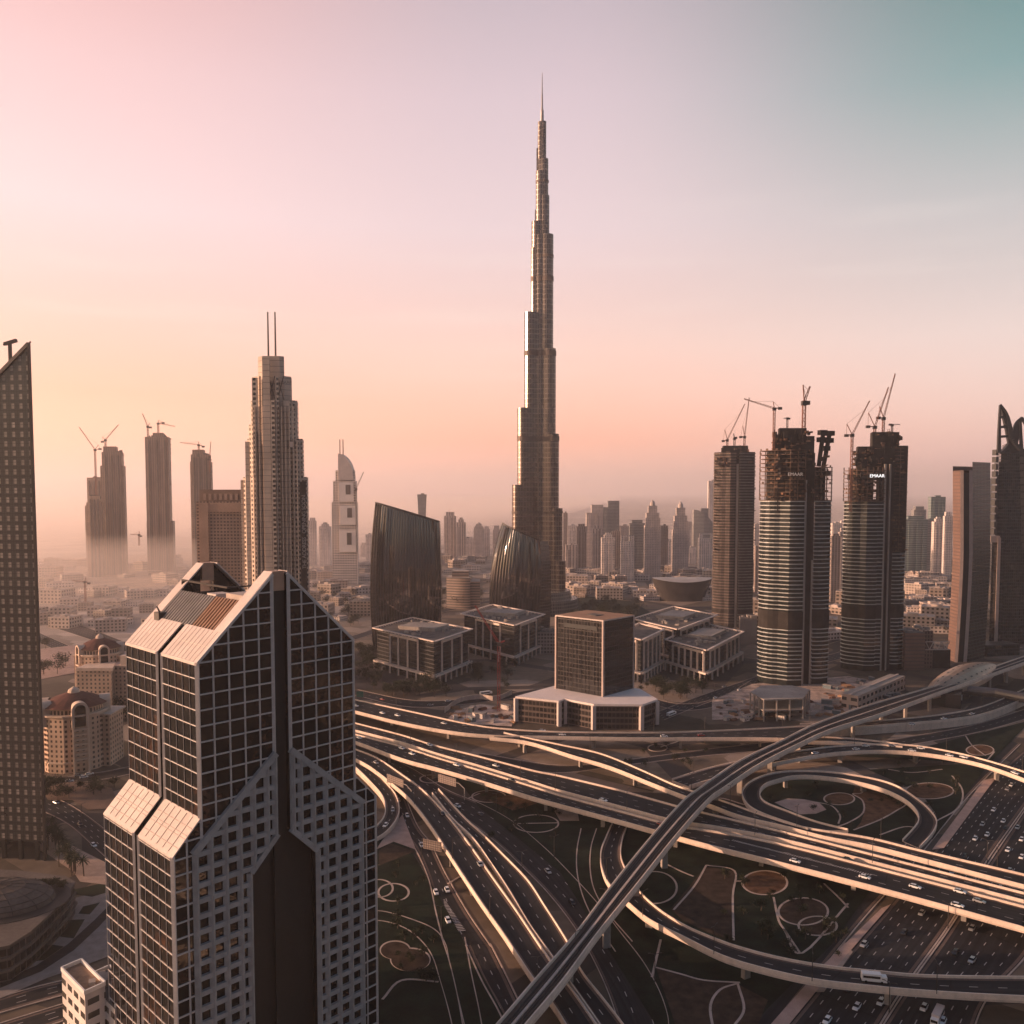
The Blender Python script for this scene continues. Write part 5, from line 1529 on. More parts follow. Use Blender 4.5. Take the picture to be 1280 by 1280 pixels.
crane('luffing crane standing at the left side of the right unfinished tower', Y3-4, (1063, 640), (1063, 545), (1087, 501), (1058, 544), (1058.5, 530), RUST, 1.9)
crane('luffing crane leaning left on the right unfinished tower', Y3+12, (1093, 556), (1091.5, 535), (1110.5, 484), (1085, 533), (1085.5, 516), RUST, 1.9)
crane('crane with the highest striped jib on the right unfinished tower', Y3+14, (1104, 542), (1104, 524), (1119, 467), (1098, 522), (1099.5, 508), RUST, 1.9)
crane('small flat crane on the top of the right unfinished tower', Y3+14, (1115, 541), (1115, 532), (1125, 530.5), (1113, 530.5), None, STEEL, 1.4)

# ------------------------------------------------------------------ right-hand towers
RY = 950.0
rt = thing('office_tower', 'dark green glass slab tower with pale bent edge strips and a brown flank', 'tower', (XW(1208, RY, 0), RY, 0))
def bend(y):
    return -7.5*max(0, min(1, (y-690)/140))**1.3+.5
BROWN = facade('brown_flank', (0.17, 0.10, 0.075), (0.10, 0.06, 0.048), 3.8, 40, .35, 1, grough=.6, rnd=0)
TEAL = facade('teal_glass', (0.018, 0.030, 0.030), (0.016, 0.030, 0.030), 3.8, 1.6, .85, .85, grough=.12, gmetal=.2, wrough=.3, rnd=.2)
STRIP = mat('pale_strip', (0.40, 0.31, 0.27), .6, var=.08, scale=.1)
ys = [582+k*(832-582)/16 for k in range(17)]
def loft(xa, ya_, xb, yb_, mat_, nm, top=0.0, bendb=1.0):
    m4 = MB()
    for k in range(16):
        y0, y1 = ys[k], ys[k+1]
        z0, z1 = ZW(y0, RY)+(top if k == 0 else 0), max(0, ZW(y1, RY))
        if k == 15:
            z1 = 0
        def p(x, yo, yy, z):
            return (XW(x+bend(yy), RY+yo, z), RY+yo, z)
        m4.quad_uv(p(xa, ya_, y1, z1), p(xb, yb_, y1, z1), p(xb, yb_, y0, z0), p(xa, ya_, y0, z0), 0, 20, z1, z0)
    return m4.obj(nm, mat_, rt)
loft(1190.5, 22, 1200.5, 0, BROWN, 'side_wall', -5)
loft(1200, -.6, 1204, -1.2, STRIP, 'edge_strip', -5)
loft(1203.5, .6, 1211.5, .4, BLACK, 'dark_glazing', -8)
loft(1211, -1.2, 1215.5, -1.0, STRIP, 'edge_strip', -5)
loft(1215, -.4, 1237.5, 26, TEAL, 'curtain_wall', 4)
loft(1237.5, 26, 1226, 52, TEAL, 'rear_wall', 4)
loft(1226, 52, 1190.5, 22, BROWN, 'rear_wall', 0)
m3 = MB()
zt_ = ZW(582, RY)
m3.face([(XW(x, RY+yo, zt_), RY+yo, zt_-5.2) for x, yo in ((1190.5, 22), (1200, -.6), (1215.5, -1), (1237.5, 26), (1226, 52))])
m3.obj('roof', ROOFGREY, rt)
CY = 1060.0
ct = thing('office_tower', 'dark tower at the right edge with a crown of curved claws', 'tower', (XW(1266, CY, 0), CY, 0))
CLW = facade('black_curtain', (0.020, 0.022, 0.022), (0.012, 0.014, 0.015), 4, 2.5, .8, .85, grough=.1, rnd=.3)
for x0, x1, y0, dy, dep in ((1250, 1278, 561, -1, 36), (1247.5, 1281, 567, 0, 40), (1245, 1284.5, 577, 1, 42), (1243, 1288, 594, 3, 44), (1240, 1292, 700, 5, 46), (1253, 1273, 555, 2, 30)):
    m3 = MB(); pbox(m3, x0, x1, y0, None, CY+dy, dep); m3.obj('tower_tier', [CLW, STEEL], ct)
def pcurve(m4, pts, Y, w0, w1, n=6):
    P = crom([(float(a), float(b)) for a, b in pts], n)
    for i in range(len(P)-1):
        t = i/(len(P)-1)
        a, b = P[i], P[i+1]
        za, zb = ZW(a[1], Y), ZW(b[1], Y)
        m4.beam((XW(a[0], Y, za), Y, za), (XW(b[0], Y, zb), Y, zb), w0+(w1-w0)*t, 3)
CLM = mat('claw_steel', (0.035, 0.035, 0.035), .5, .3)
for k, dx_ in enumerate((0,)):
    for pts, w0, w1, dY in (([(1248.5, 566), (1249, 535), (1250, 507)], 4.2, 1.4, 0), ([(1250, 506), (1258, 518), (1262.5, 536), (1266, 552), (1275, 563)], 2.2, 8.0, 0),
                            ([(1277.5, 522), (1270, 530), (1266, 545), (1259, 558), (1251, 566)], 1.6, 7.5, 4), ([(1275.5, 528), (1276, 545), (1277, 566)], 2.0, 3.6, 4), ([(1277, 522), (1284, 535), (1288, 560)], 2.0, 5.0, 6)):
        m3 = MB(); pcurve(m3, pts, CY-3+dY, w0, w1); m3.obj('crown_claw', CLM, ct)
for pl_, dY in (([(1250, 506), (1256, 512), (1262, 524), (1265.5, 540), (1270, 552), (1279, 566), (1262, 567), (1260, 553), (1257.5, 539), (1254, 524)], 0), ([(1278, 521), (1271, 531), (1267.5, 545), (1262, 556), (1250, 567), (1268, 567), (1272, 554), (1274, 540)], 5)):
    m3 = MB()
    f_ = [(XW(a, CY+dY, ZW(b, CY)), CY+dY-1.5, ZW(b, CY)) for a, b in pl_]
    g_ = [(p[0], p[1]+4, p[2]) for p in f_]
    m3.face(f_); m3.face(list(reversed(g_)))
    for i in range(len(f_)):
        j = (i+1) % len(f_)
        m3.face((f_[i], g_[i], g_[j], f_[j]))
    m3.obj('crown_claw', CLM, ct)
m3 = MB()
for yy in (522, 534, 546):
    pcurve(m3, [(1249.5, yy), (1256+(yy-522)*.25, yy-1)], CY-2, .8, .8, 2)
pcurve(m3, [(1268, 540), (1276, 540)], CY+1, .8, .8, 2)
m3.obj('crown_rung', CLM, ct)
m3 = MB()
for k in range(14):
    yy = 562+k*9
    pbox(m3, 1244-k*.25, 1248-k*.2, yy, yy+7, CY-2, 6, .3)
    pbox(m3, 1276+k*.2, 1280+k*.2, yy, yy+7, CY-2, 6, -.3)
m3.obj('corner_scale', CLM, ct)
lb = thing('office_tower', 'low dark annex with one pale stripe beside the claw-crowned tower', 'building', (XW(1246, 1010, 0), 1010, 0))
m3 = MB(); pbox(m3, 1238, 1254, 678, None, 1010, 30); m3.obj('wall', [CLW, STEEL], lb)
m3 = MB(); pbox(m3, 1245, 1249, 672, None, 1007, 4); pbox(m3, 1238.5, 1250, 670, 678, 1008, 20); m3.obj('pale_stripe', STRIP, lb)
m3 = MB(); pbox(m3, 1226, 1275, 806, None, 985, 30, .25); m3.obj('podium', [CLW, STEEL], lb)

# ------------------------------------------------------------------ office quarter in the middle
OGL = facade('office_glass', (0.03, 0.026, 0.024), (0.010, 0.010, 0.010), 4.0, 3.0, .8, .92, grough=.1, rnd=.35)
PALE = mat('pale_stone_frame', (0.74, 0.60, 0.51), .75, var=.08, scale=.2, stain=.15)
def corner_block(pn, pl, pr, ytop, z0=0.0):
    n, l_, r = G(*pn, z0), G(*pl, z0), G(*pr, z0)
    u, v = (r-n), (l_-n)
    lu, lv = u.length, v.length
    u /= lu; v /= lv
    return n, u, v, lu, lv, ZW(ytop, n.y)
def emaar(name, label, pn, pl, pr, ytop, fl, fr, plant=True):
    n, u, v, lu, lv, zt = corner_block(pn, pl, pr, ytop)
    root = thing(name, label, 'office building', (n.x, n.y, 0))
    def q(a, b, z=0.0):
        p = n+u*a+v*b
        return (p.x, p.y, z)
    i_ = 1.6
    m4 = MB(); m4.prism([q(i_, i_)[:2], q(lu-i_, i_)[:2], q(lu-i_, lv-i_)[:2], q(i_, lv-i_)[:2]], .1, zt-1.5, 0, 1); m4.obj('glass_wall', [OGL, ROOFGREY], root)
    z_c = 9.0
    m4 = MB()
    for f in fl:
        m4.beam(q(.8, f*lv, z_c), q(.8, f*lv, zt-3.2), 1.7, 1.7)
    for f in fr:
        m4.beam(q(f*lu, .8, z_c), q(f*lu, .8, zt-3.2), 1.7, 1.7)
    if len(fl) > 1:
        m4.beam(q(.8, min(fl)*lv, zt-3.6), q(.8, max(fl)*lv, zt-3.6), 1.5, 2.2)
    if len(fr) > 1:
        m4.beam(q(min(fr)*lu, .8, zt-3.6), q(max(fr)*lu, .8, zt-3.6), 1.5, 2.2)
    m4.obj('stone_pilaster', PALE, root)
    m4 = MB()
    o_ = -2.2
    m4.beam(q(o_, o_, z_c), q(lu-o_, o_, z_c), 2, 1.8); m4.beam(q(o_, o_, z_c), q(o_, lv-o_, z_c), 2, 1.8)
    m4.beam(q(lu-o_, o_, z_c), q(lu-o_, lv*.5, z_c), 2, 1.8); m4.beam(q(o_, lv-o_, z_c), q(lu*.4, lv-o_, z_c), 2, 1.8)
    for k in range(8):
        m4.beam(q(o_+(lu-2*o_)*k/7, o_, 0), q(o_+(lu-2*o_)*k/7, o_, z_c), 1.5); m4.beam(q(o_, o_+(lv-2*o_)*k/7, 0), q(o_, o_+(lv-2*o_)*k/7, z_c), 1.5)
    for a, b in ((o_, lu-o_),):
        m4.face((q(o_, o_, z_c+.9), q(lu-o_, o_, z_c+.9), q(lu-i_, i_, z_c+.9), q(i_, i_, z_c+.9))); m4.face((q(o_, o_, z_c+.9), q(i_, i_, z_c+.9), q(i_, lv-i_, z_c+.9), q(o_, lv-o_, z_c+.9)))
    m4.obj('colonnade', PALE, root)
    m4 = MB()
    ov = -2.6
    R_ = [q(ov, ov), q(lu-ov, ov), q(lu-ov, lv-ov), q(ov, lv-ov)]
    for k in range(4):
        a, b = R_[k], R_[(k+1) % 4]
        m4.beam((a[0], a[1], zt), (b[0], b[1], zt), 2.4, .9)
        nn = 16
        for j in range(nn):
            p = Vector(a).lerp(Vector(b), (j+.5)/nn)
            m4.beam((p.x, p.y, zt-.3), (p.x+(q(lu/2, lv/2)[0]-p.x)*.1, p.y+(q(lu/2, lv/2)[1]-p.y)*.1, zt-2.2), .5)
    m4.obj('roof_rim', PALE, root)
    m4 = MB(); m4.prism([q(1.5, 1.5)[:2], q(lu-1.5, 1.5)[:2], q(lu-1.5, lv-1.5)[:2], q(1.5, lv-1.5)[:2]], zt-1.4, zt-.6, 0, 0); m4.obj('roof', ROOFGREY, root)
    if plant:
        m4 = MB(); rr_ = random.Random(int(pn[0]))
        c_ = q(lu*.55, lv*.5)
        an = math.atan2(u.y, u.x)
        m4.box(c_[0], c_[1], lu*.2, lv*.2, zt-.5, zt+3.2, an)
        for k in range(36):
            c_ = q(lu*rr_.uniform(.08, .92), lv*rr_.uniform(.12, .88))
            m4.box(c_[0], c_[1], rr_.uniform(.6, 2.2), rr_.uniform(.6, 2.2), zt-.5, zt+rr_.uniform(.6, 2.2), an)
        m4.obj('roof_plant', CONC, root)
    return root
emaar('office_block', 'left pale-framed office block with a flat overhanging roof, below the broad fin tower', (543, 857), (470, 836), (587, 838), 801, (.27, .44, .6, .74), (.22, .5, .78))
emaar('office_block', 'pale-framed office block behind the thin red crane, below the curved tower', (643, 832), (579, 814), (678, 815), 781, (.27, .44, .6, .74), (.22, .5, .78))
emaar('office_block', 'narrow pale-columned office block tucked against the right side of the dark cube', (801, 853), (772, 843), (827, 837), 799, (.2, .5, .8), (.15, .35, .55, .75, .92), False)
emaar('office_block', 'large pale-columned office block right of the dark cube, with plant on its roof', (882, 853), (834, 838), (926, 826), 812, (.06, .22, .38, .54, .7, .86), (.12, .24, .36, .58, .7, .82, .94))
emaar('office_block', 'rear pale-framed office block rising behind the two right of the dark cube', (846, 834), (793, 818), (893, 812), 786, (.1, .3, .5, .7, .9), (.1, .25, .4, .55, .7, .85))
# dark cube on a white podium
pc = thing('office_building', 'dark glass cube with a tan roof on a low white-roofed podium', 'office building', G(745, 890, 0))
PZ = 20.0
pod = [(645, 871), (699, 876.5), (706, 873.8), (742, 880.5), (802, 881), (821, 874.5), (800, 862), (750, 853), (693, 858)]
PP = [G(a, b, PZ) for a, b in pod]
pc2 = [(p.x, p.y) for p in PP]
m3 = MB(); m3.prism(grow(pc2, -1.2), 0, PZ-1, 0, 1); m3.obj('podium_glass', [facade('podium_glass', (0.11, 0.075, 0.06), (0.018, 0.015, 0.014), 4.6, 3.2, .66, .85, rnd=.4), ROOFGREY], pc)
m3 = MB(); m3.prism(grow(pc2, .6), PZ-1.2, PZ+.4, 0, 0, True, True); m3.obj('podium_roof', mat('white_roof', (0.84, 0.72, 0.66), .7, var=.05, scale=.05, stain=.15), pc)
for k in (0, 1, 2, 3, 4, 5):
    p = pc2[k]
    m3 = MB(); m3.box(p[0], p[1], 1.5, 1.5, 0, PZ-1.1, .4)
    m3.obj('podium_pier', CREAM, pc)
n, u, v, lu, lv, zt = corner_block((753.5, 871.5), (695, 861), (791, 861), 776, PZ)
def qd(a, b):
    p = n+u*a+v*b
    return (p.x, p.y)
CUBE = facade('cube_glass', (0.04, 0.030, 0.027), (0.014, 0.013, 0.013), 4.0, 3.0, .82, .9, grough=.12, rnd=.35)
m3 = MB(); m3.prism([qd(0, 0), qd(lu, 0), qd(lu, lv), qd(0, lv)], PZ+.4, zt-.6, 0, 1); m3.obj('cube_wall', [CUBE, TAN], pc)
m3 = MB(); m3.prism([qd(-.6, -.6), qd(lu+.6, -.6), qd(lu+.6, lv+.6), qd(-.6, lv+.6)], zt-.6, zt+.5, 0, 1, True, True); m3.obj('cube_roof', [CREAM, mat('tan_roof', (0.34, 0.20, 0.13), .85, var=.1, scale=.1)], pc)
m3 = MB()
for a, b in ((0, 0), (lu, 0), (0, lv)):
    p = qd(a, b); m3.box(p[0], p[1], .8, .8, PZ+.4, zt-.6, .7)
m3.obj('corner_strip', STRIP, pc)
m3 = MB()
for j in range(1, 11):
    a = qd(-.15, lv*j/11)
    m3.beam((a[0], a[1], PZ+.5), (a[0], a[1], zt-10), .25)
m3.obj('mullion', STEEL, pc)
m3 = MB()
p0, p1 = qd(-.25, lv*.12), qd(-.25, lv*.82)
m3.beam((p0[0], p0[1], zt-7), (p1[0], p1[1], zt-7), .4, 3.4); m3.obj('sign_band', BLACK, pc)
m3 = MB(); c_ = qd(lu*.5, lv*.5); m3.box(c_[0], c_[1], lu*.12, lv*.12, zt+.5, zt+1.0, .7); m3.obj('roof_hatch', ROOFGREY, pc)
# striped mid-rise behind
mr = thing('office_building', 'layered mid-rise with rounded left end between the two curved towers', 'office building', (XW(579, 1390, 0), 1390, 0))
m3 = MB()
STRI = facade('striped_stone', (0.34, 0.24, 0.19), (0.10, 0.075, 0.06), 4.2, 60, .5, 1, rnd=0, grough=.4)
m3.prism(wing_plan(558, 588, 1390, 8, 40, 30, -.1, .6), 0, ZW(722, 1390), 0, 1); pbox(m3, 586, 600, 727, None, 1388, 40); m3.obj('wall', [STRI, CONC], mr)
m3 = MB(); pbox(m3, 565, 586, 714, 723, 1396, 25); m3.obj('penthouse', [STRI, CONC], mr)
# opera house
oy = 1470.0
oh = thing('opera_house', 'wide bowl-shaped hall with a pale oval roof behind the office quarter', 'hall', (XW(856, oy, 0), oy, 0))
OW = mat('opera_glass', (0.07, 0.06, 0.055), .25, .3, .2, .05)
m3 = MB(); NR = 36
xa, xb = XW(818, oy, 20), XW(895, oy, 20)
cx_, hw = (xa+xb)/2, (xb-xa)/2
def ringp(f, z, lift=0):
    return [(cx_+hw*f*math.cos(2*math.pi*i/NR), oy+30+hw*.62*f*math.sin(2*math.pi*i/NR), z+lift*math.cos(2*math.pi*i/NR)**2) for i in range(NR)]
rg = [ringp(.74, 0), ringp(.82, 14), ringp(.94, 26, 2), ringp(1.0, 33, 5)]
for a, b in zip(rg[:-1], rg[1:]):
    for i in range(NR):
        j = (i+1) % NR
        m3.face((a[i], a[j], b[j], b[i]))
m3.obj('wall', OW, oh)
m3 = MB(); a = ringp(1.0, 33.2, 5); b = ringp(.6, 37, 2); c_ = ringp(.2, 38.5, 0)
for i in range(NR):
    j = (i+1) % NR
    m3.face((a[i], a[j], b[j], b[i])); m3.face((b[i], b[j], c_[j], c_[i]))
m3.face(c_); m3.obj('roof', mat('opera_roof', (.40, .36, .33), .6), oh)

# ------------------------------------------------------------------ metro station
GOLD = mat('gold_shell', (0.36, 0.25, 0.18), .42, .35, .14, .06)
p0, p1 = G(1160, 864, 14), G(1243, 832, 14)
ms = thing('metro_station', 'leaf-shaped golden metro station shell at the end of the viaduct', 'station', ((p0.x+p1.x)/2, (p0.y+p1.y)/2, 0))
ax = (p1-p0); LL = ax.length; ax /= LL; sd = Vector((-ax.y, ax.x, 0))
m3 = MB(); nu, nv = 26, 12
def shell(i, j, k=1.0):
    t = i/nu
    r = 17*k*(max(0, math.sin(math.pi*(t*.92+.05))))**.75
    a = math.pi*j/nv
    p = p0+ax*LL*t+sd*(r*math.cos(a))
    return (p.x, p.y, 9+r*.82*math.sin(a)+5*(t-.2))
for i in range(nu):
    for j in range(nv):
        m3.quad_uv(shell(i, j), shell(i+1, j), shell(i+1, j+1), shell(i, j+1), i*4, i*4+4, j*4, j*4+4)
m3.obj('roof_shell', GOLD, ms, smooth=True)
m3 = MB()
for i in range(4, 22, 2):
    for j in (3, 5, 7, 9):
        a, b, c_, d = (Vector(shell(i+.2, j, 1.012)), Vector(shell(i+.75, j, 1.012)), Vector(shell(i+.75, j+.35, 1.012)), Vector(shell(i+.2, j+.35, 1.012)))
        m3.face((a, b, c_, d))
m3.obj('roof_light', BLACK, ms)
m3 = MB()
an = math.atan2(ax.y, ax.x)
c_ = p0+ax*LL*.5
m3.box(c_.x, c_.y, LL*.44, 11, .1, 13, an); m3.obj('hall', [BLACK], ms)
m3 = MB(); c_ = p0+ax*LL*.16-sd*12
m3.box(c_.x, c_.y, 15, 6, .1, 12, an+.3); m3.obj('entrance_hall', OW, ms)
m3 = MB(); c2 = c_-Vector((-math.sin(an+.3), math.cos(an+.3), 0))*6.2
m3.box(c2.x, c2.y, 2.2, .2, 5.0, 9.0, an+.3); m3.obj('sign', WHITE, ms)
fb = thing('footbridge', 'long dark enclosed footbridge running right from the metro station', 'footbridge', G(1245, 868, 0))
a, b, c_ = G(1200, 862, 9), G(1245, 866, 9), G(1330, 882, 9)
m3 = MB()
for s_, e in ((a, b), (b, c_)):
    m3.cyl(s_, e, 4.2, 4.2, 12)
m3.obj('tube', mat('tube_cladding', (.14, .12, .11), .45, .4), fb)
for t in (.2, .75):
    m3 = MB(); p = b.lerp(c_, t); m3.cyl((p.x, p.y, 0), (p.x, p.y, 6), 1.3, 1.3, 8); m3.obj('pier', CONC, fb)
# ------------------------------------------------------------------ the far skyline
FAC = [facade('far_stone', (0.52, 0.43, 0.39), (0.24, 0.20, 0.19), 3.6, 3.6, .55, .5, rnd=.2),  # far facades paled, so their colour carries some of the haze
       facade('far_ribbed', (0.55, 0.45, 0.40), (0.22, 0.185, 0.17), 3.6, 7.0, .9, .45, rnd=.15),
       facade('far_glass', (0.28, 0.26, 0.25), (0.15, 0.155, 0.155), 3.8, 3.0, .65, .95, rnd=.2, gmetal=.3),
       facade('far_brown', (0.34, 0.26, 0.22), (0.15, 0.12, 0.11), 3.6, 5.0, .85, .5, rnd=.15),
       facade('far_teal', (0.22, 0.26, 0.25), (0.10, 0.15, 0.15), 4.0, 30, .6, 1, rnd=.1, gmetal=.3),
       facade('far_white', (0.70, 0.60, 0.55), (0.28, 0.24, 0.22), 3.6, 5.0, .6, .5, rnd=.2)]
def far_tower(label, x0, x1, yt, yb, f=0, crown='flat', rot=0.0, yc=None, group='towers of the far skyline'):
    xm = (x0+x1)/2
    Y = G(xm, yb).y
    zt = ZW(yt, Y)
    w_ = (x1-x0)/FOC*Y
    x = XW(xm, Y, zt/2)
    root = thing('high_rise', label, 'tower', (x, Y, 0), group)
    m_ = [FAC[f], CONC]
    rr_ = random.Random(int(x0*7+yt))
    d = w_*rr_.uniform(.2, .32)
    hw = w_/2/(abs(math.cos(rot))+abs(math.sin(rot))*d/(w_/2)) if rot else w_/2
    m4 = MB()
    zs = zt if crown in ('flat', 'curve', 'flare') else ZW(yc if yc else yt+min(5, (yb-yt)*.18), Y)
    if crown == 'curve':
        m4.prism([(x-hw, Y), (x-hw*.5, Y-2), (x, Y-3), (x+hw*.5, Y-2), (x+hw, Y), (x+hw, Y+d*2), (x-hw, Y+d*2)], 0, lambda a, b: zt-(max(0, (a-x+hw)/(2*hw))**2)*w_*.75, 0, 1)
    elif crown == 'flare':
        n = 10
        for k in range(n):
            f0, f1 = k/n, (k+1)/n
            s0, s1 = (1+.0*f0-.22*math.sin(math.pi*min(1, f0*1.0))), (1-.22*math.sin(math.pi*min(1, f1)))
            for a in range(4):
                c0 = [(-1, -1), (1, -1), (1, 1), (-1, 1)][a]; c1 = [(-1, -1), (1, -1), (1, 1), (-1, 1)][(a+1) % 4]
                m4.quad_uv((x+c0[0]*hw*s0, Y+c0[1]*d*s0, zt*f0), (x+c1[0]*hw*s0, Y+c1[1]*d*s0, zt*f0), (x+c1[0]*hw*s1, Y+c1[1]*d*s1, zt*f1), (x+c0[0]*hw*s1, Y+c0[1]*d*s1, zt*f1), 0, w_, zt*f0, zt*f1)
        m4.face([(x+a*hw, Y+b*d, zt) for a, b in ((-1, -1), (1, -1), (1, 1), (-1, 1))])
    else:
        m4.box(x, Y+d, hw, d, 0, zs, rot, 0, 1)
        if hw > 8:                      # projecting bays break the flat face
            for k in (-.55, .2, .7):
                m4.box(x+hw*k*math.cos(rot), Y+d*.9+hw*k*math.sin(rot), hw*.16, d*1.02, 0, zs-rr_.uniform(3, 14), rot, 0, 1)
    m4.obj('wall', m_, root)
    m4 = MB()
    if crown == 'step':
        m4.box(x, Y+d, hw*.62, d*.7, zs, zs+(zt-zs)*.6, rot, 0, 1); m4.box(x, Y+d, hw*.36, d*.45, zs+(zt-zs)*.6, zt, rot, 0, 1)
    elif crown == 'spire':
        m4.box(x, Y+d, hw*.8, d*.85, zs, zs+(zt-zs)*.5, rot, 0, 1); m4.box(x, Y+d, hw*.55, d*.6, zs+(zt-zs)*.5, zs+(zt-zs)*.78, rot, 0, 1)
        m4.cyl((x, Y+d, zs+(zt-zs)*.78), (x, Y+d, zs+(zt-zs)*.9), hw*.34, hw*.30, 10); m4.cyl((x, Y+d, zs+(zt-zs)*.9), (x, Y+d, zt), hw*.3, hw*.06, 10)
        for sx_ in (-1, 1):
            m4.box(x+sx_*hw*.8, Y+d*.3, hw*.14, d*.2, zs, zs+(zt-zs)*.3, rot, 0, 1)
    elif crown == 'box':
        m4.box(x, Y+d, hw*.7, d*.7, zs, zt, rot, 0, 1)
    elif crown == 'side':
        m4.box(x+hw*.3, Y+d, hw*.7, d*.9, zs, zt, rot, 0, 1)
    elif crown == 'arch':
        m4.box(x-hw*.75, Y+d*.4, hw*.2, d*.3, zs, zt, rot, 0, 1); m4.box(x+hw*.75, Y+d*.4, hw*.2, d*.3, zs, zt, rot, 0, 1); m4.box(x, Y+d*.4, hw*.95, d*.3, zt, zt+(zt-zs)*.25, rot, 0, 1)
    else:
        m4.box(x+hw*.1, Y+d, hw*.35, d*.4, zt-w_*(.7 if crown == 'curve' else 0), zt+3.5, rot, 0, 1)
    m4.obj('crown', m_, root)
    return root
FT = far_tower
# left of the spire
FT('pale hazy tower just left of the curved-crown hotel tower', 399, 413, 653, 708, 5, 'step', 0, 658)
FT('slim hazy tower between the masted hotel and its pale neighbour', 386, 395, 647, 706, 5, 'box', 0, 651)
FT('flared-top tower peeping above the slanting roof of the fin tower', 522, 533.5, 618, 692, 2, 'flare')
FT('left and taller of the joined pair of hazy ribbed towers', 555, 570, 640, 697, 1, 'box', .0, 645)
FT('right and lower of the joined pair of hazy ribbed towers', 570.5, 582, 647, 698, 1, 'step', 0, 653)
FT('lone hazy tower with a pointed roof midway between the curved towers', 592, 605, 653, 700, 0, 'spire', 0, 662)
FT('faint pale tower behind the pointed hazy one', 604, 612, 658, 696, 5, 'box', 0, 661)
FT('faint tower touching the left edge of the bulging curved tower', 616, 625, 657, 698, 0, 'box', 0, 662)
FT('low broad faint block right of the joined ribbed pair', 582, 593, 673, 698, 5)
FT('faint block just left of the broad fin tower', 457, 466, 668, 702, 5)
FT('faint step-topped block between the two hotel towers', 378, 388, 662, 703, 0, 'step', 0, 668)
# right of the spire
FT('narrow tower touching the right side of the tallest spire', 704, 709.5, 641, 700, 3)
FT('squat ribbed block at the foot of the tallest spire', 707, 722, 681, 717, 1)
FT('faint tower with a flat top behind the squat ribbed block', 710, 721, 657, 700, 5)
FT('brown-edged tower left of the stepped one in the skyline cluster', 721, 733, 655, 714, 3, 'box', 0, 658)
FT('wide tower with a square turret in the skyline cluster', 733, 754, 631, 708, 0, 'side', 0, 641)
FT('ribbed tower in front of the square-turreted one', 740, 753, 657, 716, 1, 'box', 0, 661)
FT('tallest flat slab of the skyline cluster', 754, 774, 626, 702, 2, 'side', 0, 634)
FT('pale front tower with a crenellated crown, below the tallest flat slab', 752, 769, 666, 726, 5, 'step', 0, 672)
FT('brown tower directly behind the crenellated pale one', 765, 775, 664, 718, 3)
FT('faint tower beyond the tallest flat slab', 774, 787, 657, 700, 0)
FT('pale ribbed tower with a dark cap in front of the skyline', 776, 793, 671, 728, 5, 'arch', 0, 677)
FT('broad grey tower left of the domed pair', 787, 806, 650, 712, 2, 'box', 0, 654)
FT('left of the two tall towers with domed pinnacles', 806, 826, 625, 724, 0, 'spire', 0, 657)
FT('plain tower pressed against the left domed tower', 826, 835, 657, 715, 3)
FT('short pale tower between the domed pair', 833, 841, 674, 712, 5, 'box', 0, 677)
FT('right of the two tall towers with domed pinnacles', 841, 861, 627, 722, 0, 'spire', 0, 662)
FT('sail-shaped glass tower with one curved shoulder', 867, 893, 637, 697, 2, 'curve')
FT('pale tower with arched top in front of the sail-shaped one', 874, 893, 668, 714, 5, 'arch', 0, 673)
FT('very faint slender tower behind the farthest raw concrete tower', 885, 896, 601, 690, 5)
FT('faint wide block between the domed tower and the sail-shaped one', 860, 870, 684, 705, 5)
# between and beyond the unfinished towers
FT('faint narrow block left of the middle unfinished tower', 943, 949, 655, 700, 0)
FT('low ribbed block at the foot of the farthest raw tower', 944, 955, 682, 742, 3)
FT('ribbed brown tower between the two glazed unfinished ones', 1039, 1050, 667, 752, 3, 'box', 0, 670)
FT('taller ribbed tower beside it, between the two glazed unfinished ones', 1049, 1061, 660, 750, 1, 'box', 0, 665)
FT('very faint tower between the two glazed unfinished ones', 1040, 1052, 654, 705, 5)
FT('teal striped glass office block right of the unfinished towers', 1131, 1159, 645, 719, 4, 'box', 0, 649)
FT('teal tower standing behind the striped glass block', 1142, 1157, 633, 700, 2, 'box', 0, 637)
FT('dim narrow slab at the right end of the striped glass block', 1157, 1165, 650, 715, 2)
FT('blue-grey box tower between the striped block and the bent tower', 1163, 1181, 621, 705, 4)
FT('white balconied tower in front of the blue-grey one', 1167, 1180, 646, 722, 5, 'step', 0, 652)
FT('slim white tower touching the brown flank of the bent tower', 1180, 1190, 640, 724, 5, 'box', 0, 645)
FT('narrow tower in the gap left of the claw-crowned tower', 1236, 1243, 598, 690, 2)
rf = random.Random(77)
for (xa, xb), (ta, tb), n, lab, grp in (((700, 892), (646, 688), 20, 'faint slab far behind the skyline cluster right of the tallest spire', 'faint slabs behind the cluster'),
                                        ((1038, 1192), (648, 684), 14, 'faint slab in the haze far beyond the right-hand towers', 'faint slabs beyond the right towers'),
                                        ((550, 640), (668, 688), 8, 'faint low slab in the haze between the two curved towers', 'faint slabs between the curved towers'),
                                        ((386, 466), (668, 690), 7, 'faint low slab in the haze behind the curved-crown hotel', 'faint slabs behind the hotel')):
    for k in range(n):
        x0 = rf.uniform(xa, xb); w_ = rf.uniform(5, 12)
        far_tower(lab, x0, x0+w_, rf.uniform(ta, tb), rf.uniform(686, 697), rf.choice((0, 1, 2, 3, 5)), rf.choice(('flat', 'box', 'step', 'box')), 0, None, grp)
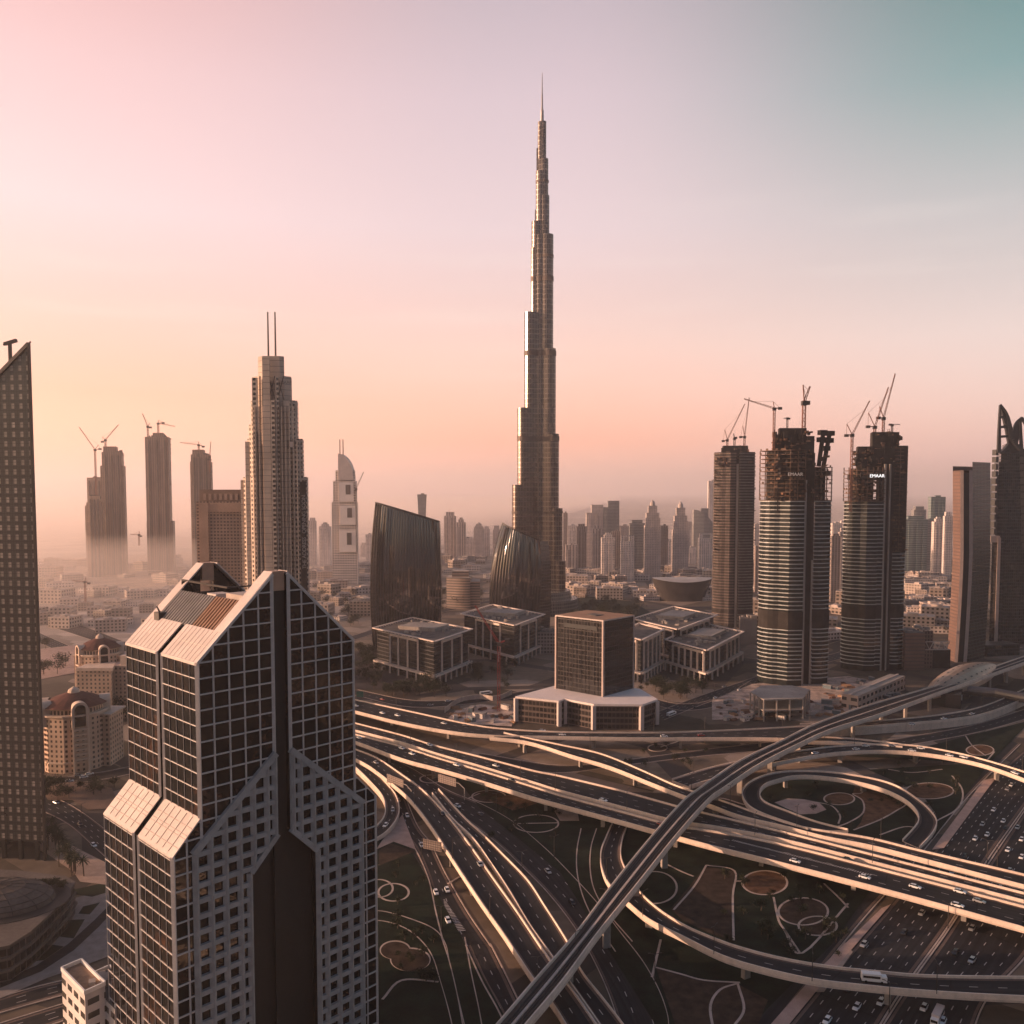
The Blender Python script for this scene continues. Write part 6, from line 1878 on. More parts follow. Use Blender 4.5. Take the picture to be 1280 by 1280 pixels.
# small villas and low blocks across the middle distance
LOW = [facade('low_stucco', (0.46, 0.36, 0.30), (0.03, 0.025, 0.02), 4.2, 4.6, .5, .5, rnd=.3), facade('low_sand', (0.32, 0.24, 0.19), (0.03, 0.025, 0.02), 4.6, 5.2, .5, .6, rnd=.3), facade('low_white', (0.58, 0.49, 0.44), (0.04, 0.03, 0.03), 4.2, 4.2, .45, .55, rnd=.3)]
def low_proto(seed):
    rr_ = random.Random(seed)
    root = thing('low_building', 'x', 'building', (0, 0, 0))
    m4 = MB(); a, b = rr_.uniform(9, 20), rr_.uniform(8, 15); h_ = rr_.choice((7, 9, 12, 16))
    m4.box(0, 0, a, b, 0, h_, 0, 0, 1); m4.box(a*.4, b*.2, a*.5, b*1.1, 0, h_*.7, 0, 0, 1)
    m4.obj('wall', [LOW[seed % 3], CONC_PALE], root)
    m4 = MB(); m4.box(-a*.2, 0, a*.3, b*.3, h_, h_+2.6); m4.box(a*.5, -b*.3, 1.5, 2, h_, h_+1.5)
    for s_ in (-1, 1):
        m4.box(s_*(a-.3), 0, .3, b, h_, h_+.9); m4.box(0, s_*(b-.3), a-.6, .3, h_, h_+.9)
    m4.obj('roof', CONC_PALE, root)
    return root
protos = [low_proto(k) for k in range(6)]
rr = random.Random(11)
zones = [((42, 240), (704, 795), 74, 'pale low block in the orange haze at left', 'low blocks in the haze at left'),
         ((388, 470), (706, 775), 40, 'pale low block on the plain below the curved-crown hotel', 'low blocks beside the fin tower'),
         ((548, 618), (700, 742), 36, 'pale low block in the haze between the curved towers', 'low blocks between the curved towers'),
         ((706, 895), (714, 750), 80, 'sandy low block in front of the far skyline cluster', 'low blocks below the skyline'),
         ((943, 1060), (735, 800), 22, 'low block between the unfinished towers', 'low blocks between the unfinished towers'),
         ((1132, 1192), (722, 790), 34, 'low block behind the bent dark green tower', 'low blocks right of the unfinished towers')]
used = [False]*6
for (xa, xb), (ya, yb), n, lab, grp in zones:
    for k in range(n):
        px, py = rr.uniform(xa, xb), ya+(yb-ya)*rr.random()**1.4
        if 548 < px < 612 and 715 < py < 755 and rr.random() < .7:
            continue
        p = G(px, py)
        i = rr.randrange(6)
        if not used[i]:
            used[i] = True
            o = protos[i]; o.location = p; o.rotation_euler = (0, 0, rr.uniform(-.6, .6)); o['label'] = lab; o['group'] = grp
            s_ = rr.uniform(.7, 1.4); o.scale = (s_, s_, s_)
        else:
            dup(protos[i], p, rr.uniform(-.6, .6), lab, grp, rr.uniform(.7, 1.4))
# larger low buildings around the right-hand towers
def slab_bld(name, label, x0, x1, yt, Y, dep, m_, rot=0.0, extra=None):
    root = thing(name, label, 'building', (XW((x0+x1)/2, Y, 0), Y, 0))
    m4 = MB(); pbox(m4, x0, x1, yt, None, Y, dep, rot); m4.obj('wall', [m_, ROOFGREY], root)
    m4 = MB(); rr_ = random.Random(int(x0)); zt = ZW(yt, Y)
    for k in range(7):
        xx = XW(rr_.uniform(x0+2, x1-2), Y, zt)
        m4.box(xx, Y+dep*rr_.uniform(.2, .8), rr_.uniform(1, 3), rr_.uniform(1, 3), zt, zt+rr_.uniform(.8, 3))
    m4.obj('roof_plant', CONC, root)
    return root
slab_bld('car_park', 'long low car park under the gap between the unfinished towers', 945, 956, 770, 1080, 30, LOW[1])
slab_bld('brick_office', 'brown ribbed office block at the foot of the right unfinished tower', 1131, 1156, 791, 905, 36, BROWN)
slab_bld('brick_office', 'second brown office block joined by a white truss bridge to the bent tower', 1155, 1166, 789, 915, 40, facade('dark_brown', (.16, .095, .07), (.06, .04, .03), 4, 3, .6, .5))
slab_bld('depot', 'pale flat depot behind the bent tower, third row back', 1131, 1166, 724, 1640, 40, LOW[2])
slab_bld('depot', 'long dark-roofed shed behind the bent tower', 1132, 1190, 752, 1380, 30, facade('shed', (.15, .13, .12), (.05, .045, .04), 5, 6, .5, .7))
slab_bld('depot', 'grey shed below the long dark-roofed one', 1136, 1188, 770, 1240, 30, LOW[1])
slab_bld('depot', 'beige blank-walled hall right of the farthest raw tower', 925, 946, 773, 1065, 24, mat('beige_wall', (.33, .27, .23), .8))
slab_bld('long_building', 'flat dark hall behind the fin tower, left of the office quarter', 437, 468, 752, 1300, 40, LOW[1])
slab_bld('parking_deck', 'grid-fronted parking deck between the two pale-framed office blocks', 672, 695, 790, 1000, 30, facade('deck', (.36, .29, .25), (.08, .065, .06), 4, 3.5, .6, .7))
tb = thing('truss_bridge', 'white truss footbridge leading to the bent dark green tower', 'footbridge', (XW(1172, 915, 0), 915, 0))
m3 = MB()
for k in range(6):
    x0, x1 = 1157+k*5, 1157+(k+1)*5
    zt, zb = ZW(802, 915), ZW(812, 915)
    a, b = XW(x0, 915, zt), XW(x1, 915, zt)
    m3.beam((a, 915, zt), (b, 915, zt), 1.0); m3.beam((a, 915, zb), (b, 915, zb), 1.0)
    m3.beam((a, 915, zb if k % 2 else zt), (b, 915, zt if k % 2 else zb), .8)
m3.obj('truss', CONC_PALE, tb)
m3 = MB(); pbox(m3, 1156, 1188, 812, None, 917, 6); m3.obj('base', RAWD, tb)
# unfinished low frame and walls by the big towers
cf = thing('concrete_frame', 'unfinished two-storey concrete frame on columns at the foot of the middle unfinished tower', 'construction frame', G(975, 900))
P = [G(a, b, 17) for a, b in ((938, 866), (955, 876), (1004, 874), (1012, 863), (990, 858), (952, 858))]
fr = [(p.x, p.y) for p in P]
m3 = MB()
for z in (8, 17):
    m3.prism(fr, z, z+.9, 0, 0, True, True)
m3.obj('slab', CONC, cf)
for k in range(6):
    a, b = Vector((*fr[k], 0)), Vector((*fr[(k+1) % 6], 0))
    for t in (0, .33, .66):
        p = a.lerp(b, t); m3 = MB(); m3.box(p.x, p.y, .55, .55, 0, 17); m3.obj('column', CONC, cf)
sw = thing('site_building', 'long pale concrete site building with dark openings beside the viaduct', 'building', G(1100, 872))
a, b = G(1072, 889), G(1131, 862)
d = (b-a); L = d.length; d /= L
c_ = (a+b)/2+Vector((-d.y, d.x, 0))*7
m3 = MB(); m3.box(c_.x, c_.y, L/2, 7, 0, 13, math.atan2(d.y, d.x), 0, 1); m3.obj('wall', [facade('site_wall', (.42, .31, .25), (.05, .04, .035), 6.2, 9, .45, .6, rnd=.1), CONC], sw)
m3 = MB(); m3.box(c_.x, c_.y, L/2+.8, .9, 13, 13.8, math.atan2(d.y, d.x)); m3.obj('roof_beam', CONC_PALE, sw)
lw = thing('wall', 'pale curved site hoarding along the street behind the red crane', 'wall', G(590, 880))
m3 = MB()
P = crom([tuple(G(a, b)) for a, b in ((556, 891), (575, 878), (600, 874), (620, 876), (640, 868))], 5)
for a, b in zip(P[:-1], P[1:]):
    m3.beam((a[0], a[1], 2.2), (b[0], b[1], 2.2), .4, 4.4)
m3.obj('hoarding', CONC_PALE, lw)

# ------------------------------------------------------------------ bottom-left corner
cb = thing('mall_pavilion', 'dark curved terraced building with a ribbed dome at the bottom left', 'building', G(20, 1190))
PO = [(-50, 1085), (28, 1090), (82, 1097), (93, 1104), (82, 1122), (62, 1143), (38, 1165), (12, 1182), (-50, 1195)]
P = [G(a, b, 14) for a, b in PO]
pl = [(p.x, p.y) for p in reversed(P)]
DK = facade('terrace_glass', (.07, .06, .055), (.02, .018, .017), 4.6, 3, .6, .9, rnd=.3)
m3 = MB(); m3.prism(pl, 0, 13.5, 0, 1); m3.obj('wall', [DK, PAVE], cb)
m3 = MB()
for z, gw in ((4.4, 1.2), (9.0, .9), (13.6, .5)):
    m3.prism(grow(pl, gw), z, z+.8, 0, 0, True, True)
m3.obj('terrace_edge', CONC_DARK, cb)
m3 = MB(); dc = G(-6, 1128, 14); nr = 28
rg = []
for k in range(7):
    a = math.pi/2*k/6
    rg.append([(dc.x+24*math.cos(a)*math.cos(2*math.pi*i/nr), dc.y+17*math.cos(a)*math.sin(2*math.pi*i/nr), 14.5+7*math.sin(a)) for i in range(nr)])
for k in range(6):
    for i in range(nr):
        j = (i+1) % nr
        m3.face((rg[k][i], rg[k][j], rg[k+1][j], rg[k+1][i]))
dm = m3.obj('dome', CONC_DARK, cb)
m3 = MB()
for k in range(6):
    for i in range(0, nr, 2):
        m3.beam(rg[k][i], rg[k+1][i], .35)
    for i in range(nr):
        m3.beam(rg[k][i], rg[k][(i+1) % nr], .3)
m3.obj('dome_rib', STEEL, dm)
m3 = MB(); m3.prism([(dc.x+30*math.cos(t*.2094), dc.y+22*math.sin(t*.2094)) for t in range(30)], 13.6, 14.6, 0, 0); m3.obj('dome_base', BLACK, cb)
wb = thing('white_building', 'small white building with a tan flat roof in front of the gabled tower', 'building', G(110, 1275))
pn, pll, prr = G(106, 1243, 24), G(77, 1213, 24), G(165, 1216, 24)
u, v = prr-pn, pll-pn
def qw(a, b):
    p = pn+u*a+v*b
    return (p.x, p.y)
WF = facade('white_wall', (.60, .54, .50), (.05, .045, .04), 4.6, 5.5, .45, .7, rnd=.2)
m3 = MB(); m3.prism([qw(0, 0), qw(.42, 0), qw(.42, 1), qw(0, 1)], 0, 24, 0, 1); m3.obj('wall', [WF, mat('tan_deck', (.30, .20, .14), .85, var=.15, scale=.6)], wb)
m3 = MB(); m3.prism([qw(.42, -.35), qw(1.0, -.35), qw(1.0, .9), qw(.42, .9)], 0, 19, 0, 1); m3.obj('rear_wing', [WF, ROOFGREY], wb)
m3 = MB()
for a, b in (((0, 0), (.42, 0)), ((.42, 0), (.42, 1)), ((.42, 1), (0, 1)), ((0, 1), (0, 0))):
    p, q_ = qw(*a), qw(*b); m3.beam((*p, 24.6), (*q_, 24.6), .5, 1.4)
for a, b in (((.44, -.33), (.98, -.33)), ((.98, -.33), (.98, .88)), ((.98, .88), (.44, .88))):
    p, q_ = qw(*a), qw(*b); m3.beam((*p, 19.5), (*q_, 19.5), .5, 1.2)
m3.obj('roof_parapet', WHITE, wb)
m3 = MB()
for a, b, s_ in ((.6, .5, 2), (.75, .2, 1.5), (.7, .7, 1.2), (.25, .2, 1.0)):
    p = qw(a, b); zz_ = 19 if a > .42 else 24
    m3.box(p[0], p[1], s_, s_*1.3, zz_, zz_+s_*1.2, .4)
m3.obj('roof_plant', CONC, wb)
PALEP = mat('plaza_paving', (0.27, 0.225, 0.20), .85, var=.12, scale=.3)
patch('plaza', [(60, 1188), (88, 1145), (95, 1122), (135, 1112), (150, 1190), (110, 1205), (60, 1222), (0, 1248), (-30, 1255), (-30, 1230)], PALEP)
patch('planting_bed', [(92, 1112), (132, 1103), (132, 1116), (115, 1121), (95, 1118)], LAWN)
patch('planting_bed', [(84, 1150), (106, 1149), (92, 1173), (69, 1170)], LAWN)
patch('planting_bed', [(60, 1180), (80, 1183), (55, 1200), (42, 1202)], LAWN)
patch('planting_bed', [(104, 1133), (125, 1128), (112, 1143), (98, 1142)], LAWN)
patch('slip_road', [(0, 1226), (45, 1207), (85, 1180), (118, 1150), (140, 1128), (146, 1134), (124, 1158), (92, 1188), (52, 1214), (0, 1235)], ASPHALT)
STRP = mat('striped_paving', (0.42, 0.29, 0.22), .85, var=.1, scale=.3)
patch('forecourt', [(45, 1036), (66, 1042), (100, 1062), (132, 1078), (134, 1106), (100, 1102), (92, 1090), (60, 1068), (44, 1060)], STRP)
m3 = MB()
for k in range(10):
    kerb_line([(58+k*8, 1046+k*4.2), (50+k*8.4, 1058+k*4.4)], w_=.9, h_=.05, n=1, mbx=m3)
o = m3.obj('paving_band', KERB); o['kind'] = 'structure'
patch('forecourt', [(50, 985), (95, 975), (140, 985), (150, 1010), (110, 1012), (90, 1000), (60, 1000)], mat('brown_paving', (.20, .13, .095), .9, var=.15, scale=.1))
patch('dry_lot', [(48, 700), (240, 690), (260, 735), (200, 760), (48, 748)], mat('pale_sand_lot', (.40, .29, .21), .95, var=.2, scale=.02))
patch('dry_lot', [(45, 812), (95, 806), (100, 840), (45, 850)], SAND)
patch('site_yard', [(890, 900), (1075, 890), (1130, 858), (1060, 845), (940, 855), (890, 875)], mat('site_dirt', (.44, .32, .25), .95, var=.35, scale=.12))
patch('site_yard', [(555, 903), (640, 908), (645, 885), (600, 880), (570, 888)], mat('site_dirt_pale', (.48, .36, .29), .95, var=.35, scale=.12))
patch('dark_park', [(690, 762), (730, 745), (790, 752), (830, 775), (800, 790), (700, 790)], LAWN)
patch('car_park_ground', [(440, 815), (480, 806), (520, 862), (445, 862)], ASPHALT_WORN)
# ------------------------------------------------------------------ vehicles
CARP = [mat('car_white', (.80, .78, .75), .25, 0, .03, .5), mat('car_silver', (.45, .44, .43), .3, .5, .03, .5), mat('car_black', (.02, .02, .022), .25, 0, .03, .5), mat('car_red', (.28, .03, .025), .3, 0, .03, .5)]
CARN = ['white', 'silver', 'black', 'red']
TYRE = mat('tyre', (.015, .015, .015), .9)
def loft_rings(m4, rings, mi=0):
    for a, b in zip(rings[:-1], rings[1:]):
        n = len(a)
        for i in range(n):
            j = (i+1) % n
            m4.face((a[i], a[j], b[j], b[i]), None, mi)
    m4.face(list(reversed(rings[0])), None, mi); m4.face(rings[-1], None, mi)
def car_proto(col, van=False):
    root = thing('car', 'x', 'van' if van else 'car', (0, 0, 0))
    m4 = MB()
    # body sections along x: (x, half width, low z, high z)
    sec = [(-2.3, .72, .45, .80), (-2.2, .86, .32, .98), (-1.2, .92, .28, 1.02), (0, .93, .28, 1.0), (1.2, .92, .28, .94), (2.1, .84, .32, .82), (2.3, .7, .42, .7)]
    loft_rings(m4, [[(x, -w_, a), (x, w_, a), (x, w_*1.0, (a+b)/2+.1), (x, w_*.86, b), (x, -w_*.86, b), (x, -w_, (a+b)/2+.1)] for x, w_, a, b in sec])
    m4.obj('body', CARP[col], root)
    m4 = MB()
    top = 1.85 if van else 1.45
    cab = [(-2.0, .78, 1.0), (-1.55, .70, top-.08), (-.6, .70, top), (.35, .69, top-.03), (1.15, .78, .95)]
    loft_rings(m4, [[(x, -.82, .95), (x, .82, .95), (x, w_*.9, z), (x, -w_*.9, z)] for x, w_, z in cab])
    g_ = m4.obj('glasshouse', DGLASS, root)
    m4 = MB(); m4.face([(-1.5, -.62, top+.0), (.35, -.62, top-.015), (.35, .62, top-.015), (-1.5, .62, top+.0)]); m4.face([(-.6, -.62, top+.02), (.3, -.62, top+.005), (.3, .62, top+.005), (-.6, .62, top+.02)])
    m4.obj('roof', CARP[col], root)
    for sx_ in (-1.4, 1.4):
        for sy_ in (-1, 1):
            m4 = MB(); m4.cyl((sx_, sy_*.74, .33), (sx_, sy_*.95, .33), .33, .33, 10); m4.obj('wheel', TYRE, root)
    return root
CP_ = {}
used_car = set()
def nearest(key, x, y):
    best = None
    mid = ROADS[key][3]
    for i in range(len(mid)-1):
        a, b = mid[i], mid[i+1]
        dx_, dy_ = b[0]-a[0], b[1]-a[1]
        L2 = dx_*dx_+dy_*dy_+1e-9
        t = max(0, min(1, ((x-a[0])*dx_+(y-a[1])*dy_)/L2))
        d = (a[0]+dx_*t-x)**2+(a[1]+dy_*t-y)**2
        if best is None or d < best[0]:
            best = (d, math.atan2(dy_, dx_), a[2]+(b[2]-a[2])*t)
    return best
ORD = ['first', 'second', 'third', 'fourth', 'fifth', 'sixth', 'seventh', 'eighth', 'ninth', 'tenth', 'eleventh', 'twelfth', 'thirteenth', 'fourteenth', 'fifteenth', 'sixteenth', 'seventeenth', 'eighteenth', 'nineteenth', 'twentieth', 'twenty-first', 'twenty-second', 'twenty-third', 'twenty-fourth', 'twenty-fifth', 'twenty-sixth', 'twenty-seventh', 'twenty-eighth', 'twenty-ninth', 'thirtieth']
def place_cars(key, where, lst, flip=0.0):
    lst = sorted(lst)
    for k, e in enumerate(lst):
        px, py = e[0], e[1]
        col = e[2] if len(e) > 2 else 0
        z = 8.0
        for _ in range(3):
            p = G(px, py, z+.7)
            d, a, z = nearest(key, p.x, p.y)
        p = G(px, py, z+.7)
        loc = (p.x, p.y, z+.03)
        lab = '%s car on the %s, %s from the left end' % (CARN[col], where, ORD[k])
        if col not in CP_:
            CP_[col] = car_proto(col)
            o_ = CP_[col]
            o_.location = loc; o_.rotation_euler = (0, 0, a+flip); o_.scale = (1.12, 1.12, 1.12); o_['label'] = lab; o_['group'] = 'cars on the interchange'
        else:
            dup(CP_[col], loc, a+flip, lab, 'cars on the interchange', 1.12)
place_cars('A', 'topmost flyover', [(445, 882), (478, 891), (497, 894), (555, 904, 1), (582, 907, 2), (678, 913), (703, 918), (830, 920), (877, 919, 3)])
place_cars('M2', 'outer carriageway of the main flyover', [(449, 922), (502, 935), (515, 942), (571, 956), (754, 1000), (827, 1030, 3), (994, 1076), (1081, 1096), (1144, 1108), (1197, 1131), (1224, 1126, 1), (1060, 1074, 2), (640, 975, 2), (1200, 1114)])
place_cars('M1', 'inner carriageway of the main flyover', [(537, 931), (860, 1022, 2), (620, 957, 1)])
place_cars('C2', 'curved flyover above the motorway', [(1019, 941), (1070, 936), (1115, 932, 1), (1140, 938), (1151, 935), (1187, 944), (1205, 946), (1269, 966), (970, 949, 1), (1082, 932)])
place_cars('D', 'walled ramp to the station', [(1140, 905), (1180, 898), (1192, 896, 2), (1215, 892)])
place_cars('S_in', 'near side of the motorway', [(1264, 981), (1259, 986, 1), (1254, 1026), (1234, 1043), (1219, 1048), (1101, 1252), (1152, 1141, 1), (1060, 1236, 2), (1034, 1275), (1130, 1165, 2), (1206, 1070, 2), (1080, 1180, 1), (1071, 1258), (1190, 1090), (1172, 1096, 1), (1242, 1012), (1228, 1030, 1), (1010, 1290, 1), (1092, 1222)])
place_cars('S_out', 'far side of the motorway', [(1257, 1035, 2), (1260, 1062), (1277, 1049), (1277, 1071), (1155, 1259), (1178, 1276), (1215, 1160, 1), (1194, 1190, 2), (1240, 1090), (1262, 1088, 1), (1250, 1110), (1238, 1150), (1215, 1200, 1), (1146, 1240, 2), (1185, 1242), (1272, 1034, 1)])
place_cars('I', 'ramp beside the gabled tower', [(482, 1031), (491, 1012, 1)])
place_cars('H', 'slip road left of the fan', [(509, 1019), (527, 1056), (545, 1115), (559, 1112), (560, 1150), (498, 1000, 1)])
place_cars('F1', 'left flyover of the fan', [(470, 953, 1), (553, 1017, 2), (600, 1080, 1)])
place_cars('Gr', 'wide slip road of the fan', [(557, 1000, 1), (572, 1007), (600, 1018, 2), (685, 1089, 1), (715, 1128, 2)])
place_cars('B2', 'street right of the dark cube', [(924, 862), (894, 872), (905, 858, 1), (870, 884, 2), (962, 841)])
place_cars('B1', 'street behind the topmost flyover', [(478, 874, 3), (538, 881, 1), (560, 876)])
place_cars('L1', 'street beside the grey tower', [(117, 1056), (70, 1003, 1), (100, 1030, 2)])
place_cars('L2', 'parking street below the red-roofed block', [(87, 976), (105, 971), (98, 969, 1), (112, 967), (60, 978, 2)])
# bus, truck, panel lorry
def big_vehicle(name, label, cat, key, px, py, L, hw, h_, colm, cabm, z=8):
    for _ in range(3):
        p = G(px, py, z+1); d, a, z = nearest(key, p.x, p.y)
    p = G(px, py, z+1)
    root = thing(name, label, cat, (p.x, p.y, z+.03)); root.rotation_euler = (0, 0, a)
    def ob(m5, nm, mt):
        o_ = m5.obj(nm, mt); o_.parent = root
        return o_
    m5 = MB(); m5.box(-.6, 0, L/2-.9, hw, .7, h_); ob(m5, 'body', colm)
    m5 = MB(); m5.box(L/2-.5, 0, .95, hw*.95, .6, h_*.78); ob(m5, 'cab', cabm)
    m5 = MB(); m5.box(-.6, 0, L/2-1.3, hw+.02, h_*.55, h_*.8); m5.box(L/2+.2, 0, .27, hw*.85, h_*.45, h_*.72); ob(m5, 'window_band', DGLASS)
    for sx_ in (-L*.3, L*.34):
        for sy_ in (-1, 1):
            m5 = MB(); m5.cyl((sx_, sy_*(hw-.3), .5), (sx_, sy_*(hw+.02), .5), .5, .5, 10); ob(m5, 'wheel', TYRE)
big_vehicle('bus', 'white bus on the street right of the podium', 'bus', 'B2', 839, 893, 12, 1.3, 3.3, WHITE, WHITE, 0)
big_vehicle('lorry', 'white lorry crossing the long curved ramp at the bottom right', 'lorry', 'N2', 1091, 1224, 8.5, 1.25, 3.4, WHITE, WHITE)
big_vehicle('lorry', 'pale box truck low on the motorway at the bottom edge', 'lorry', 'S_out', 1172, 1272, 10, 1.3, 3.6, CREAM, WHITE, 0)
big_vehicle('bus', 'long white coach parked behind the red crane', 'bus', 'B1', 607, 867, 12, 1.3, 3.2, WHITE, WHITE, 0)

# ------------------------------------------------------------------ street lamps
lp = thing('street_lamp', 'x', 'street lamp', (0, 0, 0))
m3 = MB(); m3.cyl((0, 0, 0), (0, 0, 11), .20, .12, 6); m3.obj('pole', STEEL, lp)
for s_ in (-1, 1):
    m3 = MB(); m3.beam((0, 0, 10.9), (s_*1.8, 0, 11.4), .14); m3.box(s_*2.1, 0, .5, .18, 11.35, 11.5); m3.obj('lamp_arm', STEEL, lp)
first = [True]
def lamps(key, where, ts, side=0.5, grp='street lamps'):
    F, N, Z, mid = ROADS[key]
    for t in ts:
        i = int(t*(len(F)-2))
        p = lerp2(F[i], N[i], side)
        a = math.atan2(mid[i+1][1]-mid[i][1], mid[i+1][0]-mid[i][0])+math.pi/2
        lab = 'thin dark double-armed street lamp on the '+where
        loc = (p[0], p[1], Z[i]+.02)
        if first[0]:
            first[0] = False
            lp.location = loc; lp.rotation_euler = (0, 0, a); lp['label'] = lab; lp['group'] = 'lamps on the '+where
        else:
            dup(lp, loc, a, lab, 'lamps on the '+where)
fr_ = lambda n, a=.06, b=.96: [a+(b-a)*k/(n-1) for k in range(n)]
lamps('A', 'parapet of the topmost flyover', fr_(9), .0)
lamps('M1', 'median of the main flyover', fr_(12), 1.0)
lamps('B', 'branch flyover', fr_(8, .2), .0)
lamps('C2', 'curved flyover', fr_(6), .0)
lamps('F1', 'left fan flyover', fr_(7, .1), 1.0)
lamps('F2', 'right fan flyover', fr_(4, .1), .0)
lamps('Gr', 'wide slip road', fr_(6, .2), .0)
lamps('N2', 'long curved ramp', fr_(6, .25), 1.0)
lamps('S_in', 'motorway median', fr_(7, .1), 1.03)
lamps('D', 'walled ramp', fr_(4), .0)
lamps('H', 'slip road beside the gabled tower', fr_(3), 1.0)
lamps('B2', 'street right of the dark cube', fr_(4), .5)
lamps('L1', 'street by the grey tower', fr_(3), .5)
# sign gantries
SIGN = mat('sign_back', (0.30, 0.23, 0.20), .6, .2, .1, .4)
for lab, a, b, z in (('grey sign gantry arching over the ramp beside the gabled tower', (484, 990), (508, 1000), 0), ('grey sign gantry over the wide slip road', (548, 990), (574, 998), 0), ('grey sign gantry over the slip road left of the fan', (529, 1076), (556, 1082), 0)):
    pa, pb = G(*a, z), G(*b, z)
    rt_ = thing('sign_gantry', lab, 'road sign', ((pa.x+pb.x)/2, (pa.y+pb.y)/2, 0))
    m3 = MB(); d = (pb-pa)
    a2 = pb+d*.25
    m3.cyl((a2.x, a2.y, 0), (a2.x, a2.y, 7), .32, .28, 8); m3.cyl((a2.x, a2.y, 7), (pb.x, pb.y, 9.2), .28, .25, 8); m3.cyl((pb.x, pb.y, 9.2), (pa.x, pa.y, 9.2), .25, .2, 8)
    m3.obj('post', CONC, rt_)
    m3 = MB(); u = d.normalized()
    m3.beam((pa.x, pa.y, 9), (pa.x+u.x*d.length*.85, pa.y+u.y*d.length*.85, 9), .25, 5.0); sg_ = m3.obj('sign_board', SIGN, rt_)
    m3 = MB(); nn = Vector((u.y, -u.x, 0))*.2
    for k in range(8):
        p = pa+d*.85*(k+.5)/8+nn; m3.beam((p.x, p.y, 6.6), (p.x, p.y, 11.4), .12)
    for z_ in (7.3, 8.5, 9.7, 10.9):
        p, q_ = pa+nn, pa+d*.85+nn; m3.beam((p.x, p.y, z_), (q_.x, q_.y, z_), .12)
    m3.obj('sign_stiffener', STEEL, sg_)
gs = thing('road_sign', 'green direction sign above the topmost flyover beside the gabled tower', 'road sign', G(450, 878))
p = G(450, 876, 9)
m3 = MB(); m3.beam((p.x-3, p.y, 14.5), (p.x+3, p.y, 14.5), .3, 4.6); m3.obj('sign_board', mat('sign_green', (.02, .12, .09), .5), gs)
m3 = MB(); m3.beam((p.x, p.y+.4, 9), (p.x, p.y+.4, 14), .4); m3.obj('post', STEEL, gs)

# ------------------------------------------------------------------ trees
def tree_proto(name, seed, h_, r, n, flat=.8, leaf=.55):
    rr_ = random.Random(seed)
    root = thing(name, 'x', 'tree', (0, 0, 0))
    m4 = MB(); m4.cyl((0, 0, 0), (.2, 0, h_*.55), .26, .14, 7)
    cl = []
    for k in range(7):
        a = rr_.uniform(0, 6.28); e = (math.cos(a)*r*rr_.uniform(.3, .75), math.sin(a)*r*rr_.uniform(.3, .75), h_*rr_.uniform(.58, .9))
        m4.cyl((.2, 0, h_*rr_.uniform(.35, .55)), e, .10, .04, 5); cl.append(e)
    m4.obj('trunk', BARK, root)
    m4 = MB()
    for k in range(n):
        c_ = rr_.choice(cl)
        s_ = r*.42
        p = Vector((c_[0]+rr_.gauss(0, s_), c_[1]+rr_.gauss(0, s_), c_[2]+rr_.gauss(0, s_*flat)))
        if p.z < h_*.38:
            continue
        a, b = Vector((rr_.gauss(0, 1), rr_.gauss(0, 1), rr_.gauss(0, .6))).normalized(), Vector((rr_.gauss(0, 1), rr_.gauss(0, 1), rr_.gauss(0, 1))).normalized()
        l_ = leaf*rr_.uniform(.6, 1.4)
        m4.face((p-a*l_, p+b*l_*.6, p+a*l_, p-b*l_*.6))
    m4.obj('crown', LEAF, root)
    return root
def palm_proto(seed):
    rr_ = random.Random(seed)
    root = thing('palm_tree', 'x', 'palm tree', (0, 0, 0))
    m4 = MB(); m4.cyl((0, 0, 0), (.25, .1, 7.5), .28, .2, 7); m4.obj('trunk', BARK, root)
    m4 = MB()
    for k in range(22):
        a = k*2.4; up = rr_.uniform(-.2, 1.0)
        pv_ = Vector((.25, .1, 7.5)); d = Vector((math.cos(a), math.sin(a), up))
        sd_ = Vector((-math.sin(a), math.cos(a), 0))
        for j in range(4):
            q_ = pv_+d*.95
            w0, w1 = .42*(1-j/5), .42*(1-(j+1)/5)
            m4.face((pv_-sd_*w0+Vector((0, 0, -w0*.5)), q_-sd_*w1+Vector((0, 0, -w1*.5)), q_, pv_)); m4.face((pv_, q_, q_+sd_*w1+Vector((0, 0, -w1*.5)), pv_+sd_*w0+Vector((0, 0, -w0*.5))))
            pv_ = q_; d = (d+Vector((0, 0, -.38))).normalized()
    m4.obj('crown', LEAF, root)
    return root
TP_ = [tree_proto('shade_tree', 1, 8, 3.4, 340), tree_proto('shade_tree', 2, 6.5, 2.8, 280), tree_proto('shade_tree', 3, 10, 4.4, 420), palm_proto(4), tree_proto('garden_shrub', 9, 4.2, 2.2, 220, .7, .4)]
TP_[4]['category'] = 'shrub'
tu = [False]*5
def plant(kind, px, py, lab, grp, sc=1.0, z=0.0):
    p = G(px, py, z)
    if not tu[kind]:
        tu[kind] = True
        o_ = TP_[kind]; o_.location = p; o_['label'] = lab; o_['group'] = grp; o_.scale = (sc, sc, sc)
    else:
        dup(TP_[kind], p, rr.uniform(0, 6.28), lab, grp, sc)
rr = random.Random(31)
def scatter(n, xa, xb, ya, yb, lab, grp, kinds=(0, 1, 2), sc=(.8, 1.4)):
    for k in range(n):
        plant(rr.choice(kinds), rr.uniform(xa, xb), rr.uniform(ya, yb), lab, grp, rr.uniform(*sc))
scatter(34, 444, 474, 806, 862, 'bushy tree in the car park left of the pale-framed office blocks', 'trees left of the office quarter')
scatter(30, 480, 560, 858, 872, 'small tree in front of the left pale-framed office block', 'trees before the left office block')
scatter(16, 590, 640, 836, 862, 'small tree between the two pale-framed office blocks', 'trees between the office blocks')
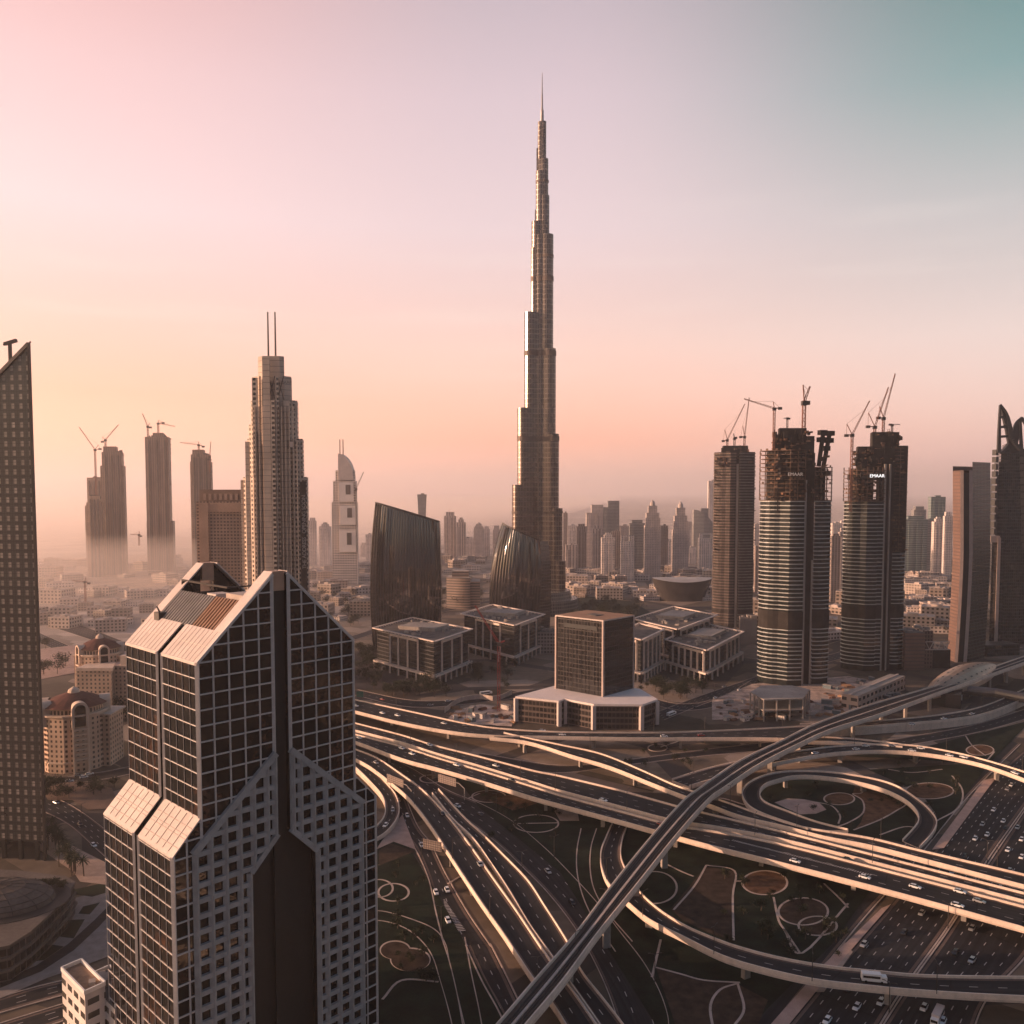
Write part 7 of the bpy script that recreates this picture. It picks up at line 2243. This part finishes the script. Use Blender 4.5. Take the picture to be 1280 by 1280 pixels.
scatter(40, 712, 800, 754, 784, 'dark dense tree in the park behind the dark cube', 'park trees behind the dark cube', (0, 2), (1.2, 2.0))
scatter(22, 800, 880, 858, 874, 'small tree before the pale-columned blocks right of the cube', 'trees before the right office blocks')
scatter(22, 1132, 1188, 770, 792, 'round tree among the sheds behind the bent tower', 'trees behind the bent tower')
scatter(26, 126, 158, 880, 905, 'dark tree beside the red-roofed apartment block', 'trees by the apartment block', (0, 2), (1.2, 2.0))
scatter(14, 55, 150, 984, 1000, 'small tree along the street below the red-roofed block', 'street trees below the apartments')
scatter(20, 52, 200, 800, 862, 'hazy tree beside the highway at left', 'trees along the hazy highway', (0, 2), (1.0, 1.8))
scatter(18, 392, 466, 735, 790, 'low tree on the pale plain left of the fin tower', 'trees on the plain', (0, 2), (1.2, 2.0))
scatter(18, 550, 615, 742, 768, 'dark tree behind the striped mid-rise', 'trees by the mid-rise', (0, 2), (1.2, 2.0))
for k in range(30):
    t = k/29
    plant(3, 54+44*t+rr.uniform(-8, 8), 1046+54*t+rr.uniform(-9, 7), 'palm tree in the forecourt beside the curved terrace building', 'palms in the forecourt', rr.uniform(.9, 1.3))
for k in range(9):
    plant(1, 40+k*5+rr.uniform(-2, 2), 1103+rr.uniform(-2, 14), 'potted shrub-like tree on the terrace beside the ribbed dome', 'trees on the terrace', rr.uniform(.5, .7), 13.6)
scatter(34, 905, 1060, 1090, 1200, 'small dark shrub on the lawn between the main flyover and the curved ramp', 'shrubs on the lower lawn', (4,), (.5, 1.1))
scatter(24, 960, 1130, 975, 1040, 'small shrub on the lawn inside the loop ramp', 'shrubs inside the loop ramp', (4,), (.5, 1.1))
scatter(22, 1090, 1200, 950, 1010, 'small shrub on the lawn right of the loop ramp', 'shrubs right of the loop ramp', (4,), (.5, 1.1))
scatter(20, 480, 545, 1080, 1240, 'small shrub on the dark lawn beside the gabled tower', 'shrubs by the gabled tower', (4,), (.5, 1.1))
scatter(22, 600, 720, 985, 1060, 'small shrub under the main flyover by the ringed beds', 'shrubs under the main flyover', (4,), (.5, 1.1))
scatter(16, 770, 900, 925, 965, 'small shrub between the two upper flyovers', 'shrubs between the flyovers', (4,), (.5, 1.1))
# ------------------------------------------------------------------ construction clutter
CABM = [mat('cabin_white', (.62, .54, .48), .6), mat('cabin_blue', (.10, .14, .16), .6), mat('timber_stack', (.34, .20, .12), .8), mat('steel_stack', (.22, .12, .08), .7, .2)]
cl = []
for k in range(4):
    m3 = MB()
    if k < 2:
        rt_ = thing('site_cabin', 'x', 'cabin', (0, 0, 0))
        m3.box(0, 0, 3, 1.25, .1, 2.7); m3.obj('cabin_wall', CABM[k], rt_)
        m3 = MB(); m3.box(0, 0, 3.15, 1.4, 2.7, 2.9); m3.obj('roof', CONC, rt_)
        m3 = MB(); m3.box(-1, -1.27, .45, .03, .3, 2.2); m3.box(1, -1.27, .6, .03, 1.1, 2.0); m3.obj('door', BLACK, rt_)
    else:
        rt_ = thing('material_stack', 'x', 'material stack', (0, 0, 0))
        rq = random.Random(k)
        for j in range(9):
            m3.box(rq.uniform(-.4, .4), -1.2+.3*j, 2.6+rq.uniform(-.5, .4), .13, .1, .5+rq.uniform(0, 1.1), rq.uniform(-.05, .05))
        m3.obj('stack', CABM[k], rt_)
    cl.append([rt_, False])
def clutter(n, xa, xb, ya, yb, lab, grp):
    for k in range(n):
        i = rr.randrange(4)
        p = G(rr.uniform(xa, xb), rr.uniform(ya, yb), .3)
        lb_ = lab % ('pale site cabin', 'dark site cabin', 'stack of timber', 'stack of rusty steel')[i]
        sc = rr.uniform(.8, 1.5)
        g2 = grp+(' cabins' if i < 2 else ' stacks')
        if not cl[i][1]:
            cl[i][1] = True
            o_ = cl[i][0]; o_.location = p; o_.rotation_euler = (0, 0, rr.uniform(0, 3)); o_['label'] = lb_; o_['group'] = g2; o_.scale = (sc, sc, sc)
        else:
            dup(cl[i][0], p, rr.uniform(0, 3), lb_, g2, sc)
clutter(46, 895, 1010, 876, 902, '%s in the yard below the middle unfinished tower', 'lower yard')
clutter(40, 1012, 1125, 848, 880, '%s at the foot of the right unfinished tower', 'upper yard')
clutter(30, 548, 645, 884, 905, '%s on the pale building site left of the podium', 'left yard')
clutter(22, 1020, 1075, 880, 896, '%s beside the metro viaduct piers', 'viaduct yard')
crane('thin red tower crane standing left of the dark cube', 735, (623.5, 896), (623.5, 806), (594, 757), (634, 800), None, CRANERED, 2.0)
import OpenImageIO as oiio, sys, numpy as np
b=oiio.ImageBuf('/workdir/render_main.png'); a=b.get_pixels(oiio.FLOAT)
H,W=a.shape[:2]
for q in [(20,20),(640,20),(1250,20),(20,300),(640,300),(1250,300),(80,500),(600,560),(1200,480),(800,600),(70,660),(360,1150),(300,880),(560,800),(600,1200),(980,800),(1010,700),(230,620),(680,520),(1000,1250),(920,1080)]:
    x,y=int(q[0]*W/1280),int(q[1]*H/1280)
    c=a[max(0,y-2):y+3,max(0,x-2):x+3,:3].mean((0,1))*255
    print(q,c.round().astype(int))
